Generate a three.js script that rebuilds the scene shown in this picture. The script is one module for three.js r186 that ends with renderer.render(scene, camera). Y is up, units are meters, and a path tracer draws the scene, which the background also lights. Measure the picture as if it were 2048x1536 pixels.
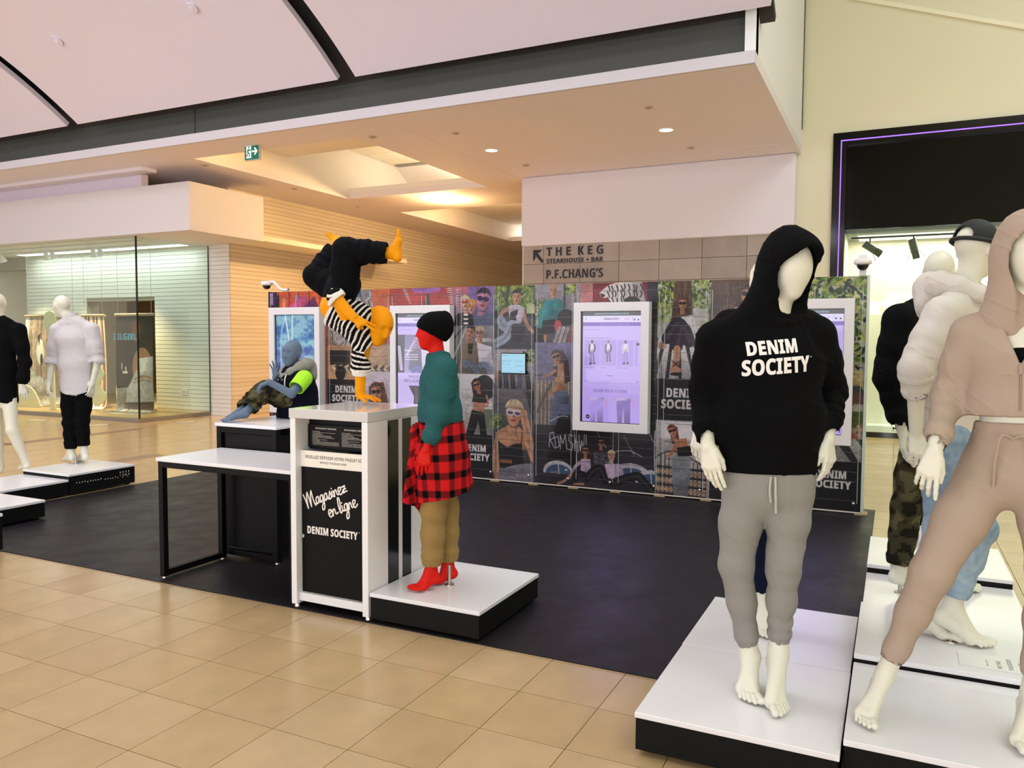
import * as THREE from 'three';
import { RoundedBoxGeometry } from 'three/addons/geometries/RoundedBoxGeometry.js';
import { mergeGeometries } from 'three/addons/utils/BufferGeometryUtils.js';
import { RectAreaLightUniformsLib } from 'three/addons/lights/RectAreaLightUniformsLib.js';
import { TextGeometry } from 'three/addons/geometries/TextGeometry.js';
import { FontLoader } from 'three/addons/loaders/FontLoader.js';

// ------------------------------------------------------------------ camera, light, exposure
const scene = new THREE.Scene();
scene.background = new THREE.Color(0x000000);
const D2R = Math.PI / 180;
const camera = new THREE.PerspectiveCamera(51.736, 2048 / 1536, 0.05, 80);
camera.position.set(0, 1.6, 0);
camera.rotation.set(-3.23 * D2R, 25.82 * D2R, 0.3 * D2R, 'YXZ');
const renderer = new THREE.WebGLRenderer({ antialias: true });
renderer.toneMapping = THREE.LinearToneMapping;
renderer.toneMappingExposure = 1.0;
renderer.shadowMap.enabled = true;
RectAreaLightUniformsLib.init();
const glow = (color, k) => new THREE.MeshStandardMaterial({ color: 0x000000, emissive: color, emissiveIntensity: k, roughness: 1 });
// a glowing panel facing along dir with an area light of the same size just in front of it
function panelLight(name, label, [x, y, z], w, h, dir, color, power, seen, parent) {
  const g = new THREE.Mesh(new THREE.BoxGeometry(w, h, 0.02), glow(color, seen));
  const to = new THREE.Vector3(x, y, z).addScaledVector(new THREE.Vector3(...dir), 1);
  g.position.set(x, y, z); g.lookAt(to); g.name = numbered(name);
  if (label) g.userData = { label, category: 'light' }; else g.userData = { kind: 'structure' };
  scene.add(g);
  const l = new THREE.RectAreaLight(color, power, w, h);
  l.position.set(x + dir[0] * 0.02, y + dir[1] * 0.02, z + dir[2] * 0.02); l.lookAt(to);
  scene.add(l);
  return g;
}
const used = {};
function numbered(n) { used[n] = (used[n] || 0) + 1; return used[n] === 1 ? n : n + '_' + String(used[n] - 1).padStart(3, '0'); }
// daylight of the concourse: the luminous skylight at the crown of the vault and the one over the court on the right;
// opposite the stand, unseen window panels and a cove strip added as front fill
const DAY = new THREE.Color(0.98, 0.95, 1.0), COURT = new THREE.Color(0.95, 1.0, 0.93), WARM = new THREE.Color(1.0, 0.62, 0.22), CREAM = new THREE.Color(1.0, 0.86, 0.6), FILL = new THREE.Color(0.95, 0.94, 1.0);
panelLight('skylight_vault', null, [-9.0, 6.36, -4.2], 14.5, 2.2, [0, -1, 0], DAY, 2.4, 2);
panelLight('skylight_court', null, [4.2, 8.9, -4.6], 5.5, 12, [0, -1, 0], COURT, 1.55, 1.5);
for (const [x, w] of [[-14.2, 4.6], [-8.4, 5.2], [-2.4, 5.0], [4.2, 6.0]]) panelLight('added_window_fill', null, [x, 1.75, 5.33], w, 2.7, [0, 0, -1], FILL, 3.6, 1.5);  // glowing panels added behind the viewer to fill the stand from the front
panelLight('unseen_cove_light', null, [-9.0, 4.92, 0.62], 14.5, 0.3, [0, 0.6, -0.8], new THREE.Color(0.84, 0.9, 1.0), 12, 2);  // unseen strip added to brighten the vault and the fronts of the figures
panelLight('unseen_cove_light', null, [-8.3, 4.78, -15.0], 1.7, 1.5, [0, 1, 0], CREAM, 5, 3);
panelLight('skylight_passage', null, [-9.1, 5.06, -24.2], 2.4, 3.4, [0, -1, 0], CREAM, 5.0, 2);

// ------------------------------------------------------------------ helpers
function rng(seed) { let a = seed >>> 0; return () => { a = (a + 0x6D2B79F5) >>> 0; let t = a; t = Math.imul(t ^ (t >>> 15), t | 1); t ^= t + Math.imul(t ^ (t >>> 7), t | 61); return ((t ^ (t >>> 14)) >>> 0) / 4294967296; }; }
const std = (color, roughness = 0.6, extra = {}) => new THREE.MeshStandardMaterial({ color, roughness, ...extra });
function mesh(name, geo, mat, parent = scene, pos) {
  const m = new THREE.Mesh(geo, mat); m.name = parent === scene ? numbered(name) : name;
  m.castShadow = m.receiveShadow = true; if (pos) m.position.set(...pos);
  parent.add(m); return m;
}
function part(name, geo, mat, parent, pos) {
  const n = parent.children.filter((c) => c.userData.stem === name).length;
  const m = mesh(n ? name + '_' + String(n).padStart(3, '0') : name, geo, mat, parent, pos); m.userData.stem = name; return m;
}
function thing(name, label, category, pos = [0, 0, 0], group) {
  const o = new THREE.Group(); o.name = numbered(name); o.position.set(...pos); o.userData = { label, category };
  if (group) o.userData.group = group; scene.add(o); return o;
}
function struct(name, geo, mat) { const m = mesh(name, geo, mat); m.userData.kind = 'structure'; return m; }
function tag(o, label, category, group) { o.userData.label = label; o.userData.category = category; if (group) o.userData.group = group; return o; }
// box from bounds, uv in metres, optional rounded edge
function box(x0, x1, y0, y1, z0, z1, r = 0) {
  const w = x1 - x0, h = y1 - y0, d = z1 - z0;
  const g = r ? new RoundedBoxGeometry(w, h, d, 2, r) : new THREE.BoxGeometry(w, h, d);
  g.translate((x0 + x1) / 2, (y0 + y1) / 2, (z0 + z1) / 2);
  const p = g.attributes.position, n = g.attributes.normal, u = g.attributes.uv;
  for (let i = 0; i < p.count; i++) {
    const ax = Math.abs(n.getX(i)), ay = Math.abs(n.getY(i)), az = Math.abs(n.getZ(i));
    if (ay >= ax && ay >= az) u.setXY(i, p.getX(i), p.getZ(i)); else if (ax >= az) u.setXY(i, p.getZ(i), p.getY(i)); else u.setXY(i, p.getX(i), p.getY(i));
  }
  return g;
}
const merge = (list) => mergeGeometries(list.map((g) => { const q = g.index ? g.toNonIndexed() : g; for (const k of Object.keys(q.attributes)) if (!['position', 'normal', 'uv'].includes(k)) q.deleteAttribute(k); return q; }));
const cyl = (r0, r1, h, n = 24) => new THREE.CylinderGeometry(r0, r1, h, n);
function canvasTex(w, h, draw, rep) {
  const c = document.createElement('canvas'); c.width = w; c.height = h;
  const g = c.getContext('2d'); draw(g, w, h);
  const t = new THREE.CanvasTexture(c); t.colorSpace = THREE.SRGBColorSpace; t.magFilter = THREE.LinearFilter; t.anisotropy = 8;
  if (rep) t.wrapS = t.wrapT = THREE.RepeatWrapping;
  return t;
}
// value noise in 3D
const HASH = new Float32Array(4096); { const r = rng(77); for (let i = 0; i < 4096; i++) HASH[i] = r() * 2 - 1; }
const hsh = (i, j, k) => HASH[(Math.imul(i, 73856093) ^ Math.imul(j, 19349663) ^ Math.imul(k, 83492791)) & 4095];
function noise(x, y, z) {
  const i = Math.floor(x), j = Math.floor(y), k = Math.floor(z); let u = x - i, v = y - j, w = z - k;
  u = u * u * (3 - 2 * u); v = v * v * (3 - 2 * v); w = w * w * (3 - 2 * w);
  const a = hsh(i, j, k), b = hsh(i + 1, j, k), c = hsh(i, j + 1, k), d = hsh(i + 1, j + 1, k), e = hsh(i, j, k + 1), f = hsh(i + 1, j, k + 1), g = hsh(i, j + 1, k + 1), h = hsh(i + 1, j + 1, k + 1);
  const p = a + (b - a) * u, q = c + (d - c) * u, r = e + (f - e) * u, s = g + (h - g) * u, m = p + (q - p) * v, n = r + (s - r) * v;
  return m + (n - m) * w;
}
// mottled tileable grey map used as colour grain (mean near 1)
function mottle(size, lo, hi, seed, f0 = 4) {
  const data = new Uint8Array(size * size * 4), r = rng(seed), grid = {};
  const lat = (f) => grid[f] || (grid[f] = Float32Array.from({ length: f * f }, () => r())), ph = Array.from({ length: 10 }, () => r());
  for (let y = 0; y < size; y++) for (let x = 0; x < size; x++) {
    let s = 0, a = 0.5, t = 0;
    for (let o = 0, f = f0; o < 5; o++, f *= 2, a *= 0.6) {
      const L = lat(f), px = (x / size + ph[o]) % 1 * f, py = (y / size + ph[o + 5]) % 1 * f, i = px | 0, j = py | 0; let u = px - i, v = py - j; u = u * u * (3 - 2 * u); v = v * v * (3 - 2 * v);
      const A = L[j * f + i], B = L[j * f + (i + 1) % f], C = L[((j + 1) % f) * f + i], D = L[((j + 1) % f) * f + (i + 1) % f];
      s += a * (A + (B - A) * u + (C - A) * v + (A - B - C + D) * u * v); t += a;
    }
    const c = Math.round(255 * (lo + (hi - lo) * s / t)), q = (y * size + x) * 4; data[q] = data[q + 1] = data[q + 2] = c; data[q + 3] = 255;
  }
  const tx = new THREE.DataTexture(data, size, size); tx.wrapS = tx.wrapT = THREE.RepeatWrapping; tx.magFilter = THREE.LinearFilter; tx.minFilter = THREE.LinearMipmapLinearFilter; tx.generateMipmaps = true; tx.colorSpace = THREE.SRGBColorSpace; tx.needsUpdate = true;
  return tx;
}
const grain = mottle(512, 0.9, 1.0, 5), roughTex = mottle(256, 0.75, 1.0, 9);
const M = {
  white: std(0xe9e6e4, 0.7), whiteCool: std(0xe6e2ee, 0.7), vault: std(0xe0daea, 0.8), cream: std(0xe4e0c6, 0.75), dark: std(0x4c4f4c, 0.7), gap: std(0x3a3838, 0.8),
  blackMat: new THREE.MeshPhysicalMaterial({ color: 0x090a0a, roughness: 0.55, specularIntensity: 0.35 }), blackGloss: std(0x050606, 0.12), lam: std(0xe8e8e8, 0.25), lamTop: std(0xe4e5e8, 0.2), steel: std(0xb8b4ac, 0.3, { metalness: 1 }),
  brick: std(0xe6e0de, 0.55), stone: std(0xa5988e, 0.6, { map: grain }), blackFrame: new THREE.MeshPhysicalMaterial({ color: 0x060607, roughness: 0.5, specularIntensity: 0.3 }), chrome: std(0xd0d0d0, 0.2, { metalness: 1 }), soffit: std(0xe6dfe6, 0.8),
};
const glass = new THREE.MeshPhysicalMaterial({ color: 0xf2fbf8, transmission: 1, thickness: 0, roughness: 0, ior: 1.5 });

// ------------------------------------------------------------------ floor
const floor = struct('floor', box(-20, 9, -0.12, -0.012, -27, 7), std(0x4a3a26, 0.9));
const TX = 0.3786, TZ = 0.3815, gx = (i) => -1.12 + TX * i, gz = (j) => -2.043 - TZ * j;
const tileMats = [0xc2a87e, 0xbfa579, 0xc5ab82, 0xbda278].map((c) => std(c, 0.3, { map: grain, roughnessMap: roughTex }));
{
  const r = rng(3);
  const vars = [0, 1, 2, 3, 4].map((k) => { const g = box(0, TX - 0.0035, -0.012, 0, 0, TZ - 0.0035); const u = g.attributes.uv; for (let i = 0; i < u.count; i++) u.setXY(i, u.getX(i) * 1.3 + k * 0.37, u.getY(i) * 1.3 + k * 0.59); return g; });
  const put = (i, j) => part('tile', vars[(r() * 5) | 0], tileMats[(r() * 4) | 0], floor, [gx(i) + 0.00175, 0, gz(j + 1) + 0.00175]);
  for (let j = -3; j <= 4; j++) for (let i = -14; i <= 4; i++) put(i, j);
  for (let j = 9; j <= 30; j++) for (let i = 2; i <= 7; i++) put(i, j);
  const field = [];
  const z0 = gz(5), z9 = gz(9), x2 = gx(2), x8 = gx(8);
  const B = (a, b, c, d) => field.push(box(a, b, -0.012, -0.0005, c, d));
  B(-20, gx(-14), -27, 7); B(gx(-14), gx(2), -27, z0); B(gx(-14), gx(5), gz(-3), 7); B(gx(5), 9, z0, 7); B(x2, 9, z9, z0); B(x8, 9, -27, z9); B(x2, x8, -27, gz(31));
  const f = part('lit_tile_field', merge(field), std(0xdfbf8c, 0.22, { map: grain, roughnessMap: roughTex }), floor); f.userData.kind = 'stuff';  // brighter than the tiles: warm glow of the far floor put into the colour
}
for (const [x0, x1, z0, z1] of [[-18, -11.82, -7.35, -7.12], [-11.98, -11.74, -9.6, -7.1], [-9.16, -8.9, -7.6, -5.9]]) struct('trim', box(x0, x1, -0.001, 0.001, z0, z1), std(0x9c7f60, 0.35));
for (const [x, z, w] of [[-14.75, -9.64, 'left of the three'], [-13.0, -9.62, 'middle of the three'], [-12.09, -10.78, 'beside the glass corner']]) {
  const t = thing('floor_light', `flush round glass uplight set in the floor, ${w}`, 'light', [x, 0, z]);
  part('rim', new THREE.TorusGeometry(0.19, 0.01, 8, 40).rotateX(Math.PI / 2).scale(1, 0.4, 1), M.steel, t, [0, 0.002, 0]); part('lens', cyl(0.185, 0.185, 0.004, 40), std(0xefd6b4, 0.15), t, [0, 0.001, 0]);
}

// ------------------------------------------------------------------ ceiling: soffit, vault, beam
const SY = 4.6, soffit = M.soffit;
{
  const s = [];
  const B = (a, b, c, d) => s.push(box(a, b, SY, SY + 0.13, c, d));
  B(-20, -6.4, -9.8, -9.05); B(-6.4, -1.46, -9.689, -9.05); B(-20, -10.7, -27, -9.8); B(-10.7, -7.35, -15.96, -14.0); B(-10.7, -7.35, -27, -22);
  B(-7.35, -6.4, -27, -9.8); B(-6.4, -1.46, -27, -13.57);
  const c = struct('ceiling', merge(s), soffit);
  // the gypsum board over the stone wall is let in with an open shadow joint
  part('panel', box(-6.394, -1.46, SY, SY + 0.13, -13.565, -9.695), soffit, c);
  part('access_hatch', box(-2.24, -1.66, SY - 0.006, SY + 0.01, -13.2, -12.82, 0.003), soffit, c);
}
struct('trim', box(-20, -1.46, SY, SY + 0.135, -9.05, -9.0), std(0xcfcbd2, 0.7));
struct('beam', box(-20, -1.58, SY + 0.13, 5.45, -9.35, -9.2), M.dark);
for (const x of [-10.0]) struct('trim', box(x - 0.006, x + 0.006, 4.74, 5.3, -9.2, -9.19), M.gap);
// walls of the light well over the passage
struct('wall_well_left', box(-10.85, -10.7, SY + 0.13, 5.9, -27, -9.7), M.white); struct('wall_well_right', box(-7.35, -7.2, SY + 0.13, 5.9, -27, -9.7), M.white);
struct('wall_well_front', box(-10.85, -7.2, SY + 0.13, 5.2, -9.8, -9.65), M.white);
struct('ceiling_recess', box(-10.85, -7.2, 5.1, 5.9, -12.1, -9.65), M.white);
{
  const c = struct('ceiling_well', box(-10.85, -7.2, 5.68, 5.8, -15.75, -12.1), M.white);
  for (let i = 0; i < 5; i++) for (let j = 0; j < 6; j++) part('ceiling_tile', box(-10.68 + i * 0.66, -10.68 + i * 0.66 + 0.645, 5.635, 5.68, -12.1 - (j + 1) * 0.6, -12.1 - j * 0.6 - 0.015), std(0xeae2cf, 0.9), c);
  part('air_diffuser', box(-10.6, -7.4, 5.6, 5.64, -15.75, -15.6), std(0x8e8c86, 0.5), c);
}
{ const g = box(-10.7, -7.35, 0, 0.1, -1.2, 0); g.rotateX(-0.5); g.translate(0, 5.63, -15.75); struct('ceiling_slope', g, M.white); }
struct('ceiling_passage', box(-10.85, -7.2, 5.1, 5.25, -27, -16.6), M.white);
struct('beam', box(-10.7, -7.35, SY + 0.13, SY + 0.22, -14.06, -14.0), M.white);
// the vaulted ceiling: curved white panels hung under a dark deck with open gaps between them
const VR = 8, VCZ = -4.2, VCY = -1.45;
function arc(x0, x1, r, t, a0, a1, n = 26) {
  const s = new THREE.Shape(); for (let i = 0; i <= n; i++) { const a = a0 + (a1 - a0) * i / n; s[i ? 'lineTo' : 'moveTo'](Math.sin(a) * r, Math.cos(a) * r); }
  for (let i = n; i >= 0; i--) { const a = a0 + (a1 - a0) * i / n; s.lineTo(Math.sin(a) * (r + t), Math.cos(a) * (r + t)); }
  const g = new THREE.ExtrudeGeometry(s, { depth: x1 - x0, bevelEnabled: false, curveSegments: 1 }); g.rotateY(-Math.PI / 2); g.translate(x1, VCY, VCZ);
  const p = g.attributes.position; let mx = -1e9; for (let i = 0; i < p.count; i++) mx = Math.max(mx, p.getX(i)); g.translate(x1 - mx, 0, 0);
  return g;
}
const vault = struct('ceiling_vault', arc(-20, -1.3, VR + 0.3, 0.1, -0.66, 0.66), M.gap);
const A1 = 0.613, A0 = 0.135;
for (const [a, b] of [[-6.61, -1.28], [-12.22, -6.9], [-17.8, -12.49], [-20, -18.1]]) { part('panel', arc(a, b, VR, 0.08, -A1, -A0), M.vault, vault); part('panel', arc(a, b, VR, 0.08, A0, A1), M.vault, vault); }
for (const [px, az] of [[-10.86, -0.431], [-8.22, -0.431]]) {
  const t = thing('smoke_detector', px < -10 ? 'small round sensor on the vaulted ceiling nearer the left edge' : 'small round sensor on the vaulted ceiling beside the dark gap', 'sensor', [px, VCY + Math.cos(az) * VR, VCZ + Math.sin(az) * VR]);
  t.rotation.x = az; part('cover', cyl(0.07, 0.08, 0.03), M.vault, t, [0, -0.015, 0]); part('lens', cyl(0.03, 0.03, 0.02), M.whiteCool, t, [0, -0.03, 0]);
}
// outer shell and the side of the concourse behind the viewer
struct('wall_outer_left', box(-20.3, -20, -0.1, 9.6, -27, 7), M.white); struct('wall_outer_right', box(9, 9.3, -0.1, 9.6, -27, 7), M.cream);
struct('wall_rear', box(-20, 9, -0.1, 9.6, 5.4, 5.7), M.cream); struct('ceiling_outer', box(-20.3, 9.3, 9.3, 9.6, -27.3, 7), M.white);
struct('wall_end', box(-20, 9, -0.1, 9.6, -27.3, -27), M.cream); struct('ceiling_rear', box(-20, -1.3, 4.6, 4.8, 0.5, 5.4), soffit); struct('beam', box(-20, -1.3, 4.6, 5.6, 0.75, 0.95), M.dark);
// bulkhead side wall and the cream wall of the court
struct('wall_bulkhead', merge([box(-1.56, -1.46, SY + 0.13, 9.3, -13.65, -9.05), box(-1.58, -1.46, SY + 0.13, 9.3, -9.2, -9.05)]), std(0xebecee, 0.7));
struct('wall_bulkhead_front', box(-6.36, -1.52, 3.33, SY, -13.8, -13.5, 0.03), M.whiteCool);
struct('wall_court', merge([box(-1.53, -0.98, 0, 4.86, -13.95, -13.65), box(-1.53, 9, 4.86, 9.3, -13.95, -13.65), box(6, 9, 0, 4.86, -13.95, -13.65)]), M.cream);
struct('trim', box(-1.465, -1.45, 4.98, 9.3, -13.645, -13.6), M.gap);
{ const g = box(0, 8, -0.03, 0.03, 0, 0.04); g.rotateZ(-0.345); g.translate(-0.8, 6.93, -13.65); struct('trim', g, std(0xf3efd6, 0.6)); }

// ------------------------------------------------------------------ stone wall with lettering
{
  const w = struct('wall_stone', box(-6.33, -1.5, 0, 3.4, -13.9, -13.57), std(0x5c5048, 0.9));
  const tm = [0xb0a49c, 0xaa9e96, 0xb4a8a0, 0xa79b94].map((c) => std(c, 0.5, { map: grain })), r = rng(11), xs = [-6.33, -5.92, -5.2, -4.465, -3.74, -3.0, -2.26, -1.5];
  for (let j = 0; j < 5; j++) for (let i = 0; i < 7; i++) part('stone_tile', box(xs[i] + 0.004, xs[i + 1] - 0.004, 3.355 - (j + 1) * 0.36 + 0.004, Math.min(3.355 - j * 0.36 - 0.004, 3.35), -13.57, -13.556 + r() * 0.002), tm[(r() * 4) | 0], w);
  struct('trim', box(-6.352, -6.33, 0, 3.33, -13.9, -13.55), std(0xe8e2da, 0.5));
}
const font = await new FontLoader().loadAsync('fonts/droid/droid_sans_bold.typeface.json');
function letters(str, size, depth = 0.012) { const g = new TextGeometry(str, { font, size, depth, curveSegments: 6 }); g.computeBoundingBox(); return g; }
function fitText(str, x0, x1, y0, y1, z, depth = 0.012) { const g = letters(str, 1, depth), b = g.boundingBox; g.translate(-b.min.x, -b.min.y, 0); g.scale((x1 - x0) / (b.max.x - b.min.x), (y1 - y0) / (b.max.y - b.min.y), 1); g.translate(x0, y0, z); return g; }
{
  const ink = std(0x1c1526, 0.5), zf = -13.555;
  const t = thing('wayfinding_sign', 'dark restaurant directory lettering with an arrow on the stone tiled wall', 'sign', [0, 0, 0]);
  part('lettering', fitText('T H E  K E G', -5.86, -4.76, 3.135, 3.295, zf), ink, t);
  part('lettering', fitText('STEAKHOUSE + BAR', -5.86, -4.76, 3.005, 3.085, zf), ink, t);
  part('lettering', fitText('P.F.CHANG\u2019S', -5.86, -4.76, 2.72, 2.885, zf), ink, t);
  part('lettering', fitText('L A  C A G E', -5.86, -4.76, 2.42, 2.585, zf), ink, t);
  const s = new THREE.Shape(); [[0, 0.2], [0.17, 0.2], [0.12, 0.155], [0.075, 0.155], [0.2, 0.03], [0.165, -0.005], [0.042, 0.12], [0.042, 0.07], [0, 0.03]].forEach(([x, y], i) => s[i ? 'lineTo' : 'moveTo'](x * 1.05, y * 1.2));
  part('arrow', new THREE.ExtrudeGeometry(s, { depth: 0.012, bevelEnabled: false }).translate(-6.13, 3.02, zf), ink, t);
}

// ------------------------------------------------------------------ brick wall of the passage and the left shop
{
  const w = struct('wall_left', box(-12.5, -12.16, 0, SY, -27, -12.0), std(0xb8a78c, 0.9)), H = 0.0853;
  const bg = box(-12.17, -12.14, 0.002, H - 0.002, -27, -11.98, 0.003), bm = [0xe3d7bf, 0xdfd2b8, 0xe6dac3].map((c) => std(c, 0.5)), r = rng(21);
  for (let k = 0; k * H < SY - 0.02; k++) part('brick_course', bg, bm[(r() * 3) | 0], w, [0, k * H, 0]);
  const c = struct('wall_column', box(-12.75, -12.17, 0, SY, -12.3, -12.0), std(0xa8a09c, 0.9));
  const cg = box(-12.72, -12.14, 0.002, H - 0.002, -12.0, -11.975, 0.003);
  for (let k = 0; k * H < SY - 0.02; k++) part('brick_course', cg, M.brick, c, [0, k * H, 0]);
  // inner back wall of the shop window, with two openings into the shop
  const b = struct('wall_shop', merge([box(-14.3, -12.7, 0, 3.5, -12.3, -12.0), box(-16.5, -14.3, 2.4, 3.5, -12.3, -12.0), box(-18.6, -16.5, 0, 3.5, -12.3, -12.0), box(-20, -18.6, 3.2, 3.5, -12.3, -12.0)]), std(0xaaa49a, 0.9));
  const list = []; for (let k = 0; k * H < 3.45; k++) for (const [a, d, lo] of [[-14.3, -12.7, 0], [-16.5, -14.3, 2.4], [-18.6, -16.5, 0]]) if (k * H >= lo) list.push(box(a, d, k * H + 0.004, k * H + H - 0.004, -12.0, -11.98));
  const q = part('brick_course', merge(list), std(0xe2e2da, 0.5), b); q.userData.kind = 'stuff';
}
const shopFloor = struct('floor_shop', box(-20, -12.7, 0, 0.075, -12.0, -10.25), std(0x8b8378, 0.5));
part('display_floor', box(-20, -12.74, 0.075, 0.08, -12.0, -10.3), std(0xc9a36c, 0.3, { map: grain }), shopFloor);
struct('ceiling_shop', box(-20, -11.2, 3.5, 3.6, -17, -10.3), std(0xe8e2d2, 0.8));
struct('wall_shop_inner', box(-20, -12.3, 0, 3.5, -16, -15.8), std(0x6e5236, 0.7)); struct('floor_shop_inner', box(-20, -12.5, 0, 0.02, -15.8, -12.3), std(0xc9b08a, 0.4));
panelLight('shop_ceiling_light', null, [-15.5, 3.48, -13.6], 3, 1.4, [0, -1, 0], CREAM, 3, 2);
struct('fascia_shop', box(-20, -11.1, 3.47, 4.31, -11.85, -10.06), std(0xd9d5d8, 0.6));
struct('wall_shop_upper', box(-20, -12.4, 4.3, 4.56, -10.3, -10.15), std(0xd9d0e2, 0.7)); struct('trim', box(-20, -12.0, 4.54, SY, -10.15, -9.85), M.whiteCool);
{
  const xs = [-20, -17.75, -15.45, -14.08, -12.7];
  for (let i = 0; i < 4; i++) struct('window', box(xs[i] + 0.003, xs[i + 1] - 0.003, 0.075, 3.47, -10.262, -10.25), glass);
  struct('window', box(-12.712, -12.7, 0.075, 3.47, -11.95, -10.265), glass);
  struct('trim', box(-12.72, -12.695, 0.075, 3.47, -10.27, -10.245), std(0x0c1412, 0.3));
  struct('trim', box(-12.715, -12.698, 0.075, 3.47, -11.975, -11.955), std(0x43504c, 0.3));
}
panelLight('shop_ceiling_light', null, [-15.6, 3.47, -11.62], 5.2, 0.22, [0, -1, 0], new THREE.Color(0.97, 1, 0.97), 11, 2);
// track lights in the shop window
{
  const t = thing('light_track', 'white ceiling track rails inside the left shop window', 'light track');
  part('rail', box(-20, -13.2, 3.44, 3.465, -10.78, -10.74), M.white, t); part('rail', box(-20, -13.6, 3.44, 3.465, -11.28, -11.24), M.white, t);
  [[-17.98, 'leftmost of the white track spotlights in the left shop window'], [-16.25, 'middle white track spotlight in the left shop window'], [-14.75, 'white track spotlight nearest the glass corner of the left shop']].forEach(([x, label]) => {
    const s = thing('spotlight', label, 'spotlight', [x, 3.44, -10.95]);
    for (const dx of [-0.09, 0.09]) {
      const h = part('lamp_head', new THREE.LatheGeometry([[0, 0], [0.035, 0], [0.045, -0.07], [0.075, -0.17], [0.066, -0.17], [0.04, -0.06], [0, -0.05]].map(([a, b]) => new THREE.Vector2(a, b)), 20), M.white, s, [dx, -0.03, 0]);
      h.rotation.set(0.35, 0, dx * 2); part('lens', cyl(0.05, 0.05, 0.004, 20), glow(CREAM, 6), h, [0, -0.13, 0]);
    }
    part('stem', box(-0.1, 0.1, -0.035, 0, -0.02, 0.02), M.white, s);
    const l = new THREE.SpotLight(0xffe2b0, 38, 6, 0.75, 0.6, 2); l.position.set(x, 3.2, -10.95); l.target.position.set(x + 0.1, 0.2, -11.45); l.castShadow = true; l.shadow.radius = 3; scene.add(l, l.target);
  });
}
// ------------------------------------------------------------------ exit sign, downlights, sprinklers
{
  const t = thing('exit_sign', 'green running man exit sign hanging from the soffit', 'sign', [-9.165, 4.4, -9.56]);
  part('bracket', box(-0.15, 0.15, 0.255, 0.2, -0.03, 0.03), M.soffit, t); part('housing', box(-0.155, 0.155, -0.02, 0.25, -0.025, 0.015, 0.006), std(0xd8cfc0, 0.5), t);
  const tex = canvasTex(256, 200, (g, w, h) => {
    g.fillStyle = '#0c6a5c'; g.fillRect(0, 0, w, h); g.fillStyle = '#eafff8'; g.fillRect(26, 22, 92, 158);
    g.fillStyle = '#0c6a5c'; g.strokeStyle = '#0c6a5c'; g.lineWidth = 14; g.lineCap = 'round';
    g.beginPath(); g.arc(78, 46, 12, 0, 7); g.fill(); const L = (...p) => { g.beginPath(); p.forEach(([x, y], i) => g[i ? 'lineTo' : 'moveTo'](x, y)); g.stroke(); };
    L([72, 70], [62, 108], [86, 128], [82, 164]); L([62, 108], [50, 140], [28, 150]); L([70, 74], [94, 84], [108, 76]); L([70, 74], [46, 86], [40, 104]);
    g.strokeStyle = '#eafff8'; g.lineWidth = 22; L([138, 100], [214, 100]); L([182, 62], [220, 100], [182, 138]);
  });
  part('sign_face', new THREE.PlaneGeometry(0.29, 0.25).translate(0, 0.115, 0.017), new THREE.MeshStandardMaterial({ map: tex, emissiveMap: tex, emissive: 0xffffff, emissiveIntensity: 0.35, roughness: 0.5 }), t);
}
[[-5.87, -11.34, 'white recessed downlight nearer the middle of the soffit', 0xfff0e0, 26], [-3.04, -11.29, 'white recessed downlight near the corner edge of the soffit', 0xfff0e4, 26]].forEach(([x, z, label, c, pw]) => {
  const t = thing('downlight', label, 'light', [x, SY, z]);
  part('rim', new THREE.TorusGeometry(0.105, 0.01, 8, 32).rotateX(Math.PI / 2), M.white, t, [0, -0.004, 0]); part('lens', cyl(0.1, 0.1, 0.012, 32), glow(c, 2.2), t, [0, -0.004, 0]);
  const l = new THREE.SpotLight(c, pw, 9, 0.9, 0.6, 2); l.position.set(x, SY - 0.03, z); l.target.position.set(x, 0, z); l.castShadow = true; l.shadow.radius = 6; scene.add(l, l.target);
});
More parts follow.
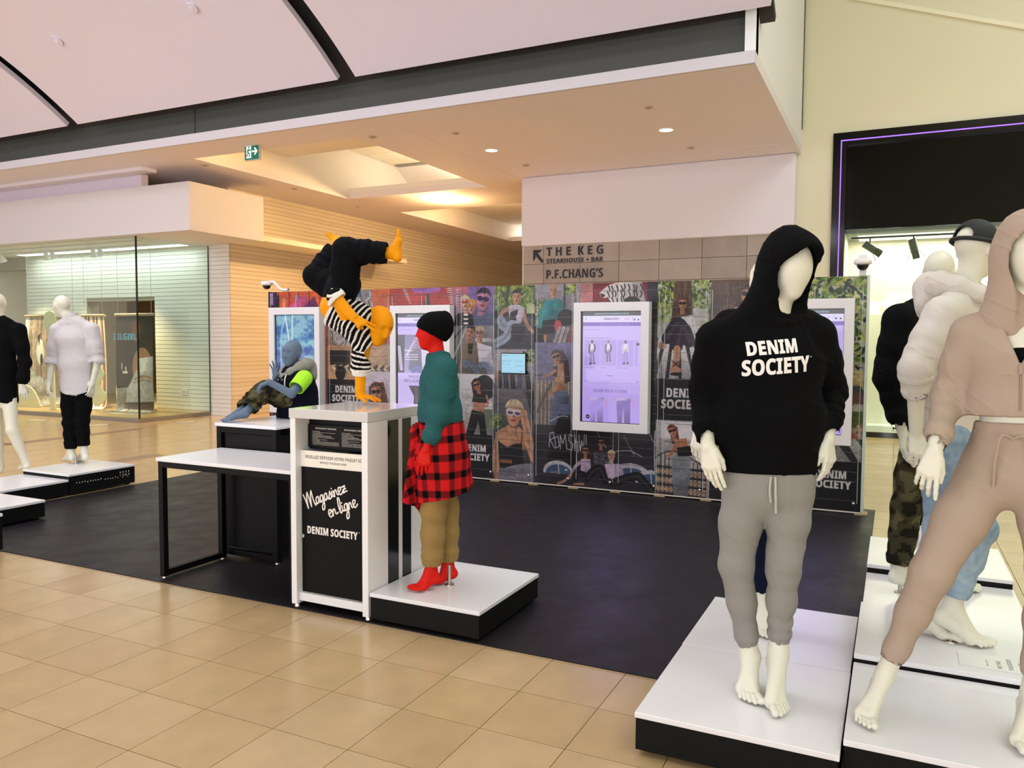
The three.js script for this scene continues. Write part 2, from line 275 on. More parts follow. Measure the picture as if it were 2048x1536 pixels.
{
  const t = thing('downlight', 'glowing orange lamp under the cross beam of the passage', 'light', [-8.79, SY, -14.92]);
  part('rim', new THREE.TorusGeometry(0.13, 0.012, 8, 32).rotateX(Math.PI / 2), std(0xd9b98c, 0.5), t, [0, -0.004, 0]); part('lens', new THREE.SphereGeometry(0.09, 24, 12).scale(1, 0.6, 1), glow(new THREE.Color(1, 0.72, 0.4), 9), t, [0, -0.02, 0]);
  const l = new THREE.SpotLight(new THREE.Color(1, 0.62, 0.27), 60, 20, 1.15, 0.7, 2); l.position.set(-8.79, SY - 0.1, -14.92); l.target.position.set(-10.2, 0, -9.2); l.castShadow = true; l.shadow.radius = 6; scene.add(l, l.target);
  for (const [x, z, p] of [[-8.79, -14.92, 13], [-9.2, -17.5, 7]]) { const l2 = new THREE.PointLight(new THREE.Color(1, 0.6, 0.25), p, 14, 2); l2.position.set(x, SY - 0.16, z); l2.castShadow = true; l2.shadow.radius = 4; scene.add(l2); }
  // warm cove lamp on the inner face of the soffit edge at the mouth of the passage
  panelLight('unseen_cove_light', null, [-10.0, 4.93, -9.84], 1.2, 0.22, [-0.35, -0.15, -0.92], WARM, 15, 4);
}
[[-5.87, -10.2], [-5.83, -12.55], [-2.96, -10.12], [-2.97, -12.49], [-7.1, -9.86], [-10.91, -10.24], [-10.96, -12.58], [-11.14, -14.93], [-11.28, -19.03]].forEach(([x, z], i) => {
  const where = ['between the middle downlight and the front fascia', 'near the top of the stone wall bulkhead, left one', 'above and behind the corner downlight, nearer the fascia', 'beside the corner downlight, nearer the bulkhead', 'at the mouth of the lit passage recess', 'nearest one above the white shop fascia', 'second one along the strip over the brick wall', 'third one along the strip over the brick wall', 'farthest one along the strip over the brick wall'];
  const t = thing('sprinkler', 'tiny round sprinkler plate, '+ where[i], 'sprinkler', [x, SY, z], 'sprinkler plates in the soffit');
  part('plate', cyl(0.055, 0.06, 0.012, 20), std(0xc9b7a4, 0.6), t, [0, -0.006, 0]); part('nozzle', cyl(0.02, 0.02, 0.02, 12), M.steel, t, [0, -0.014, 0]);
});
{ const t = thing('wall_grille', 'small grey vent grille on the yellow lit wall of the passage', 'vent', [-10.69, 4.98, -25.2]); part('grille', box(0, 0.02, -0.13, 0.13, -0.3, 0.3), std(0x9a8a6a, 0.6), t); part('frame', box(0, 0.012, -0.16, 0.16, -0.35, 0.35), std(0xc0ae8a, 0.6), t); }
{ const t = thing('wall_outlet', 'small white socket plate on the brick wall inside the shop window', 'outlet', [-13.45, 0.46, -11.98]); part('plate', box(-0.09, 0.09, -0.06, 0.06, 0, 0.012, 0.004), M.white, t); part('socket', box(-0.05, 0.05, -0.03, 0.03, 0.012, 0.016), std(0xc9c4ba, 0.5), t); }

// ------------------------------------------------------------------ right hand shop
{
  struct('trim', merge([box(-0.98, -0.78, 0, 4.86, -13.74, -13.6), box(-0.78, 6, 4.67, 4.86, -13.74, -13.6)]), M.blackGloss);
  const n = thing('neon_strip', 'thin purple glowing line around the dark storefront frame', 'light');
  const pm = glow(new THREE.Color(0.36, 0.16, 0.95), 1.7);
  part('tube', box(-0.868, -0.853, 0.02, 4.745, -13.6, -13.585), pm, n); part('tube', box(-0.85, 6, 4.726, 4.742, -13.6, -13.585), pm, n);
  { const l = new THREE.RectAreaLight(0x7a3cff, 1.5, 0.05, 4.6); l.position.set(-0.86, 2.4, -13.57); l.lookAt(-0.86, 2.4, 0); scene.add(l); }
  struct('wall_sign_band', box(-0.78, 6, 3.36, 4.67, -13.76, -13.7), new THREE.MeshPhysicalMaterial({ color: 0x030606, roughness: 0.12, specularIntensity: 0.55 }));
  struct('window', box(-0.76, 2.4, 0.02, 3.36, -13.75, -13.738), glass); struct('window', box(2.42, 6, 0.02, 3.36, -13.75, -13.738), glass);
  struct('ceiling_right_shop', box(-0.95, 6, 3.3, 3.42, -15.2, -13.76), std(0x8e9088, 0.6));
  struct('wall_right_shop', box(-0.95, 6, 0, 3.4, -15.0, -14.8), std(0xf0e6d4, 0.6)); struct('wall_right_shop_side', box(-1.1, -0.78, 0, 3.4, -15.0, -13.8), std(0xf0ecdc, 0.6));
  struct('platform_right_shop', box(-0.78, 6, 0.09, 0.2, -14.8, -14.42, 0.006), std(0xeef0ea, 0.4)); struct('baseboard_right', box(-0.78, 6, 0, 0.09, -14.8, -14.45), M.blackMat);
  panelLight('shop_ceiling_light', null, [1.5, 3.28, -14.3], 4.2, 0.6, [0, -1, 0], new THREE.Color(1, 0.9, 0.72), 11, 2.5);
  const t = thing('light_track', 'dark ceiling track above the right shop window', 'light track', [0, 0, 0]); part('rail', box(-0.7, 5, 3.24, 3.27, -14.02, -13.98), std(0x3c4038, 0.4), t);
  [[-0.42, 'dark track spotlight with barn doors nearer the purple line'], [0.2, 'dark track spotlight with barn doors above the black jacket']].forEach(([x, label], i) => {
    const s = thing('spotlight', label, 'spotlight', [x, 3.24, -14.0]), dm = std(0x4a4e46, 0.4, { metalness: 0.6 });
    part('stem', cyl(0.012, 0.012, 0.08, 10), dm, s, [0, -0.04, 0]);
    const h = part('lamp_head', new THREE.LatheGeometry([[0, 0.11], [0.055, 0.11], [0.06, 0.1], [0.06, -0.1], [0.052, -0.11], [0.05, -0.05], [0, -0.05]].map(([a, b]) => new THREE.Vector2(a, b)), 24), dm, s, [0, -0.14, 0]);
    h.rotation.set(0.2, 0, i ? 0.25 : 0.95);
    part('lens', cyl(0.05, 0.05, 0.004, 20), glow(new THREE.Color(1, 0.8, 0.5), 3), h, [0, -0.07, 0]);
    for (let k = 0; k < 4; k++) { const f = part('barn_door', box(-0.05, 0.05, -0.12, 0, -0.003, 0.003), dm, h); f.rotation.set(0, 0, 0); f.position.set(Math.cos(k * Math.PI / 2) * 0.06, -0.1, Math.sin(k * Math.PI / 2) * 0.06); f.rotation.order = 'YXZ'; f.rotation.y = -k * Math.PI / 2 + Math.PI / 2; f.rotation.x = -0.6; }
  });
  // the lit shop name on the opposite side of the concourse, mirrored in the shop window
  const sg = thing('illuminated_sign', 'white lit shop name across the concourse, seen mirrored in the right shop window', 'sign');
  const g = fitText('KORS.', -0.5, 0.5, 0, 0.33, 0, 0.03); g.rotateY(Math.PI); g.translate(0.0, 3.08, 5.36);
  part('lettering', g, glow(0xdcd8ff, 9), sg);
}

// ------------------------------------------------------------------ black floor mat
tag(mesh('floor_mat', box(-7.4, -0.13, 0.0, 0.006, -8.17, -3.59), new THREE.MeshPhysicalMaterial({ color: 0x18171b, roughness: 0.62, specularIntensity: 0.55, roughnessMap: roughTex })), 'large black vinyl mat under the whole pop-up stand', 'floor mat');

// ------------------------------------------------------------------ plinths
function plinth(label, x0, x1, z0, z1, h, group) {
  const cx = (x0 + x1) / 2, cz = (z0 + z1) / 2, t = thing('display_plinth', label, 'plinth', [cx, 0.006, cz], group), w = (x1 - x0) / 2, d = (z1 - z0) / 2, y = h - 0.006;
  part('base', box(-w + 0.004, w - 0.004, 0.016, y - 0.022, -d + 0.004, d - 0.004, 0.003), M.blackMat, t); part('top_board', box(-w, w, y - 0.022, y, -d, d, 0.003), M.lamTop, t);
  for (const sx of [-1, 1]) for (const sz of [-1, 1]) part('foot', cyl(0.022, 0.026, 0.016, 16), M.blackFrame, t, [sx * (w - 0.06), 0.008, sz * (d - 0.06)]);
  return t;
}
plinth('low white topped plinth under the mannequin in the black printed hoodie', -0.865, -0.133, -3.652, -2.885, 0.17);
plinth('low white topped plinth just behind the black hoodie mannequin', -0.868, -0.135, -4.42, -3.656, 0.17);
plinth('nearest white topped plinth, under the beige tracksuit mannequin', -0.125, 0.63, -3.68, -2.93, 0.21);
plinth('white plinth with a small notice, under the light blue jeans', -0.125, 0.61, -4.45, -3.684, 0.245);
plinth('white plinth under the mannequin in camouflage trousers', -0.12, 0.64, -5.205, -4.454, 0.2);
plinth('rearmost white plinth of the right hand row', -0.12, 0.64, -5.97, -5.209, 0.25);
plinth('low plinth beside the returns cabinet, under the red mannequin', -2.626, -1.925, -4.37, -3.6, 0.17);
const pl1 = plinth('plinth with a perforated black side, under the white shirt mannequin', -8.17, -7.43, -5.93, -5.16, 0.22);
{ // small bright punched holes in the side of that plinth
  const r = rng(41), list = []; const P = (z, y, s) => list.push(box(0.3665, 0.3685, y - s, y + s, z - 0.004, z + 0.004));
  for (let i = 0; i < 10; i++) { P(0.3 - i * 0.03, 0.11 + r() * 0.01, 0.006); P(-0.02 - i * 0.03, 0.09 + r() * 0.03, 0.005); } for (let i = 0; i < 8; i++) P(-0.2 - (i % 4) * 0.035, 0.12 + (i >> 2) * 0.03, 0.008);
  const m = part('punched_hole', merge(list), std(0xd8d0c0, 0.4), pl1); m.userData.kind = 'stuff';
}
plinth('white plinth under the bare legged mannequin in a black shirt', -8.17, -7.43, -5.156, -4.4, 0.17);
plinth('white plinth at the left edge, third from the glass shop', -7.43, -6.69, -4.42, -3.66, 0.17);
plinth('taller white plinth cut off at the left edge', -6.68, -5.93, -3.59, -2.85, 0.29);
{
  const tex = canvasTex(512, 256, (g, w, h) => {
    g.fillStyle = '#e2e5e2'; g.fillRect(0, 0, w, h); g.fillStyle = '#20241f'; g.save(); g.translate(0, h); g.rotate(-Math.PI / 2);
    g.font = 'bold 40px sans-serif'; g.textAlign = 'left'; ['NE PAS', 'S\u2019ASSEOIR', 'SUR LES', 'PLATEFORMES'].forEach((s, i) => g.fillText(s, 34, 250 + i * 66)); g.fillStyle = '#20241f'; g.font = 'bold 15px sans-serif'; g.fillText('DENIM SOCIETY', 50, 172); g.restore();
  });
  const t = thing('notice_card', 'white notice on the plinth asking not to sit on the platforms', 'notice', [0.44, 0.2455, -3.83]);
  part('card', box(-0.16, 0.16, 0, 0.003, -0.085, 0.085), std(0xe2e5e2, 0.3), t); part('print', new THREE.PlaneGeometry(0.318, 0.168).rotateX(-Math.PI / 2).translate(0, 0.0036, 0), std(0xffffff, 0.3, { map: tex }), t);
}

// ------------------------------------------------------------------ returns cabinet, table, rear unit
const script = (g, x, y, s) => { // brush script drawn as strokes: text "Magasinez / en ligne"
  g.save(); g.translate(x, y); g.scale(s, s); g.lineCap = g.lineJoin = 'round'; g.strokeStyle = '#e8e4dc';
  const P = (d) => { g.beginPath(); let i = 0; for (const c of d) for (let k = 0; k < c.length;) { const m = c.length - k; if (!i++) { g.moveTo(c[k], c[k + 1]); k += 2; } else if (m >= 6) { g.bezierCurveTo(...c.slice(k, k + 6)); k += 6; } else if (m >= 4) { g.quadraticCurveTo(...c.slice(k, k + 4)); k += 4; } else { g.lineTo(c[k], c[k + 1]); k += 2; } } g.stroke(); };
  g.rotate(-0.40); g.lineWidth = 7.2;
  const glyph = {
    M: [[[-4, -66], [2, -40, 2, 4]], [[2, 4], [8, -50, 24, -70], [24, -40, 24, 2], [34, -50, 50, -70], [46, -30, 46, -4, 52, 4, 60, -6]]],
    a: [[[24, -30], [6, -36, 0, -12, 6, 0, 18, 2, 24, -28]], [[24, -28], [20, -6, 20, 4, 32, -6]]],
    g: [[[24, -30], [6, -36, 0, -12, 6, 0, 18, 2, 24, -28]], [[24, -28], [22, 20, 16, 42, 0, 38, -2, 20, 12, 10, 32, -6]]],
    s: [[[0, -4], [14, -20, 18, -32]], [[18, -32], [22, -10, 24, 2, 4, 2, 0, -6]], [[14, 0], [28, -8]]],
    i: [[[6, -28], [2, -6, 4, 4, 16, -6]], [[9, -42], [9, -41]]],
    n: [[[2, -28], [2, 0]], [[2, -4], [8, -30, 22, -36, 20, -18], [16, 6, 34, -6]]],
    e: [[[2, -12], [26, -18, 24, -36, 10, -32], [-2, -24, 0, 6, 14, 2, 28, -8]]],
    z: [[[2, -28], [24, -30], [4, 0], [22, -4, 28, -2]], [[6, -14], [24, -16]]],
    l: [[[4, -4], [24, -40, 26, -78, 14, -70], [2, -40, 2, 6, 10, 2, 22, -8]]],
    ' ': [],
  }, wd = { M: 58, a: 27, g: 27, s: 24, i: 13, n: 29, e: 24, z: 27, l: 19, ' ': 14 };
  const word = (str, x0, y0, k) => { let u = x0; for (const ch of str) { g.save(); g.translate(u, y0); g.scale(k, k); for (const st of glyph[ch]) P(st); g.restore(); u += wd[ch] * k; } };
  word('Magasinez', 0, 0, 1); word('en ligne', 108, 82, 1);
  g.restore();
};
const logo = (g, x, y, w, lines, color, tm = true) => { // heavy condensed wordmark, lines fitted to width w
  g.fillStyle = color; g.strokeStyle = color; g.textAlign = 'left'; g.textBaseline = 'alphabetic'; g.lineJoin = 'miter';
  lines.forEach(([str, x0, x1, yb, cap]) => { g.save(); g.font = 'bold 100px sans-serif'; const m = g.measureText(str).width; g.translate(x + x0 * w, y + yb * w); g.scale((x1 - x0) * w / (m * 1.01), cap * w / 73); g.lineWidth = 4.5; g.fillText(str, 0, 0); g.strokeText(str, 0, 0); g.restore(); });
  if (tm) { g.font = `bold ${w * 0.035}px sans-serif`; const l = lines[lines.length - 1]; g.fillText('\u2122', x + l[2] * w * 1.012, y + (l[3] - l[4] * 0.82) * w); }
};
const LOGO2 = [['DENIM', 0.11, 0.9, 0.28, 0.2], ['SOCIETY', 0, 1, 0.54, 0.2]];
{
  const t = thing('returns_cabinet', 'tall white framed returns cabinet with black lettered door', 'cabinet', [-2.912, 0.006, -3.9]), X = (x) => x + 2.912, Z = (z) => z + 3.9;
  part('top_slab', box(X(-3.195), X(-2.63), 1.127, 1.184, Z(-4.2), Z(-3.595), 0.004), std(0xcfcecb, 0.07), t);
  const lp = part('side_panel', box(X(-3.19), X(-3.15), 0.02, 1.127, Z(-4.2), Z(-3.6), 0.003), M.lam, t), rp = part('side_panel', box(X(-2.676), X(-2.635), 0.02, 1.127, Z(-4.2), Z(-3.6), 0.003), M.lam, t);
  part('black_stripe', box(X(-2.66), X(-2.6335), 0.16, 1.12, Z(-3.905), Z(-3.795), 0.002), M.blackGloss, rp); part('black_stripe', box(X(-2.66), X(-2.6335), 0.16, 1.12, Z(-4.04), Z(-3.945), 0.002), M.blackGloss, rp);
  part('back_panel', box(X(-3.15), X(-2.676), 0.05, 1.127, Z(-4.2), Z(-4.17)), M.lam, t);
  part('shelf', box(X(-3.15), X(-2.676), 0.84, 0.86, Z(-4.17), Z(-3.66)), M.blackMat, t);
  part('rail', box(X(-3.15), X(-2.676), 0.036, 0.085, Z(-3.66), Z(-3.625), 0.003), M.lam, t);
  const bt = canvasTex(1024, 240, (g, w, h) => { g.fillStyle = '#ebe7da'; g.fillRect(0, 0, w, h); g.fillStyle = '#16150f'; g.textAlign = 'center'; g.font = 'bold 66px sans-serif'; g.fillText('VEUILLEZ D\u00c9POSER VOTRE PAQUET ICI', w / 2 + 16, 110, 930); g.font = 'bold 44px sans-serif'; g.fillText('DEPOSIT PACKAGE HERE', w / 2 + 10, 178, 430); });
  const nb = part('notice_board', box(X(-3.15), X(-2.676), 0.838, 0.935, Z(-3.66), Z(-3.642), 0.002), M.lam, t);
  part('print', new THREE.PlaneGeometry(0.46, 0.092).translate(X(-2.913), 0.8865, Z(-3.6412)), std(0xffffff, 0.35, { map: bt }), nb);
  const ct = canvasTex(1024, 420, (g, w, h) => {
    g.fillStyle = '#100f0e'; g.fillRect(0, 0, w, h); g.strokeStyle = '#57534d'; g.lineWidth = 2; g.strokeRect(12, 18, w - 24, h - 36); g.beginPath(); g.moveTo(12, 92); g.lineTo(w - 12, 92); g.moveTo(w / 2, 18); g.lineTo(w / 2, h - 18); g.stroke();
    g.fillStyle = '#dcd8d0'; g.textAlign = 'center'; g.font = 'bold 40px sans-serif'; g.fillText('\u00c9CHANGES ET RETOURS', w * 0.26, 70, 360); g.fillText('EXCHANGES & RETURNS', w * 0.75, 70, 380);
    const r = rng(8); for (const x0 of [34, w / 2 + 26]) for (let k = 0; k < 14; k++) { const y = 112 + k * 19.5, full = k > 9 ? 450 : [150, 455, 190, 225, 350, 380, 400, 90, 300, 130][k] * (0.8 + r() * 0.25); let x = x0; while (x < x0 + full) { const l = 4 + r() * 6; g.fillStyle = r() < 0.5 ? '#c8c4bc' : '#a8a49c'; g.fillRect(x, y + r() * 2, l, 8); x += l + (r() < 0.2 ? 5 : 1.5); } }
  });
  const cd = part('policy_card', box(X(-3.145), X(-2.68), 0.945, 1.085, Z(-3.72), Z(-3.705), 0.002), M.blackMat, t); part('print', new THREE.PlaneGeometry(0.44, 0.13).translate(X(-2.905), 1.014, Z(-3.7045)), new THREE.MeshPhysicalMaterial({ map: ct, roughness: 0.55, specularIntensity: 0.3 }), cd);
  part('drop_box', box(X(-3.15), X(-2.676), 0.935, 1.12, Z(-4.17), Z(-3.725)), M.blackMat, t);
  const dt = canvasTex(768, 1220, (g, w, h) => { g.fillStyle = '#0b0b0b'; g.fillRect(0, 0, w, h); script(g, 74, 392, 2.0); logo(g, 60, 572, 610, [['DENIM SOCIETY', 0, 1, 0.115, 0.115]], '#e6e2da'); });
  const dr = part('door', box(X(-3.148), X(-2.678), 0.088, 0.836, Z(-3.665), Z(-3.648), 0.002), M.blackMat, t); part('print', new THREE.PlaneGeometry(0.466, 0.742).translate(X(-2.913), 0.462, Z(-3.6474)), new THREE.MeshPhysicalMaterial({ map: dt, roughness: 0.6, specularIntensity: 0.3 }), dr);
  part('lock', cyl(0.012, 0.014, 0.014, 18).rotateX(Math.PI / 2), M.chrome, dr, [X(-3.132), 0.425, Z(-3.641)]);
  for (const x of [-3.17, -2.655]) for (const z of [-3.63, -4.17]) part('foot', cyl(0.016, 0.02, 0.02, 16), M.steel, t, [X(x), 0.01, Z(z)]);
}
{
  const t = thing('table', 'white topped table with black square tube legs beside the returns cabinet', 'table', [-3.78, 0.006, -3.92]), X = (x) => x + 3.78, Z = (z) => z + 3.92, f = M.blackFrame, w = 0.04;
  part('tabletop', box(X(-4.362), X(-3.2), 0.782, 0.804, Z(-4.2), Z(-3.635), 0.003), M.lamTop, t);
  for (const x of [-4.352, -3.245]) for (const z of [-4.19, -3.685]) { part('leg', box(X(x), X(x + w), 0.012, 0.782, Z(z), Z(z + w), 0.003), f, t); part('foot', cyl(0.014, 0.016, 0.012, 14), M.steel, t, [X(x + w / 2), 0.006, Z(z + w / 2)]); }
  for (const z of [-4.19, -3.685]) part('rail', box(X(-4.312), X(-3.245), 0.742, 0.782, Z(z), Z(z + w), 0.003), f, t);
  for (const x of [-4.352, -3.245]) { part('rail', box(X(x), X(x + w), 0.742, 0.782, Z(-4.15), Z(-3.685), 0.003), f, t); part('stretcher', box(X(x), X(x + w), 0.014, 0.054, Z(-4.15), Z(-3.685), 0.003), f, t); }
}
{
  const t = thing('storage_unit', 'taller black unit with a white top that the seated mannequin sits on', 'cabinet', [-4.14, 0.006, -4.68]), X = (x) => x + 4.14, Z = (z) => z + 4.68, f = M.blackFrame, w = 0.045;
  part('top_board', box(X(-4.44), X(-3.86), 0.955, 0.978, Z(-5.2), Z(-4.215), 0.003), M.lamTop, t);
  for (const x of [-4.432, -3.913]) for (const z of [-5.19, -4.27]) { part('leg', box(X(x), X(x + w), 0.012, 0.955, Z(z), Z(z + w), 0.003), f, t); part('foot', cyl(0.014, 0.016, 0.012, 14), M.steel, t, [X(x + w / 2), 0.006, Z(z + w / 2)]); }
  for (const z of [-5.19, -4.27]) { part('rail', box(X(-4.387), X(-3.913), 0.91, 0.955, Z(z), Z(z + w), 0.003), f, t); part('rail', box(X(-4.387), X(-3.913), 0.02, 0.06, Z(z), Z(z + w), 0.003), f, t); }
  part('panel', box(X(-4.37), X(-3.913), 0.07, 0.905, Z(-4.262), Z(-4.245), 0.002), M.blackMat, t); part('panel', box(X(-4.42), X(-4.405), 0.07, 0.905, Z(-5.14), Z(-4.3), 0.002), M.blackMat, t);
  const d = part('door', box(X(-3.895), X(-3.88), 0.07, 0.905, Z(-5.14), Z(-4.275), 0.002), M.blackMat, t); part('lock', cyl(0.012, 0.014, 0.014, 18).rotateZ(Math.PI / 2), M.chrome, d, [X(-3.876), 0.88, Z(-4.42)]);
}
{ // the pale denim seen behind the red mannequin's legs
  const t = thing('folded_jeans', 'light blue denim hanging at the far end of the returns cabinet', 'jeans', [-2.69, 0.0, -4.4]);
  const g = new THREE.CylinderGeometry(0.05, 0.06, 0.62, 20, 12); const p = g.attributes.position; for (let i = 0; i < p.count; i++) p.setX(i, p.getX(i) * 0.55 + 0.008 * Math.sin(p.getY(i) * 22)); g.computeVertexNormals();
  part('leg', g, std(0x8fb0c8, 0.8), t, [0, 0.55, 0]); part('leg', g, std(0x8aabc4, 0.8), t, [0.05, 0.53, -0.03]); part('hook', box(-0.09, 0.05, 0.86, 0.875, -0.01, 0.01), M.steel, t);
}
// ------------------------------------------------------------------ printed photographs of the back wall (flat prints, drawn here)
const INK = {
  poly(g, c, ...p) { g.fillStyle = c; g.beginPath(); p.forEach(([x, y], i) => g[i ? 'lineTo' : 'moveTo'](x, y)); g.closePath(); g.fill(); let x0 = 1e9, x1 = -1e9, y0 = 1e9, y1 = -1e9; for (const [x, y] of p) { x0 = Math.min(x0, x); x1 = Math.max(x1, x); y0 = Math.min(y0, y); y1 = Math.max(y1, y); } const l = g.createLinearGradient(x0, y0, x1, y1); l.addColorStop(0, 'rgba(255,250,240,.16)'); l.addColorStop(0.45, 'rgba(0,0,0,0)'); l.addColorStop(1, 'rgba(10,5,20,.34)'); g.fillStyle = l; g.fill(); },
  limb(g, c, w, ...p) { g.strokeStyle = c; g.lineWidth = w; g.lineCap = g.lineJoin = 'round'; g.beginPath(); g.moveTo(...p[0]); for (let i = 1; i < p.length - 1; i++) g.quadraticCurveTo(...p[i], (p[i][0] + p[i + 1][0]) / 2, (p[i][1] + p[i + 1][1]) / 2); g.lineTo(...p[p.length - 1]); g.stroke(); if (w > 6) { g.save(); g.globalAlpha = 0.2; g.strokeStyle = '#fff6e8'; g.lineWidth = w * 0.3; g.translate(-w * 0.16, -w * 0.12); g.stroke(); g.strokeStyle = '#140a18'; g.globalAlpha = 0.25; g.lineWidth = w * 0.28; g.translate(w * 0.42, w * 0.28); g.stroke(); g.restore(); } },
  ell(g, c, x, y, a, b, r = 0) { g.fillStyle = c; g.beginPath(); g.ellipse(x, y, a, b, r, 0, 7); g.fill(); },
  grad(g, x, y, w, h, a, b) { const l = g.createLinearGradient(x, y, x, y + h); l.addColorStop(0, a); l.addColorStop(1, b); g.fillStyle = l; g.fillRect(x, y, w, h); },
  leaves(g, x, y, w, h, n, cols, s, seed) { const r = rng(seed); for (let i = 0; i < n; i++) INK.ell(g, cols[(r() * cols.length) | 0], x + r() * w, y + r() * h, s * (0.4 + r()), s * (0.25 + r() * 0.6), r() * 3); },
  trunk(g, x0, x1, y0, y1, seed) { const r = rng(seed); g.fillStyle = '#5b4636'; INK.poly(g, '#5b4636', [x0 + 4, y0], [x1 - 4, y0], [x1 + 3, y1], [x0 - 6, y1]); for (let i = 0; i < 60; i++) { const x = x0 + r() * (x1 - x0), y = y0 + r() * (y1 - y0); g.strokeStyle = ['#3a2b22', '#7d6450', '#473527', '#95795e'][(r() * 4) | 0]; g.lineWidth = 1 + r() * 1.5; g.beginPath(); g.moveTo(x, y); g.lineTo(x + (r() - 0.5) * 5, y + 14 + r() * 26); g.stroke(); } },
  head(g, x, y, s, o) { // o: skin, hair, long, glasses, tilt, frame
    g.save(); g.translate(x, y); g.rotate(o.tilt || 0); g.scale(s, s);
    if (o.long) { INK.poly(g, o.hair, [-9, -8], [9, -8], [13, 12], [10, 30], [3, 22], [-3, 22], [-11, 28], [-12, 10]); }
    INK.poly(g, o.skin, [-3.4, 6], [3.4, 6], [4.4, 18], [-4.4, 18]);
    INK.poly(g, 'rgba(60,25,15,.35)', [-3.4, 8], [3.6, 8], [4, 12], [-3, 11]); INK.ell(g, o.skin, 0, -0.6, 7.1, 8.6); INK.ell(g, o.skin, 0, 3, 5.6, 7.2); INK.ell(g, 'rgba(255,235,215,.18)', -2.6, -1, 3.2, 5.6); INK.ell(g, 'rgba(90,40,20,.22)', 3.2, 1.5, 3.6, 7.6);
    g.fillStyle = o.hair; g.beginPath(); g.ellipse(0, -3.6, 8.2, 8.4, 0, Math.PI * 0.98, Math.PI * 2.02); g.quadraticCurveTo(6, -7.4, 0, -6.4); g.quadraticCurveTo(-6, -7, -8.2, -3.4); g.fill();
    for (let i = 0; i < 9; i++) { g.strokeStyle = i % 3 ? 'rgba(0,0,0,.22)' : 'rgba(255,240,215,.28)'; g.lineWidth = 0.7; g.beginPath(); g.moveTo(-6.5 + i * 1.6, -5 + Math.abs(i - 4) * 0.3); g.quadraticCurveTo(-7 + i * 1.7, -10, -3 + i * 0.8, -11.4); g.stroke(); } if (o.long) for (let i = 0; i < 8; i++) { g.strokeStyle = i % 2 ? 'rgba(255,225,190,.2)' : 'rgba(0,0,0,.25)'; g.lineWidth = 0.9; const s2 = i < 4 ? -1 : 1; g.beginPath(); g.moveTo(s2 * (7 + i % 4), -2); g.quadraticCurveTo(s2 * (9.4 + i % 4), 12, s2 * (6.5 + i % 4), 26); g.stroke(); }
    if (o.glasses) { g.fillStyle = o.glasses; for (const e of [-3.3, 3.1]) { g.beginPath(); g.ellipse(e, -1, 3.1, 2.4, 0, 0, 7); g.fill(); } g.strokeStyle = o.frame || o.glasses; g.lineWidth = 0.9; g.beginPath(); g.moveTo(-7, -2); g.lineTo(7, -2); g.stroke(); if (o.frame) for (const e of [-3.3, 3.1]) { g.beginPath(); g.ellipse(e, -1, 3.1, 2.4, 0, 0, 7); g.stroke(); } }
    else { g.fillStyle = '#2a1a14'; for (const e of [-2.9, 2.9]) { g.beginPath(); g.ellipse(e, -1, 1.2, 0.7, 0, 0, 7); g.fill(); } g.fillRect(-4.6, -3, 3.2, 0.7); g.fillRect(1.4, -3, 3.2, 0.7); }
    INK.poly(g, 'rgba(120,60,40,.5)', [-0.4, -0.6], [1.2, 2.8], [-1, 3]); g.fillStyle = o.lip || '#9a4038'; g.beginPath(); g.ellipse(0, 5.3, 2.5, 1.05, 0, 0, 7); g.fill();
    g.restore();
  },
};
// print softness, uneven light and shade within the pictures, film grain
function photoPass(g, W, H, s) {
  const im = g.getImageData(0, 0, W, H), src = new Uint8ClampedArray(im.data), D = im.data;
  for (let y = 1; y < H - 1; y++) for (let x = 1; x < W - 1; x++) {
    const o = (y * W + x) * 4, lum = src[o] + src[o + 1] + src[o + 2], n1 = noise(x / 34, y / 26, 1.5), n2 = noise(x / 9 + 0.6 * n1, y / 7, 4.5), n3 = noise(x / 3.2, y / 3.2, 9.5), k = 0.95 + s * (0.14 * n1 + 0.12 * n2 + 0.1 * n3);
    const kk = 1 + (k - 1) * (lum > 640 || lum < 48 ? 0.35 : 1);
    for (let c = 0; c < 3; c++) D[o + c] = (0.4 * src[o + c] + 0.15 * (src[o + c - 4] + src[o + c + 4] + src[o + c - W * 4] + src[o + c + W * 4])) * kk;
  }
  g.putImageData(im, 0, 0);
}
const skinA = '#d9a37e', skinB = '#c98f68', skinC = '#e6b795';
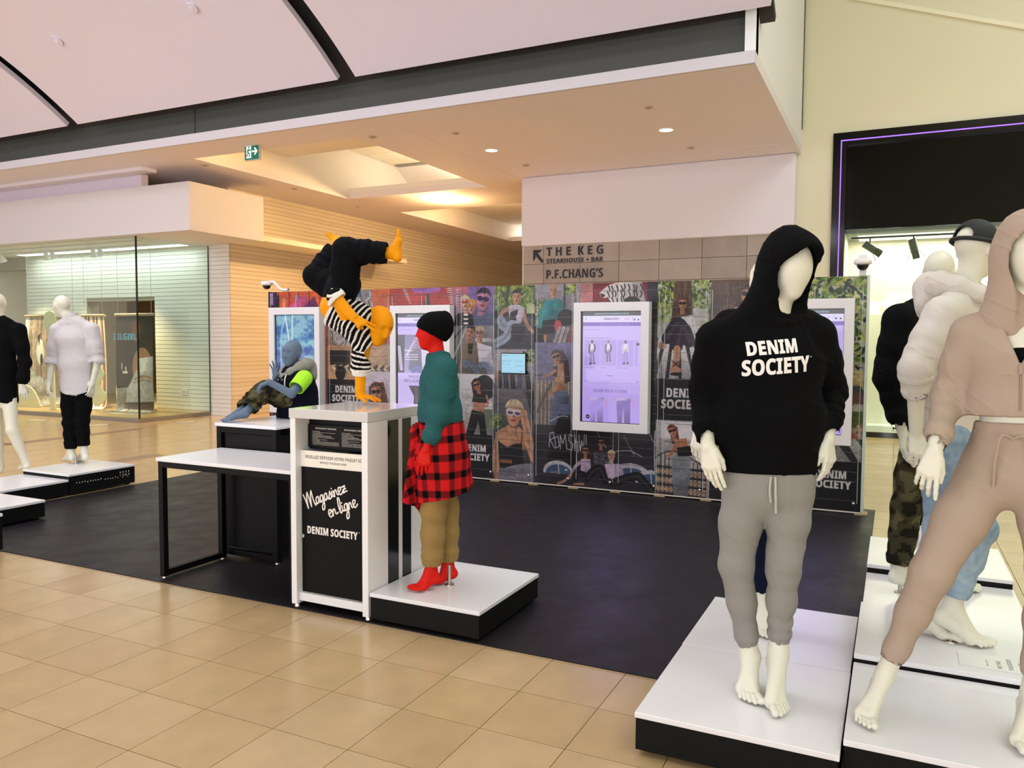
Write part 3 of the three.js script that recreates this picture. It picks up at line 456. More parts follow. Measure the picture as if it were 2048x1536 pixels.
const mural = canvasTex(2048, 636, (g, W, H) => {
  const { poly, limb, ell, grad, leaves, trunk, head } = INK, r = rng(99);
  const clip = (x, y, w, h, fn) => { g.save(); g.beginPath(); g.rect(x, y, w, h); g.clip(); fn(); g.restore(); };
  const GREEN = ['#3d5a22', '#6f8f2e', '#9db347', '#2a3f1c', '#b8c46a', '#557a2a'];
  g.fillStyle = '#1b1a1e'; g.fillRect(0, 0, W, H);
  clip(0, 0, 273, 470, () => { grad(g, 0, 0, 273, 470, '#e8683a', '#5a2a2a'); g.fillStyle = '#31264a'; g.fillRect(0, 0, 40, 70); for (let i = 0; i < 6; i++) { g.fillStyle = ['#b79ad0', '#2c2338', '#f0a070', '#d84f50'][i % 4]; g.fillRect(6 + i * 30, 4 + (i % 3) * 9, 15, 44); } poly(g, '#e95f9a', [90, 60], [170, 10], [200, 60]); poly(g, '#7c3d7a', [160, 60], [215, 20], [235, 62]); g.fillStyle = '#26191f'; for (const x of [44, 96, 142, 190, 240]) g.fillRect(x, 0, 3, 60); });
  clip(273, 0, 273, 320, () => { // spray painted mural over a parked car
    grad(g, 273, 0, 273, 320, '#8d8c90', '#b08a62'); grad(g, 470, 0, 80, 190, '#e06a34', '#a8431f'); poly(g, '#6a4a9a', [284, 0], [350, 0], [330, 18], [290, 22]); poly(g, '#3d6a86', [352, 0], [420, 0], [430, 50], [380, 30]);
    ell(g, '#b9b2a8', 352, 108, 72, 100); ell(g, '#e4ded2', 386, 70, 44, 48); ell(g, '#2b2a2c', 372, 76, 14, 13); ell(g, '#2b2a2c', 408, 70, 11, 12); poly(g, '#3a3736', [392, 86], [400, 102], [386, 102]); g.fillStyle = '#d8d2c6'; for (let i = 0; i < 7; i++) g.fillRect(366 + i * 8, 112, 6, 12);
    for (let i = 0; i < 120; i++) { g.strokeStyle = ['#4c4a4c', '#dcd8d2', '#77726e', '#a39a90'][(r() * 4) | 0]; g.lineWidth = 1.5 + r() * 4; const x = 284 + r() * 200, y = r() * 190; g.beginPath(); g.moveTo(x, y); g.quadraticCurveTo(x + 14, y + 18, x + (r() - 0.5) * 50, y + 34); g.stroke(); }
    g.fillStyle = '#c8a074'; g.fillRect(273, 196, 273, 124); g.fillStyle = '#15120f'; g.fillRect(284, 214, 90, 52); poly(g, '#d8b48a', [430, 214], [546, 200], [546, 280], [440, 290]); for (let i = 0; i < 18; i++) poly(g, i % 2 ? '#4a3626' : '#e0c8a0', [290 + i * 14, 270 + r() * 10], [310 + i * 14, 262], [316 + i * 14, 300]); ell(g, '#0c0b0b', 330, 296, 22, 26);
  });
  clip(273, 318, 146, 318, () => { g.fillStyle = '#0b0a0c'; g.fillRect(273, 318, 146, 318); logo(g, 292, 330, 124, LOGO2, '#e9e5e4', false); });
  clip(419, 286, 127, 350, () => { grad(g, 419, 286, 127, 350, '#d9d2da', '#b3a6b4'); poly(g, '#7a4630', [462, 330], [516, 322], [546, 420], [546, 470], [452, 470]); head(g, 486, 360, 3.1, { skin: '#c98e6c', hair: '#5e3524', glasses: '#26180f', long: 1, tilt: -0.12 }); poly(g, '#c98e6c', [470, 404], [506, 400], [530, 440], [450, 440]); });
  clip(546, 0, 273, 636, () => { grad(g, 546, 0, 273, 636, '#c9453c', '#3a2428'); for (let y = 0; y < 70; y += 11) { g.fillStyle = '#8e2a2a'; g.fillRect(546, y, 273, 1.5); } for (let i = 0; i < 9; i++) { poly(g, '#f1ece8', [590 + i * 4, 4 + i * 6], [616 + i * 2, i * 6], [612 + i * 2, 5 + i * 6]); poly(g, '#f1ece8', [760 + i * 3, 4 + i * 7], [800, i * 7], [796, 6 + i * 7]); } ell(g, '#b070c0', 690, 6, 60, 12); poly(g, '#4a3640', [690, 30], [704, 30], [708, 70], [684, 70]); ell(g, '#4a3640', 697, 26, 6, 8); });
  // column of couples
  clip(794, 0, 156, 127, () => { grad(g, 794, 0, 156, 127, '#c86a7a', '#7d7f9c'); grad(g, 850, 0, 100, 127, '#9a74b8', '#5d6386'); for (let i = 0; i < 9; i++) poly(g, '#eae4e4', [800 + i, 10 + i * 9], [826, 6 + i * 9], [824, 11 + i * 9]); head(g, 908, 44, 3.4, { skin: '#c48aa8', hair: '#2b2038', glasses: '#2a2450', tilt: 0.15 }); poly(g, '#5d6688', [872, 100], [950, 84], [950, 127], [866, 127]); head(g, 866, 66, 2.1, { skin: '#d8a0a0', hair: '#e0a23a', glasses: '#b07a30', tilt: 0.2 }); head(g, 842, 52, 2.2, { skin: skinC, hair: '#efe0b8', glasses: '#a0502a', tilt: -0.05 }); poly(g, '#1a1820', [806, 92], [836, 84], [838, 127], [800, 127]); poly(g, '#1a1820', [852, 84], [872, 96], [874, 127], [850, 127]); for (let i = 0; i < 6; i++) { g.fillStyle = i % 2 ? '#15131a' : '#ece8e4'; g.fillRect(836, 88 + i * 7, 17, 7); } });
  clip(794, 127, 156, 158, () => { grad(g, 794, 127, 156, 158, '#8b8f92', '#57524c'); limb(g, '#c8c6c0', 5, [790, 250], [850, 128]); limb(g, '#3f3c3a', 6, [790, 180], [840, 128]); poly(g, '#d8d4ce', [880, 168], [950, 168], [950, 180], [880, 180]); head(g, 896, 152, 2.1, { skin: '#dda88a', hair: '#ddc9a0', glasses: '#7a6a60' }); head(g, 860, 150, 2.2, { skin: '#c08a68', hair: '#2a1c14', tilt: 0.3 }); poly(g, '#8a7860', [832, 182], [884, 178], [892, 250], [822, 262]); poly(g, '#17151a', [852, 186], [872, 186], [868, 220], [854, 220]); poly(g, '#e4e2ea', [886, 182], [940, 196], [946, 262], [894, 250]); limb(g, '#62738c', 22, [840, 256], [866, 242], [888, 284]); limb(g, '#6d7f9a', 20, [900, 256], [930, 250], [936, 290]); limb(g, '#c08a68', 7, [826, 250], [820, 284]); });
  clip(794, 285, 156, 200, () => { grad(g, 794, 285, 156, 200, '#e6e4e6', '#b4b2ae'); ell(g, '#23232c', 915, 330, 38, 42); grad(g, 880, 400, 70, 85, '#66724f', '#8c908a'); leaves(g, 800, 430, 30, 55, 50, GREEN, 4, 3); head(g, 886, 322, 1.9, { skin: '#b9785a', hair: '#17161d', glasses: '#31221c', tilt: -0.35, long: 1 }); poly(g, '#16141a', [874, 352], [920, 350], [926, 380], [868, 378]); poly(g, '#c88e6c', [874, 378], [918, 380], [912, 412], [872, 404]); poly(g, '#0c0b0e', [868, 404], [914, 412], [924, 485], [900, 485], [892, 440], [876, 485], [846, 485]); limb(g, '#c88e6c', 7, [922, 356], [934, 384], [912, 394]); });
  clip(794, 485, 156, 151, () => { g.fillStyle = '#0a0a0c'; g.fillRect(794, 485, 156, 151); logo(g, 822, 510, 112, LOGO2, '#eae7e8'); });
  // seated man, street, blonde
  clip(950, 0, 143, 203, () => { grad(g, 950, 0, 143, 80, '#8fa34a', '#4f6f36'); leaves(g, 950, 0, 143, 70, 240, GREEN, 5, 12); limb(g, '#32261c', 8, [998, 110], [992, 50], [1002, 0]); limb(g, '#32261c', 4, [992, 50], [974, 14]); g.fillStyle = '#b9c48a'; g.fillRect(1064, 60, 29, 30); grad(g, 950, 104, 143, 100, '#55545a', '#2c2b30'); for (let i = 0; i < 7; i++) { g.strokeStyle = '#1f1e22'; g.lineWidth = 1.5; g.beginPath(); g.moveTo(950, 130 + i * 12); g.lineTo(1093, 118 + i * 15); g.stroke(); g.beginPath(); g.moveTo(1000 + i * 18, 110); g.lineTo(980 + i * 28, 203); g.stroke(); }
    head(g, 1029, 38, 2.1, { skin: '#c99372', hair: '#1c1614' }); limb(g, '#c99372', 13, [1005, 72], [976, 82], [972, 104]); limb(g, '#c99372', 12, [1052, 76], [1060, 120], [1086, 148]); poly(g, '#d9d0dc', [1000, 66], [1022, 60], [1038, 62], [1058, 72], [1048, 112], [1032, 138], [1006, 124]); poly(g, '#221a22', [1008, 84], [1034, 76], [1032, 94], [1026, 96], [1030, 112], [1004, 110]); limb(g, '#93a6bc', 30, [1012, 124], [984, 138], [974, 110]); limb(g, '#9fb1c4', 30, [1010, 130], [1000, 164], [952, 186]); ell(g, '#0d0d10', 1034, 152, 24, 30); ell(g, '#2b2b31', 1030, 134, 20, 12, 0.2); });
  clip(950, 203, 143, 170, () => { grad(g, 950, 203, 143, 170, '#b9b6bc', '#6a6864'); leaves(g, 1056, 206, 37, 40, 70, GREEN, 5, 33); grad(g, 950, 300, 143, 73, '#84808a', '#4c4a4e'); for (const [x, c] of [[968, '#15141a'], [990, '#2a2a34'], [1014, '#101014'], [1040, '#4c5566'], [1068, '#15151b']]) limb(g, c, 16, [x, 280], [x + 4, 310], [x + (r() - 0.5) * 16, 340]); limb(g, '#b87a58', 9, [960, 276], [956, 300]); g.fillStyle = '#b0aab4'; g.fillRect(950, 340, 100, 8); });
  clip(944, 330, 200, 306, () => { g.save(); g.translate(0, 4);
    grad(g, 944, 326, 200, 310, '#6d6a70', '#2c2a2e'); g.fillStyle = '#494a3c'; g.fillRect(944, 400, 40, 50); leaves(g, 944, 410, 40, 46, 60, GREEN, 5, 5); ell(g, '#43474e', 968, 390, 30, 18); poly(g, '#202026', [1060, 330], [1144, 330], [1144, 480], [1086, 420]);
    limb(g, '#c98e66', 30, [966, 500], [958, 570], [972, 636]); poly(g, '#d29a72', [956, 470], [1000, 444], [1040, 448], [1076, 478], [1080, 520], [960, 530]); head(g, 1022, 406, 4.0, { skin: '#d8a27c', hair: '#e8d3a8', glasses: '#4a2a66', frame: '#f0e6e0', tilt: 0.08, lip: '#b0524a' }); limb(g, '#d49c74', 26, [1072, 486], [1096, 560], [1086, 524], [1064, 440], [1056, 404]); limb(g, '#d49c74', 30, [1072, 490], [1100, 552], [1104, 560]);
    poly(g, '#121116', [964, 494], [980, 506], [1000, 516], [1024, 504], [1050, 500], [1060, 580], [972, 590]); limb(g, '#121116', 2.5, [964, 496], [962, 462]); limb(g, '#121116', 2.5, [1048, 502], [1052, 464]); g.fillStyle = '#8a5a34'; g.fillRect(972, 556, 44, 12); limb(g, '#8b8a92', 46, [986, 610], [1060, 580], [1124, 596]); limb(g, '#777680', 44, [1000, 640], [1080, 625], [1140, 640]); ell(g, '#d49c74', 1116, 576, 24, 11); g.fillStyle = '#6d6c74'; g.fillRect(970, 584, 60, 26); g.restore(); });
  // teal blouse, railing
  clip(1093, 0, 136, 181, () => { grad(g, 1093, 0, 136, 181, '#a9a6ae', '#4c4a4e'); leaves(g, 1093, 50, 34, 80, 60, GREEN, 6, 8); g.fillStyle = '#3c4438'; g.fillRect(1190, 0, 7, 90); leaves(g, 1196, 0, 33, 30, 30, GREEN, 6, 9); limb(g, skinB, 10, [1132, 150], [1126, 181]); head(g, 1156, 22, 1.9, { skin: '#d5a184', hair: '#e2b48a' }); poly(g, '#1d9193', [1136, 48], [1176, 44], [1188, 92], [1166, 112], [1122, 118], [1112, 84]); limb(g, '#23a0a0', 15, [1132, 56], [1112, 92], [1112, 128]); limb(g, '#177f84', 14, [1180, 56], [1188, 88], [1164, 104]); limb(g, '#0f6a70', 3, [1150, 60], [1156, 84], [1146, 108]); poly(g, '#151219', [1120, 112], [1164, 108], [1160, 156], [1116, 156]); ell(g, '#131216', 1200, 104, 30, 26); ell(g, '#2a2a31', 1194, 92, 14, 8); ell(g, '#c84a4a', 1172, 128, 12, 18); for (let i = 0; i < 5; i++) limb(g, ['#b9b2b0', '#c8c2c0', '#a8a29e', '#c04a42', '#4a7ab0'][i], 10, [1160 + i * 16, 181], [1178 + i * 14, 136]); poly(g, '#0f0e12', [1093, 130], [1120, 140], [1126, 181], [1093, 181]); });
  clip(1093, 181, 136, 284, () => { grad(g, 1093, 181, 136, 150, '#8280a6', '#6f6c86'); grad(g, 1093, 300, 136, 165, '#8f8478', '#6a6058'); for (const y of [180, 236]) { g.fillStyle = '#5c5a74'; g.fillRect(1100, y + 70, 129, 1.5); } g.fillStyle = '#3d3a44'; g.fillRect(1093, 282, 70, 4); for (let i = 0; i < 9; i++) { g.fillStyle = '#cfc6bc'; g.fillRect(1104 + i * 13, 300, 2.6, 165); } limb(g, '#6a6460', 9, [1093, 420], [1150, 310]);
    poly(g, '#4a3328', [1164, 210], [1186, 202], [1208, 236], [1214, 300], [1196, 310], [1184, 262]); head(g, 1168, 226, 2.0, { skin: '#c08a64', hair: '#4a3328', glasses: '#2a1d18', tilt: -0.3 }); poly(g, '#c9946c', [1160, 250], [1192, 244], [1198, 330], [1164, 334]); poly(g, '#241f28', [1158, 256], [1172, 252], [1170, 290], [1158, 286]); limb(g, '#c9946c', 12, [1186, 262], [1170, 318], [1152, 346]); limb(g, '#c9946c', 10, [1164, 268], [1146, 282], [1124, 288]); poly(g, '#66738e', [1160, 334], [1206, 330], [1222, 392], [1210, 465], [1150, 465], [1146, 420]); poly(g, '#55617a', [1186, 350], [1212, 346], [1208, 372], [1184, 372]); });
  // graffiti, tents, group
  clip(1093, 405, 409, 231, () => {
    grad(g, 1093, 440, 409, 196, '#211f26', '#34323a'); poly(g, '#0d0c10', [1130, 636], [1146, 500], [1180, 404], [1216, 404], [1244, 540], [1240, 636]); limb(g, '#d9d7dc', 2.5, [1150, 428], [1180, 408], [1208, 410]); limb(g, '#cfcdd2', 2.5, [1218, 410], [1236, 480], [1240, 560]);
    g.strokeStyle = '#e4e2e6'; g.lineWidth = 2.6; g.lineCap = 'round'; const S = (...p) => { g.beginPath(); p.forEach(([x, y], i) => g[i ? 'lineTo' : 'moveTo'](x, y)); g.stroke(); };
    S([1146, 510], [1148, 466], [1160, 462], [1162, 480], [1149, 486], [1164, 512]); S([1168, 512], [1165, 478], [1176, 474], [1180, 505], [1168, 512]); S([1184, 514], [1183, 470], [1192, 496], [1200, 466], [1206, 514]); S([1226, 470], [1214, 466], [1212, 486], [1226, 496], [1222, 516], [1210, 512]); S([1232, 468], [1232, 516]); S([1232, 490], [1242, 486], [1243, 520]); S([1246, 466], [1250, 516], [1255, 484], [1260, 516], [1264, 464]); S([1270, 464], [1269, 500]); S([1269, 510], [1269, 513]);
    const tent = (x, y, w, h) => { ell(g, '#c2c2c8', x, y, w, h); ell(g, '#3f5a78', x + 2, y + 6, w * 0.86, h * 0.82); ell(g, '#7a7a80', x - w * 0.2, y + h * 0.5, w * 0.5, h * 0.5); g.fillStyle = '#2b2930'; g.fillRect(x - w - 6, y + 8, 2 * w + 12, h); limb(g, '#d2d2d6', 3, [x, y - h], [x + 4, y + 8]); };
    tent(1176, 584, 50, 34); tent(1412, 586, 66, 44); tent(1474, 592, 46, 34); for (const [a, b] of [[1300, 470], [1390, 486], [1466, 470]]) limb(g, '#bdbcc4', 2.5, [a, b - 26], [a + 14, b], [a + 34, b + 30]); limb(g, '#cfced4', 2.5, [1330, 520], [1400, 496], [1450, 522]); limb(g, '#dcdbe0', 3, [1486, 440], [1484, 520], [1490, 580]);
    head(g, 1318, 486, 1.35, { skin: '#b98566', hair: '#1a1518', glasses: '#0d0b0e' }); poly(g, '#4a4850', [1294, 516], [1342, 512], [1350, 580], [1296, 584]); for (let i = 0; i < 40; i++) ell(g, ['#8a8890', '#26252b'][i % 2], 1296 + r() * 50, 516 + r() * 60, 3, 2); head(g, 1268, 514, 1.5, { skin: '#c08a6c', hair: '#2c1a16', glasses: '#1c1214', long: 1 }); poly(g, '#c9b4cc', [1254, 540], [1284, 538], [1288, 584], [1252, 576]); limb(g, '#c6adc8', 10, [1256, 548], [1236, 560], [1222, 586]); head(g, 1352, 524, 1.6, { skin: '#d8a890', hair: '#ecd8b4' }); poly(g, '#cdb6d2', [1330, 550], [1376, 546], [1394, 596], [1340, 592]); limb(g, '#cdb6d2', 11, [1380, 556], [1392, 586], [1366, 612]); limb(g, '#141318', 24, [1276, 596], [1312, 548], [1332, 600]); limb(g, '#111015', 26, [1360, 606], [1432, 572], [1450, 592], [1490, 632]); limb(g, '#0f0e12', 22, [1256, 588], [1226, 596]); limb(g, '#c08a6c', 8, [1222, 588], [1204, 612], [1178, 622]); limb(g, '#c08a6c', 7, [1262, 618], [1232, 620]); ell(g, '#dadae2', 1204, 578, 5, 3);
  });
  clip(1229, 0, 261, 64, () => { grad(g, 1229, 0, 261, 64, '#b0aaa8', '#8a8480'); g.fillStyle = '#d28a86'; g.fillRect(1246, 0, 40, 64); g.fillStyle = '#8e2630'; g.fillRect(1286, 0, 200, 64); for (let y = 6; y < 64; y += 9) { g.fillStyle = '#701c26'; g.fillRect(1286, y, 200, 1.4); }
    poly(g, '#ece6e0', [1306, 30], [1336, 6], [1380, -4], [1440, 0], [1452, 64], [1352, 64], [1330, 44], [1316, 46]); for (let i = 0; i < 26; i++) { const x = 1330 + (i % 9) * 13 + r() * 6, y = 4 + ((i / 9) | 0) * 20 + r() * 6; limb(g, '#17141a', 3.4, [x, y], [x + 5, y + 9], [x + (r() - 0.3) * 12, y + 18]); } poly(g, '#17141a', [1308, 30], [1326, 36], [1318, 46]); ell(g, '#1b1412', 1410, 60, 26, 18); g.fillStyle = '#2a2338'; g.fillRect(1456, 0, 34, 64); });
  // park: woman on a zebra crossing
  clip(1488, 0, 148, 284, () => { grad(g, 1488, 0, 148, 170, '#cfd6c4', '#b4b8ae'); leaves(g, 1488, 0, 148, 80, 330, GREEN, 6, 51); leaves(g, 1488, 60, 50, 60, 60, ['#8fae4a', '#b6c66a', '#6f8f2e'], 5, 52); g.fillStyle = '#6d8a3a'; g.fillRect(1600, 148, 36, 18); trunk(g, 1534, 1590, 0, 130, 5); grad(g, 1488, 164, 148, 120, '#2b2634', '#1e1b26'); for (let i = 0; i < 7; i++) poly(g, '#dfe3e0', [1500 + i * 19, 150 + (i % 2) * 8], [1512 + i * 17, 150], [1474 + i * 40, 284], [1448 + i * 38, 284]);
    poly(g, '#4a2e20', [1550, 52], [1578, 50], [1588, 112], [1572, 120], [1548, 90]); head(g, 1562, 66, 1.75, { skin: '#c8946e', hair: '#5a3826', glasses: '#1c120e', long: 0 }); poly(g, '#e4e8e4', [1558, 104], [1590, 98], [1596, 130], [1574, 150]); limb(g, '#dfe4e2', 11, [1590, 108], [1596, 150], [1616, 178]); limb(g, '#1c1626', 34, [1578, 172], [1556, 100], [1518, 166]); limb(g, '#241c30', 32, [1584, 176], [1564, 110], [1548, 190]); limb(g, '#c9946e', 20, [1548, 196], [1548, 226], [1542, 248]); limb(g, '#16121a', 3, [1534, 232], [1556, 250]); limb(g, '#16121a', 3, [1560, 230], [1536, 248]); ell(g, '#c9946e', 1544, 258, 17, 10); ell(g, '#b98a66', 1500, 188, 16, 10, 0.3); ell(g, '#15111a', 1546, 270, 18, 5); });
  clip(1488, 284, 148, 122, () => { g.fillStyle = '#08080b'; g.fillRect(1488, 284, 148, 122); logo(g, 1502, 302, 128, LOGO2, '#e6e4e4'); });
  clip(1488, 406, 160, 230, () => { grad(g, 1488, 406, 160, 230, '#cfccd0', '#9c948c'); g.fillStyle = '#f0eef0'; g.fillRect(1500, 410, 136, 50); for (let i = 0; i < 12; i++) { g.fillStyle = '#2a2420'; g.fillRect(1492 + i * 12, 500 + i * 3, 2.4, 136); } for (let i = 0; i < 8; i++) poly(g, i % 2 ? '#c8a078' : '#3a2a22', [1490, 540 + i * 13], [1640, 546 + i * 13], [1640, 552 + i * 13], [1490, 548 + i * 13]); limb(g, '#4c4644', 4, [1488, 520], [1530, 480], [1640, 540]);
    poly(g, '#7a3d2c', [1528, 428], [1552, 424], [1560, 470], [1538, 476]); head(g, 1538, 438, 1.7, { skin: '#c58e6e', hair: '#7a3d2c', glasses: '#2a1614', tilt: -0.3 }); poly(g, '#c4885f', [1544, 462], [1580, 456], [1588, 500], [1552, 510]); poly(g, '#17151a', [1552, 486], [1590, 478], [1598, 506], [1556, 512]); limb(g, '#c4885f', 9, [1552, 470], [1540, 500], [1528, 512]); poly(g, '#8b9397', [1540, 512], [1590, 508], [1594, 556], [1584, 636], [1546, 636], [1536, 556]); });
  // tree with two heads, trees, car, crossing
  clip(1636, 0, 412, 500, () => { grad(g, 1636, 0, 412, 500, '#cdd4be', '#a9ab9c'); leaves(g, 1636, 0, 412, 120, 380, GREEN, 8, 71); trunk(g, 1640, 1760, 0, 260, 6); trunk(g, 1830, 1880, 0, 200, 7); leaves(g, 1890, 0, 158, 250, 420, ['#2c431c', '#5f8a2a', '#9cb648', '#cdd06a', '#1d2f14'], 8, 72); head(g, 1744, 44, 2.5, { skin: '#b98a68', hair: '#3a241a', glasses: '#17120e', tilt: 0.1 }); poly(g, '#6f8f7a', [1690, 110], [1716, 66], [1750, 70], [1760, 120]); head(g, 1722, 92, 2.4, { skin: '#d8a882', hair: '#4a2418', tilt: 0 }); grad(g, 1990, 250, 58, 60, '#d6c98a', '#b8a860'); g.fillStyle = '#6a4a44'; g.fillRect(1996, 305, 52, 34); poly(g, '#3c5254', [2004, 306], [2016, 290], [2040, 290], [2048, 306]); ell(g, '#15120f', 2014, 340, 8, 8); g.fillStyle = '#c8c4b4'; g.fillRect(1990, 344, 58, 14); grad(g, 1990, 358, 58, 44, '#4f6a26', '#6d7a34'); leaves(g, 1990, 392, 58, 24, 50, ['#c9a45a', '#8a5a34', '#d8c07a'], 4, 73); ell(g, '#b86a4e', 2022, 424, 20, 8, 0.4); });
  clip(1776, 432, 272, 70, () => { g.fillStyle = '#2b3034'; g.fillRect(1776, 432, 272, 70); for (let i = 0; i < 5; i++) poly(g, '#c8ccc4', [1780 + i * 56, 432], [1808 + i * 56, 432], [1860 + i * 56, 502], [1822 + i * 56, 502]); });
  photoPass(g, W, H, 1);
  clip(1776, 494, 272, 142, () => { g.fillStyle = '#060709'; g.fillRect(1776, 494, 272, 142); logo(g, 1920, 512, 104, LOGO2, '#dfe2da'); });
});
{
  const CX = -3.775, L = 7.05, HT = 2.19, ZF = -7.87, t = thing('display_wall', 'long back wall of printed fashion photographs with dark logo panels', 'display wall', [CX, 0.006, ZF]);
  mural.repeat.set(1 / L, 1 / HT); mural.offset.set(0.5, 0.006 / HT);
  const pm = new THREE.MeshPhysicalMaterial({ map: mural, color: 0xcfcace, roughness: 0.5, specularIntensity: 0.5, clearcoat: 0.25, clearcoatRoughness: 0.08 }), edge = std(0xb4c0bc, 0.15), rail = std(0x5c5a5e, 0.3, { metalness: 0.6 }), H0 = 0.02;
  part('backing', box(-L / 2, L / 2, H0, HT - 0.006, -0.14, -0.02), M.blackMat, t);
  const rl = []; for (let k = 0; k < 23; k++) rl.push(box(-0.195, 0.195, 0.12 + k * 0.09, 0.1232 + k * 0.09, 0.0, 0.003)); const rg = merge(rl.filter((_, k) => (k * 7) % 5 !== 2));
  for (let i = 0; i < 15; i++) {
    const x0 = -L / 2 + i * 0.47, p = part('panel', box(x0 + 0.0015, x0 + 0.4685, H0, HT - 0.006, -0.02, 0, 0.0012), pm, t);
    part('slat_rail', rg, rail, p, [x0 + 0.235, 0, 0]); for (const e of [0.028, 0.437]) part('acrylic_edge', box(x0 + e, x0 + e + 0.004, 0.1, HT - 0.1, 0, 0.002), edge, p);
    part('bolt', new THREE.SphereGeometry(0.014, 16, 8).scale(1, 1, 0.6), M.chrome, p, [x0 + 0.41, 0.1, 0.004]);
    part('foot_block', box(x0 + 0.42, x0 + 0.53, 0, H0, -0.1, 0.03, 0.003), std(0xa38d6e, 0.6), t);
  }
  part('base_rail', box(-L / 2, L / 2, H0 - 0.006, H0 + 0.004, 0.001, 0.01), std(0xd8d4cc, 0.3), t);
  part('end_panel', box(L / 2, L / 2 + 0.025, 0.02, HT, -0.16, 0.02, 0.004), std(0xb9c4b8, 0.2), t); part('end_panel', box(-L / 2 - 0.012, -L / 2, 0.02, HT, -0.16, 0.0, 0.004), std(0x1c1a1e, 0.3), t);
}
// ------------------------------------------------------------------ touch screens
function page(g, w, h) { grad0(g, 0, 0, w, h, '#c9b4f4', '#b79cf0'); g.fillStyle = '#1b1612'; g.fillRect(0, 0, w, h * 0.035); g.fillStyle = '#9fd4e4'; g.font = `bold ${w * 0.03}px sans-serif`; g.textAlign = 'center'; g.fillText('LIVRAISON GRATUITE SUR COMMANDES DE $100 CAD+', w / 2, h * 0.024, w * 0.6); g.fillStyle = '#e2d6fa'; g.fillRect(0, h * 0.035, w, h * 0.055); g.fillStyle = '#2a1f4a'; g.font = `bold ${w * 0.046}px sans-serif`; g.fillText('DENIM SOCIETY', w * 0.5, h * 0.072, w * 0.27); g.fillStyle = '#6d55b8'; g.fillRect(0, h * 0.095, w, h * 0.032); g.fillStyle = '#b9a8ec'; g.font = `${w * 0.022}px sans-serif`; g.fillText('LIVRAISON GRATUITE SUR LES COMMANDES DE $100+', w * 0.55, h * 0.115, w * 0.66); g.strokeStyle = '#6d5a9a'; g.lineWidth = 2; for (const x of [0.79, 0.87]) { g.beginPath(); g.arc(w * x, h * 0.063, 9, 0, 7); g.stroke(); } g.fillStyle = '#2a1f4a'; for (const x of [0.895, 0.955]) { g.beginPath(); g.arc(w * x, h * 0.072, 7, 0, 7); g.fill(); } g.strokeRect(w * 0.73, h * 0.058, 8, 12); for (let k = 0; k < 3; k++) g.fillRect(w * 0.035, h * (0.056 + k * 0.006), 14, 1.5); g.fillStyle = '#7a68b0'; g.fillRect(w * 0.03, h * 0.158, w * 0.26, 3); }
const grad0 = INK.grad;
function model(g, x, y, s, top, pants, shoe, hd) { const { limb, poly, ell } = INK; limb(g, pants, 9 * s, [x - 5 * s, y + 50 * s], [x - 6 * s, y + 78 * s], [x - 5 * s, y + 104 * s]); limb(g, pants, 9 * s, [x + 5 * s, y + 50 * s], [x + 8 * s, y + 76 * s], [x + 10 * s, y + 102 * s]); poly(g, '#e6dcf4', [x - 9 * s, y + 16 * s], [x + 9 * s, y + 16 * s], [x + 9 * s, y + 52 * s], [x - 9 * s, y + 52 * s]); limb(g, top, 8 * s, [x - 11 * s, y + 20 * s], [x - 15 * s, y + 38 * s], [x - 13 * s, y + 58 * s]); limb(g, top, 8 * s, [x + 11 * s, y + 20 * s], [x + 17 * s, y + 38 * s], [x + 10 * s, y + 50 * s]); ell(g, hd, x, y + 6 * s, 6 * s, 8 * s); ell(g, shoe, x - 7 * s, y + 108 * s, 7 * s, 4 * s); ell(g, shoe, x + 12 * s, y + 106 * s, 7 * s, 4 * s); }
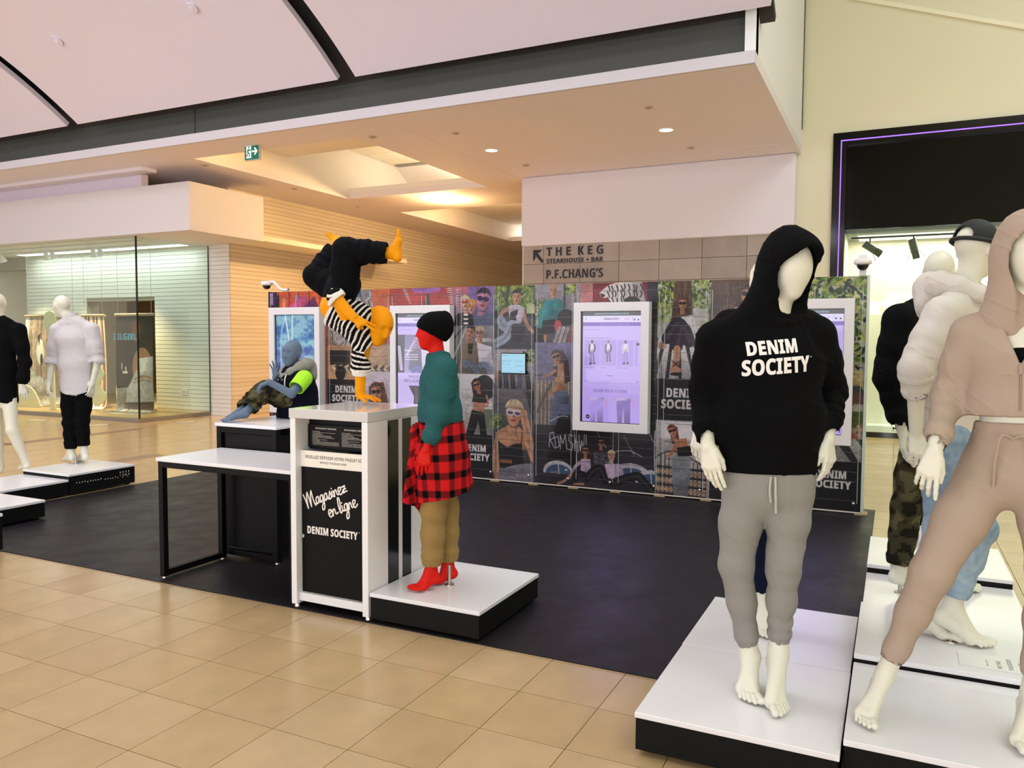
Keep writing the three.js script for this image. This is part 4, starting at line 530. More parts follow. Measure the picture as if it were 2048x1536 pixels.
const shots = [
  canvasTex(512, 908, (g, w, h) => { // streaks of light over a blue mountain scene
    const { grad, ell, poly } = INK; grad(g, 0, 0, w, h * 0.55, '#6f94c0', '#86b4d8'); grad(g, 0, h * 0.55, w, h * 0.45, '#7f84cc', '#5f68aa'); const r = rng(4); { const im = g.getImageData(0, 0, w, h), D = im.data; for (let y = 0; y < h; y++) for (let x = 0; x < w; x++) { const o = (y * w + x) * 4, n = noise(x / 120, y / 70, 2.2) + 0.5 * noise(x / 50, y / 30, 5) + 0.25 * noise(x / 18, y / 12, 8), k = Math.max(-0.6, Math.min(0.6, n)); D[o] += k * 90 - (y < h * 0.35 ? 20 : 0); D[o + 1] += k * 80 - (k < 0 ? 12 : 0); D[o + 2] += k * 44; } g.putImageData(im, 0, 0); } poly(g, '#2b2450', [w * 0.74, h * 0.82], [w * 0.84, h * 0.76], [w, h * 0.76], [w, h * 0.94], [w * 0.7, h * 0.95]); poly(g, '#3a3266', [0, h * 0.8], [w, h * 0.82], [w, h * 0.84], [0, h * 0.83]);
    g.lineCap = 'round'; for (const [c, lw] of [['rgba(170,225,255,.4)', 34], ['rgba(240,250,255,.95)', 12]]) { g.strokeStyle = c; g.lineWidth = lw; g.beginPath(); g.moveTo(w * 0.24, 0); g.bezierCurveTo(w * 0.26, h * 0.1, w * 0.34, h * 0.18, w * 0.33, h * 0.42); g.stroke(); g.beginPath(); g.moveTo(w * 0.42, 0); g.lineTo(w * 0.41, h * 0.4); g.stroke(); g.globalAlpha = 0.6; g.beginPath(); g.moveTo(w * 0.24, h * 0.02); g.bezierCurveTo(w * 0.1, h * 0.2, w * 0.1, h * 0.3, w * 0.13, h * 0.68); g.stroke(); g.globalAlpha = 1; } }),
  canvasTex(512, 908, (g, w, h) => { page(g, w, h); const { poly, limb, head, grad } = INK; grad(g, 0, h * 0.21, w, h * 0.39, '#7a6ea0', '#a99ad0'); limb(g, '#d8d0ec', 16, [w * 0.2, h * 0.42], [w * 0.44, h * 0.21]); poly(g, '#15121e', [0, h * 0.21], [w * 0.16, h * 0.21], [w * 0.14, h * 0.6], [0, h * 0.6]); limb(g, '#c8b6e0', 34, [w * 0.03, h * 0.34], [w * 0.08, h * 0.56]); head(g, w * 0.42, h * 0.27, 5, { skin: '#b08ac0', hair: '#2c2030', tilt: 0.3 }); head(g, w * 0.62, h * 0.28, 5, { skin: '#c8a0cc', hair: '#d8c8e0', glasses: '#7a5a90' }); poly(g, '#6d6280', [w * 0.28, h * 0.36], [w * 0.52, h * 0.34], [w * 0.54, h * 0.56], [w * 0.24, h * 0.57]); poly(g, '#d8cff0', [w * 0.52, h * 0.36], [w * 0.76, h * 0.38], [w * 0.78, h * 0.57], [w * 0.54, h * 0.56]); limb(g, '#5c68a8', 60, [w * 0.34, h * 0.57], [w * 0.46, h * 0.54], [w * 0.5, h * 0.6]); limb(g, '#7a86c8', 54, [w * 0.62, h * 0.57], [w * 0.7, h * 0.6]); g.fillStyle = '#f2ecff'; g.textAlign = 'left'; g.font = `bold ${w * 0.05}px sans-serif`; g.fillText('Femme', w * 0.15, h * 0.38); for (let k = 0; k < 3; k++) g.fillRect(w * 0.15, h * (0.41 + k * 0.025), w * 0.3, 5); g.fillStyle = '#cbb8f6'; g.fillRect(0, h * 0.6, w, h * 0.4); g.fillStyle = '#3d3264'; g.textAlign = 'center'; g.font = `${w * 0.072}px sans-serif`; g.fillText('MAGASINEZ LES', w * 0.5, h * 0.65); g.fillText('MEILLEURS VENDEURS', w * 0.5, h * 0.695); poly(g, '#3a3344', [w * 0.24, h * 0.73], [w * 0.62, h * 0.73], [w * 0.5, h * 0.84], [w * 0.46, h * 0.98], [w * 0.34, h * 0.98], [w * 0.36, h * 0.84]); limb(g, '#5a4c66', 26, [w * 0.4, h * 0.74], [w * 0.42, h * 0.96]); }),
  canvasTex(512, 908, (g, w, h) => { page(g, w, h); const { poly, limb, ell } = INK; g.textAlign = 'left'; g.fillStyle = '#8472b8'; g.font = `${w * 0.048}px sans-serif`; g.fillText('Des coupes pour tous', w * 0.03, h * 0.245); const xs = [0.03, 0.315, 0.605, 0.9]; xs.forEach((x, i) => { g.fillStyle = '#b095e6'; g.fillRect(w * x, h * 0.255, w * (i === 3 ? 0.06 : 0.275), h * 0.23); }); model(g, w * 0.165, h * 0.258, 1.78, '#2a2230', '#6a5fa8', '#1a1420', '#3a2a30'); model(g, w * 0.45, h * 0.258, 1.7, '#4a3f52', '#6d5f80', '#b8a8d0', '#8a6a80'); model(g, w * 0.745, h * 0.258, 1.72, '#d8c8f0', '#9a8cd8', '#1a1420', '#4a3438'); ell(g, '#2a2230', w * 0.955, h * 0.29, 14, 12); g.fillStyle = '#7a66b0'; g.font = `${w * 0.028}px sans-serif`; ['TRAVAUX MASSIFS', 'COUPES', 'COUPE DROITE'].forEach((s, i) => g.fillText(s, w * xs[i], h * 0.51, w * 0.2)); g.fillRect(w * 0.43, h * 0.573, w * 0.11, 6); g.fillRect(w * 0.03, h * 0.625, w * 0.07, 3); g.fillRect(w * 0.03, h * 0.643, w * 0.94, 1.5); g.fillRect(w * 0.945, h * 0.62, 12, 12); g.textAlign = 'center'; g.fillStyle = '#4d3f80'; g.font = `${w * 0.068}px sans-serif`; g.fillText('DENIM POUR HOMME', w * 0.49, h * 0.728, w * 0.6);
    for (const [x, c] of [[0.25, '#b49cec'], [0.72, '#8a72c4']]) { poly(g, '#c8b4f4', [w * (x - 0.13), h * 0.775], [w * (x + 0.13), h * 0.775], [w * (x + 0.13), h * 0.81], [w * (x - 0.13), h * 0.81]); poly(g, c, [w * (x - 0.12), h * 0.8], [w * (x + 0.12), h * 0.79], [w * (x + 0.12), h], [w * (x + 0.02), h], [w * x, h * 0.85], [w * (x - 0.02), h], [w * (x - 0.1), h]); limb(g, '#d49ad0', 14, [w * (x + 0.18), h * 0.79], [w * (x + 0.17), h * 0.85]); limb(g, '#d49ad0', 12, [w * (x - 0.14), h * 0.775], [w * (x - 0.11), h * 0.8]); } ell(g, '#0c0a12', w * 0.1, h * 0.955, 17, 17); g.fillStyle = '#e8e0f8'; g.fillRect(w * 0.088, h * 0.951, 12, 7); }),
  canvasTex(512, 908, (g, w, h) => { page(g, w, h); for (let k = 0; k < 3; k++) for (let i = 0; i < 2; i++) { g.fillStyle = '#bda8f0'; g.fillRect(w * (0.05 + i * 0.47), h * (0.24 + k * 0.25), w * 0.43, h * 0.2); model(g, w * (0.26 + i * 0.47), h * (0.245 + k * 0.25), 1.5, '#4a4068', '#7a72b0', '#2a2238', '#6a4a58'); } }),
];
const kioskSpots = [[-7.205, 0, 'framed touchscreen showing streaks of white light, behind the seated grey mannequin', -7.123], [-5.35, 1, 'framed touchscreen partly hidden by the black beanie', -5.278], [-3.043, 2, 'framed touchscreen showing three dressed models and two pairs of jeans', -2.968], [-1.152, 3, 'framed touchscreen half hidden behind the black hoodie mannequin', -1.075]];
for (const [x, k, label, sx] of kioskSpots) {
  const t = thing('touchscreen_kiosk', label, 'screen', [x + 0.403, 0.652, -7.868]), W2 = 0.403, HH = 1.33, s0 = sx - x - W2, s1 = s0 + 0.652, y0 = 0.085, y1 = 1.245;
  const sh = new THREE.Shape(); sh.moveTo(-W2, 0); sh.lineTo(W2, 0); sh.lineTo(W2, HH); sh.lineTo(-W2, HH); sh.closePath(); const ho = new THREE.Path(); ho.moveTo(s0, y0); ho.lineTo(s0, y1); ho.lineTo(s1, y1); ho.lineTo(s1, y0); ho.closePath(); sh.holes.push(ho);
  part('frame', new THREE.ExtrudeGeometry(sh, { depth: 0.1, bevelEnabled: true, bevelSize: 0.003, bevelThickness: 0.003, bevelSegments: 2 }).translate(0, 0, 0.006), std(0xdfdde0, 0.4), t);
  part('bezel', box(s0, s1, y0, y1, 0.02, 0.085), std(0x050506, 0.2), t);
  part('screen', new THREE.PlaneGeometry(s1 - s0 - 0.03, y1 - y0 - 0.02).translate((s0 + s1) / 2 + 0.008, (y0 + y1) / 2, 0.0865), new THREE.MeshPhysicalMaterial({ color: 0x08080a, emissive: 0xffffff, emissiveMap: shots[k], emissiveIntensity: k ? 0.85 : 0.8, roughness: 0.25, clearcoat: 0.5, clearcoatRoughness: 0.05 }), t);
  const l = new THREE.RectAreaLight(k ? 0xb49cff : 0x8fb8ff, 0.9, s1 - s0, y1 - y0); l.position.set(x + W2 + (s0 + s1) / 2, 0.652 + (y0 + y1) / 2, -7.868 + 0.125); l.lookAt(l.position.x, l.position.y, 0); scene.add(l);
}
{
  const t = thing('tablet', 'small light blue tablet screen mounted on the printed wall', 'tablet', [-3.78, 1.333, -7.868]);
  const tx = canvasTex(300, 220, (g, w, h) => { g.fillStyle = '#9fdcf6'; g.fillRect(0, 0, w, h); g.fillStyle = '#2f56a0'; g.font = 'bold 15px sans-serif'; g.fillText('DENIM SOCIETY', 14, 26, 76); g.font = '13px sans-serif'; ['Magasinez la collection', 'compl\u00e8te en ligne', 'ici'].forEach((s, i) => g.fillText(s, 14, 80 + i * 15, 125)); g.fillText('Shop online here', 14, 126, 100); g.strokeStyle = '#4a78b8'; g.strokeRect(166, 74, 112, 24); g.strokeRect(166, 126, 112, 24); g.fillRect(178, 84, 80, 3); g.fillRect(178, 136, 80, 3); g.fillRect(238, 200, 44, 5); });
  part('case', box(-0.152, 0.152, -0.118, 0.118, 0.008, 0.028, 0.006), std(0x0c0c0e, 0.3), t); part('screen', new THREE.PlaneGeometry(0.285, 0.208).translate(0, 0.003, 0.0285), new THREE.MeshStandardMaterial({ color: 0x050505, emissive: 0xffffff, emissiveMap: tx, emissiveIntensity: 0.8, roughness: 0.2 }), t); part('mount', box(-0.04, 0.04, -0.04, 0.04, 0, 0.01), M.steel, t);
}
// ------------------------------------------------------------------ dome cameras on the wall
function domeCamera(label, x, y, z, armGeo) {
  const t = thing('dome_camera', label, 'camera', [x, y, z]);
  part('housing', new THREE.LatheGeometry([[0, 0.045], [0.05, 0.045], [0.075, 0.03], [0.078, 0.0], [0.06, -0.012], [0, -0.012]].reverse().map(([a, b]) => new THREE.Vector2(a, b)), 28), std(0xe6e4e0, 0.35), t);
  part('dome', new THREE.SphereGeometry(0.052, 24, 12, 0, 6.2832, Math.PI / 2, Math.PI / 2), std(0x15161a, 0.08), t, [0, -0.01, 0]); part('arm', armGeo, std(0xe0dcd8, 0.4), t); return t;
}
{ const c = new THREE.CatmullRomCurve3([[0, 0.02, 0], [0.12, 0.03, 0], [0.2, -0.04, 0], [0.25, -0.07, 0], [0.36, -0.075, 0]].map((p) => new THREE.Vector3(...p))); domeCamera('white dome security camera on an arm at the left end of the printed wall', -7.36, 2.29, -7.9, new THREE.TubeGeometry(c, 24, 0.02, 10)); }
domeCamera('white dome security camera on the right end of the printed wall', -0.29, 2.3, -7.86, merge([box(-0.035, 0.035, 0.045, 0.075, -0.03, 0.03, 0.004), box(-0.03, 0.03, -0.105, -0.0, -0.06, -0.03, 0.004)]));
// ------------------------------------------------------------------ banners and paper cut-outs in the left shop window
const sofaTex = canvasTex(768, 640, (g, w, h) => { const { grad, poly, ell, limb } = INK; grad(g, 0, 0, w, h, '#b39680', '#9a7c68'); for (let i = 0; i < 26; i++) { g.fillStyle = ['#d8c2ae', '#8a6a56', '#c4a892', '#6d5040', '#efe0d2'][i % 5]; g.globalAlpha = 0.5; g.fillRect(i * 31, 0, 12 + (i % 3) * 9, h * 0.7); } g.globalAlpha = 1; poly(g, '#f4efe6', [0, 0], [60, 0], [40, h], [0, h]); ell(g, '#efe9e0', w * 0.32, h * 0.36, 60, 84); poly(g, '#2a2422', [w * 0.26, h * 0.2], [w * 0.33, h * 0.16], [w * 0.3, h * 0.3]); ell(g, '#2a2422', w * 0.35, h * 0.44, 22, 40); poly(g, '#b8b0aa', [0, h * 0.45], [w * 0.12, h * 0.52], [w * 0.3, h * 0.64], [w * 0.7, h * 0.66], [w * 0.74, h * 0.92], [w * 0.4, h * 0.98], [0, h * 0.8]); for (const [x, y, a] of [[0.14, 0.66, -0.5], [0.3, 0.7, 0.2], [0.5, 0.72, 0.1]]) { ell(g, '#d4cec8', w * x, h * y, 80, 56, a); limb(g, '#8f8880', 3, [w * x - 60, h * y + 44], [w * x, h * y + 58], [w * x + 70, h * y + 40]); } g.fillStyle = '#cfc8c0'; g.fillRect(w * 0.02, h * 0.82, w * 0.7, h * 0.08); poly(g, '#e4c0a8', [w * 0.12, h * 0.1], [w * 0.22, h * 0.06], [w * 0.26, h * 0.14], [w * 0.16, h * 0.2]); poly(g, '#b07a5c', [w * 0.8, h * 0.2], [w, h * 0.1], [w, h * 0.7], [w * 0.84, h * 0.74]); photoPass(g, w, h, 1.2); });
const bedTex = canvasTex(512, 700, (g, w, h) => { const { grad, poly, ell, limb } = INK; grad(g, 0, 0, w, h * 0.6, '#352e2a', '#463c36'); ell(g, '#6a3e30', w * 0.55, h * 0.13, 60, 66); ell(g, '#a87a5c', w * 0.72, h * 0.44, 140, 120); poly(g, '#8d877f', [0, h * 0.62], [w, h * 0.58], [w, h], [0, h]); poly(g, '#c3bdb6', [w * 0.3, h * 0.62], [w * 0.56, h * 0.46], [w, h * 0.44], [w, h * 0.84], [w * 0.18, h * 0.86]); poly(g, '#e4dfd8', [w * 0.62, h * 0.36], [w, h * 0.34], [w, h * 0.46], [w * 0.62, h * 0.48]); limb(g, '#b08c72', 16, [w * 0.5, h * 0.54], [w * 0.7, h * 0.5], [w, h * 0.53]); limb(g, '#9a7a64', 8, [w * 0.48, h * 0.57], [w * 0.72, h * 0.53], [w, h * 0.56]); poly(g, '#4a4038', [w * 0.2, h * 0.74], [w, h * 0.72], [w, h * 0.8], [w * 0.2, h * 0.8]); g.fillStyle = '#4a4038'; g.fillRect(w * 0.34, h * 0.8, 22, h * 0.12); poly(g, '#f2ead8', [0, h * 0.88], [w, h * 0.9], [w, h], [0, h]); g.fillStyle = '#e8e0d8'; g.fillRect(w * 0.18, h * 0.47, 70, 14); ell(g, '#d8d0c8', w * 0.16, h * 0.43, 7, 24); ell(g, '#cfc6bc', w * 0.27, h * 0.45, 10, 14); photoPass(g, w, h, 1); });
const drapeTex = canvasTex(256, 640, (g, w, h) => { for (let i = 0; i < 16; i++) { g.fillStyle = ['#efe4da', '#b08a74', '#8a5c48', '#e0cbbb', '#6a4434', '#d4b8a6'][i % 6]; g.fillRect(i * 16, 0, 17, h); } INK.grad(g, 0, h * 0.82, w, h * 0.18, '#efe6dc', '#f6efe6'); });
function banner(label, x0, x1, yTop, z, tex, sag, tail) {
  const t = thing('hanging_banner', label, 'banner', [(x0 + x1) / 2, 0.08, z]), w = x1 - x0, n = 26, L = yTop - 0.08 + tail;
  const g = new THREE.BoxGeometry(w, L, 0.006, 4, n, 1), p = g.attributes.position;
  for (let i = 0; i < p.count; i++) { const s = L / 2 - p.getY(i), d = p.getZ(i), H = yTop - 0.08; if (s < H - 0.12) p.setXYZ(i, p.getX(i), H - s, d + sag * Math.sin(s * 1.3)); else { const q = Math.min(1, (s - (H - 0.12)) / 0.19), a = q * Math.PI / 2, ex = Math.max(0, s - (H + 0.07)); p.setXYZ(i, p.getX(i), 0.12 - 0.12 * Math.sin(a) + d * Math.cos(a) + 0.004, sag * Math.sin((H - 0.12) * 1.3) + 0.12 * (1 - Math.cos(a)) + ex + d * Math.sin(a)); } }
  g.computeVertexNormals(); part('sheet', g, std(0xffffff, 0.6, { map: tex }), t);
  part('rod', cyl(0.03, 0.03, w + 0.06, 16).rotateZ(Math.PI / 2), std(0xb9a48e, 0.35, { metalness: 0.6 }), t, [0, yTop - 0.06, 0]);
  for (const s of [-1, 1]) part('cable', cyl(0.004, 0.004, 3.44 - yTop, 6), M.steel, t, [s * (w / 2 - 0.05), (3.44 - yTop) / 2 + yTop - 0.08, 0]);
}
banner('wide hanging banner printed with a sofa and curtains in the shop window', -17.6, -15.95, 2.04, -11.3, sofaTex, 0.05, 0.18);
banner('narrow hanging banner printed with striped curtains, behind the white shirt mannequin', -15.75, -15.08, 2.04, -11.35, drapeTex, -0.04, 0.42);
banner('dark hanging banner printed with a bed, at the glass corner', -14.5, -13.42, 2.04, -11.2, bedTex, 0.03, 0.45);
function cutout(label, pts, x, z, turn) { const s = new THREE.Shape(); s.moveTo(...pts[0]); s.splineThru(pts.slice(1).map(([a, b]) => new THREE.Vector2(a, b))); const t = thing('paper_cutout', label, 'cut-out', [x, 0.08, z]); t.rotation.y = turn; part('board', new THREE.ExtrudeGeometry(s, { depth: 0.02, bevelEnabled: true, bevelSize: 0.004, bevelThickness: 0.004, bevelSegments: 1 }), std(0xe2d9ae, 0.8), t); part('stand', box(-0.12, 0.12, 0, 0.02, -0.12, 0.0), std(0xd8cda0, 0.7), t); }
cutout('tall ragged cream paper shape beside the bed banner', [[-0.25, 0.3], [-0.3, 0.7], [-0.12, 1.0], [-0.2, 1.35], [-0.02, 1.5], [0.03, 1.78], [0.1, 1.3], [0.06, 1.0], [0.16, 0.75], [0.05, 0.55], [0.2, 0.3], [-0.02, 0.1], [-0.25, 0.3]], -14.85, -11.0, 0.3);
cutout('rounded cream paper shape low between the striped and bed banners', [[-0.4, 0.02], [-0.42, 0.5], [-0.1, 0.85], [0.3, 0.7], [0.4, 0.3], [0.34, 0.02], [-0.4, 0.02]], -14.45, -11.55, 0.2);
cutout('low cream paper mound on the window floor near the left edge', [[-0.45, 0.0], [-0.42, 0.3], [-0.1, 0.5], [0.3, 0.4], [0.5, 0.1], [0.45, 0.0], [-0.45, 0.0]], -17.0, -10.8, 0.1);
cutout('tall cream paper figure behind the black shirt mannequin', [[-0.13, 0.0], [-0.16, 0.6], [-0.08, 1.1], [0.08, 1.05], [0.12, 0.7], [0.07, 0.4], [0.13, 0.0], [-0.13, 0.0]], -17.9, -10.75, 0);
cutout('cream paper head shape behind the white shirt mannequin', [[-0.08, 0.0], [-0.08, 1.5], [-0.2, 1.75], [-0.14, 2.02], [0.12, 2.02], [0.18, 1.75], [0.06, 1.5], [0.08, 0.0], [-0.08, 0.0]], -15.85, -10.7, 0);
{ const t = thing('window_lettering', 'thin pale blue glowing letters in front of the bed banner', 'sign', [-14.27, 1.55, -10.95]); part('lettering', fitText('I ILGIRL', 0, 0.68, 0, 0.13, 0, 0.008), glow(0x9fd8e8, 0.45), t); }
// ------------------------------------------------------------------ signed distance modelling for mannequins and clothes
const V = (a) => (a.isVector3 ? a.clone() : new THREE.Vector3(a[0], a[1], a[2]));
const mix = (a, b, t) => a.clone().lerp(b, t);
const smin = (a, b, k) => { const h = k - Math.abs(a - b); return (a < b ? a : b) - (h > 0 ? h * h / (4 * k) : 0); };
const smax = (a, b, k) => -smin(-a, -b, k);
function cap(a, b, ra, rb) { // tapered capsule
  const ax = a.x, ay = a.y, az = a.z, dx = b.x - ax, dy = b.y - ay, dz = b.z - az, q = 1 / Math.max(1e-9, dx * dx + dy * dy + dz * dz);
  const f = (x, y, z) => { const px = x - ax, py = y - ay, pz = z - az; let t = (px * dx + py * dy + pz * dz) * q; t = t < 0 ? 0 : t > 1 ? 1 : t; const ex = px - dx * t, ey = py - dy * t, ez = pz - dz * t; return Math.sqrt(ex * ex + ey * ey + ez * ez) - (ra + (rb - ra) * t); };
  f.pts = [[a, ra], [b, rb]]; return f;
}
function etube(a, b, ra, da, rb, db, right) { // tapered tube of elliptical section: half widths ra, rb along right, half depths da, db across
  const up = b.clone().sub(a), L = up.length(); up.divideScalar(L || 1); const r = right.clone().addScaledVector(up, -right.dot(up)).normalize(), c = up.clone().cross(r);
  const f = (x, y, z) => { const px = x - a.x, py = y - a.y, pz = z - a.z, s = px * up.x + py * up.y + pz * up.z; let t = s / L; t = t < 0 ? 0 : t > 1 ? 1 : t; const w = s - t * L, A = ra + (rb - ra) * t, B = da + (db - da) * t, m = Math.min(A, B), u = (px * r.x + py * r.y + pz * r.z) / A, v = (px * c.x + py * c.y + pz * c.z) / B, ww = w / m; return (Math.sqrt(u * u + v * v + ww * ww) - 1) * m; };
  f.pts = [[a, Math.max(ra, da)], [b, Math.max(rb, db)]]; return f;
}
function ell(c, r, u, f2, a, b, d) { // ellipsoid with half axes a along r, b along u, d along f
  const m = Math.min(a, b, d), f = (x, y, z) => { const px = x - c.x, py = y - c.y, pz = z - c.z, U = (px * r.x + py * r.y + pz * r.z) / a, W = (px * u.x + py * u.y + pz * u.z) / b, Q = (px * f2.x + py * f2.y + pz * f2.z) / d; const k0 = Math.sqrt(U * U + W * W + Q * Q), k1 = Math.sqrt(U * U / (a * a) + W * W / (b * b) + Q * Q / (d * d)); return k1 < 1e-6 ? -m : k0 * (k0 - 1) / k1 * 0.92; };
  f.pts = [[c, Math.max(a, b, d)]]; return f;
}
function chain(P, R, k, fold) { // limb of several tapered capsules; fold(s, n, p) displaces along its length (s in metres)
  const segs = []; let acc = 0; for (let i = 0; i < P.length - 1; i++) { const l = P[i].distanceTo(P[i + 1]); segs.push([cap(P[i], P[i + 1], R[i], R[i + 1]), acc, P[i], P[i + 1].clone().sub(P[i]).divideScalar(l || 1), l]); acc += l; }
  const f = (x, y, z) => { let d = 1e9, s = 0, best = 1e9; for (const q of segs) { const e = q[0](x, y, z); if (e < best) { best = e; let t = (x - q[2].x) * q[3].x + (y - q[2].y) * q[3].y + (z - q[2].z) * q[3].z; s = q[1] + (t < 0 ? 0 : t > q[4] ? q[4] : t); } d = d > 1e8 ? e : smin(d, e, k); } return fold && d < 0.06 ? d - fold(s, acc, x, y, z) : d; };
  f.pts = P.map((p, i) => [p, R[i]]); f.len = acc; return f;
}
function union(list, k = 0.02) { const f = (x, y, z) => { let d = list[0](x, y, z); for (let i = 1; i < list.length; i++) d = smin(d, list[i](x, y, z), k); return d; }; f.pts = list.flatMap((q) => q.pts || []); return f; }
const cut = (f, p, n) => { const nn = n.clone().normalize(), o = nn.dot(p); const g = (x, y, z) => Math.max(f(x, y, z), x * nn.x + y * nn.y + z * nn.z - o); g.pts = f.pts; return g; };
const minus = (f, h, k = 0.006) => { const g = (x, y, z) => smax(f(x, y, z), -h(x, y, z), k); g.pts = f.pts; return g; };
// cut at the end of a limb, hollowed a little so that the opening reads as cloth
function hem(f, p, n, r, depth = 0.025) { const nn = n.clone().normalize(); return minus(cut(f, p, nn), cap(p.clone().addScaledVector(nn, -depth), p.clone().addScaledVector(nn, 0.1), r, r), 0.003); }
const wrinkle = (f, a, fx, fy, fz, seed = 0) => { const g = (x, y, z) => { const d = f(x, y, z); if (d > 0.05 || d < -0.05) return d; const w = noise(x * fx * 0.7 + seed, y * fy * 0.7, z * fz * 0.7), m = noise(x * fx * 1.1 + 0.9 * w, y * fy * 2.2 + x * fx * 1.2 + seed, z * fz * 1.1 + w), r = Math.max(0, 0.2 - Math.abs(m)) * 5; return d - a * (0.55 * w + 0.6 * r * r - 0.2); }; g.pts = f.pts; return g; };
// naive surface nets with block culling; verts settled on the surface, normals from the field
function meshSDF(f, h, o = {}) {
  let lo = new THREE.Vector3(1e9, 1e9, 1e9), hi = new THREE.Vector3(-1e9, -1e9, -1e9);
  if (o.box) { lo = o.box[0]; hi = o.box[1]; } else for (const [p, r] of f.pts) { const e = r + (o.pad ?? 0.05); lo.min(p.clone().addScalar(-e)); hi.max(p.clone().addScalar(e)); }
  const nx = Math.ceil((hi.x - lo.x) / h) + 2, ny = Math.ceil((hi.y - lo.y) / h) + 2, nz = Math.ceil((hi.z - lo.z) / h) + 2, sx = 1, sy = nx, sz = nx * ny;
  const val = new Float32Array(nx * ny * nz), B = 8, ox = lo.x, oy = lo.y, oz = lo.z, lim = h * B * 0.88 + 0.012;
  for (let bz = 0; bz < nz; bz += B) for (let by = 0; by < ny; by += B) for (let bx = 0; bx < nx; bx += B) {
    const c = f(ox + (bx + B / 2) * h, oy + (by + B / 2) * h, oz + (bz + B / 2) * h), ex = Math.min(nx, bx + B), ey = Math.min(ny, by + B), ez = Math.min(nz, bz + B);
    if (Math.abs(c) > lim) { for (let z = bz; z < ez; z++) for (let y = by; y < ey; y++) val.fill(c, bx + y * sy + z * sz, ex + y * sy + z * sz); } else for (let z = bz; z < ez; z++) for (let y = by; y < ey; y++) for (let x = bx; x < ex; x++) val[x + y * sy + z * sz] = f(ox + x * h, oy + y * h, oz + z * h);
  }
  const idx = new Int32Array(nx * ny * nz).fill(-1), pos = [], tri = [], skip = o.skip;
  const E = [[0, 1], [2, 3], [4, 5], [6, 7], [0, 2], [1, 3], [4, 6], [5, 7], [0, 4], [1, 5], [2, 6], [3, 7]], co = [0, sx, sy, sx + sy, sz, sz + sx, sz + sy, sz + sx + sy];
  for (let z = 0; z < nz - 1; z++) for (let y = 0; y < ny - 1; y++) for (let x = 0; x < nx - 1; x++) {
    const b = x + y * sy + z * sz; let neg = 0; for (let k = 0; k < 8; k++) if (val[b + co[k]] < 0) neg++;
    if (neg === 0 || neg === 8) continue;
    let px = 0, py = 0, pz = 0, n = 0;
    for (const [i, j] of E) { const a = val[b + co[i]], c = val[b + co[j]]; if ((a < 0) === (c < 0)) continue; const t = a / (a - c); px += (i & 1) + ((j & 1) - (i & 1)) * t; py += ((i >> 1) & 1) + (((j >> 1) & 1) - ((i >> 1) & 1)) * t; pz += (i >> 2) + ((j >> 2) - (i >> 2)) * t; n++; }
    idx[b] = pos.length / 3; pos.push(ox + (x + px / n) * h, oy + (y + py / n) * h, oz + (z + pz / n) * h);
  }
  const quad = (a, b, c, d, flip) => { if (a < 0 || b < 0 || c < 0 || d < 0) return; if (skip) { const mx = (pos[a * 3] + pos[c * 3]) / 2, my = (pos[a * 3 + 1] + pos[c * 3 + 1]) / 2, mz = (pos[a * 3 + 2] + pos[c * 3 + 2]) / 2; if (skip(mx, my, mz)) return; } if (flip) tri.push(a, c, b, a, d, c); else tri.push(a, b, c, a, c, d); };
  for (let z = 1; z < nz - 1; z++) for (let y = 1; y < ny - 1; y++) for (let x = 1; x < nx - 1; x++) {
    const b = x + y * sy + z * sz, v = val[b] < 0;
    if (v !== val[b + sx] < 0) quad(idx[b - sy - sz], idx[b - sz], idx[b], idx[b - sy], !v);
    if (v !== val[b + sy] < 0) quad(idx[b - sx - sz], idx[b - sx], idx[b], idx[b - sz], !v);
    if (v !== val[b + sz] < 0) quad(idx[b - sx - sy], idx[b - sy], idx[b], idx[b - sx], !v);
  }
  const N = pos.length / 3, nor = new Float32Array(N * 3), e = h * 0.4, P = new Float32Array(pos);
  for (let pass = 0; pass < 2; pass++) for (let i = 0; i < N; i++) {
    const x = P[i * 3], y = P[i * 3 + 1], z = P[i * 3 + 2];
    const a = f(x + e, y - e, z - e), b = f(x - e, y - e, z + e), c = f(x - e, y + e, z - e), d = f(x + e, y + e, z + e); let gx = a - b - c + d, gy = -a - b + c + d, gz = -a + b - c + d; const l = Math.hypot(gx, gy, gz) || 1; gx /= l; gy /= l; gz /= l;
    if (pass) { nor[i * 3] = gx; nor[i * 3 + 1] = gy; nor[i * 3 + 2] = gz; } else { let s = (a + b + c + d) / 4; s = Math.max(-h * 0.5, Math.min(h * 0.5, s)); P[i * 3] -= gx * s; P[i * 3 + 1] -= gy * s; P[i * 3 + 2] -= gz * s; }
  }
  const g = new THREE.BufferGeometry(); g.setAttribute('position', new THREE.BufferAttribute(P, 3)); g.setAttribute('normal', new THREE.BufferAttribute(nor, 3)); g.setIndex(tri);
  if (o.color) { const C = new Float32Array(N * 3), c = new THREE.Color(); for (let i = 0; i < N; i++) { o.color(P[i * 3], P[i * 3 + 1], P[i * 3 + 2], c, nor[i * 3], nor[i * 3 + 1], nor[i * 3 + 2]); C[i * 3] = c.r; C[i * 3 + 1] = c.g; C[i * 3 + 2] = c.b; } g.setAttribute('color', new THREE.BufferAttribute(C, 3)); }
  return g;
}
// one continuous body: coarse inside, finer at head, hands and feet
function mergeIdx(list) { return mergeGeometries(list.map((g) => { for (const k of Object.keys(g.attributes)) if (!['position', 'normal'].includes(k)) g.deleteAttribute(k); return g; })); }

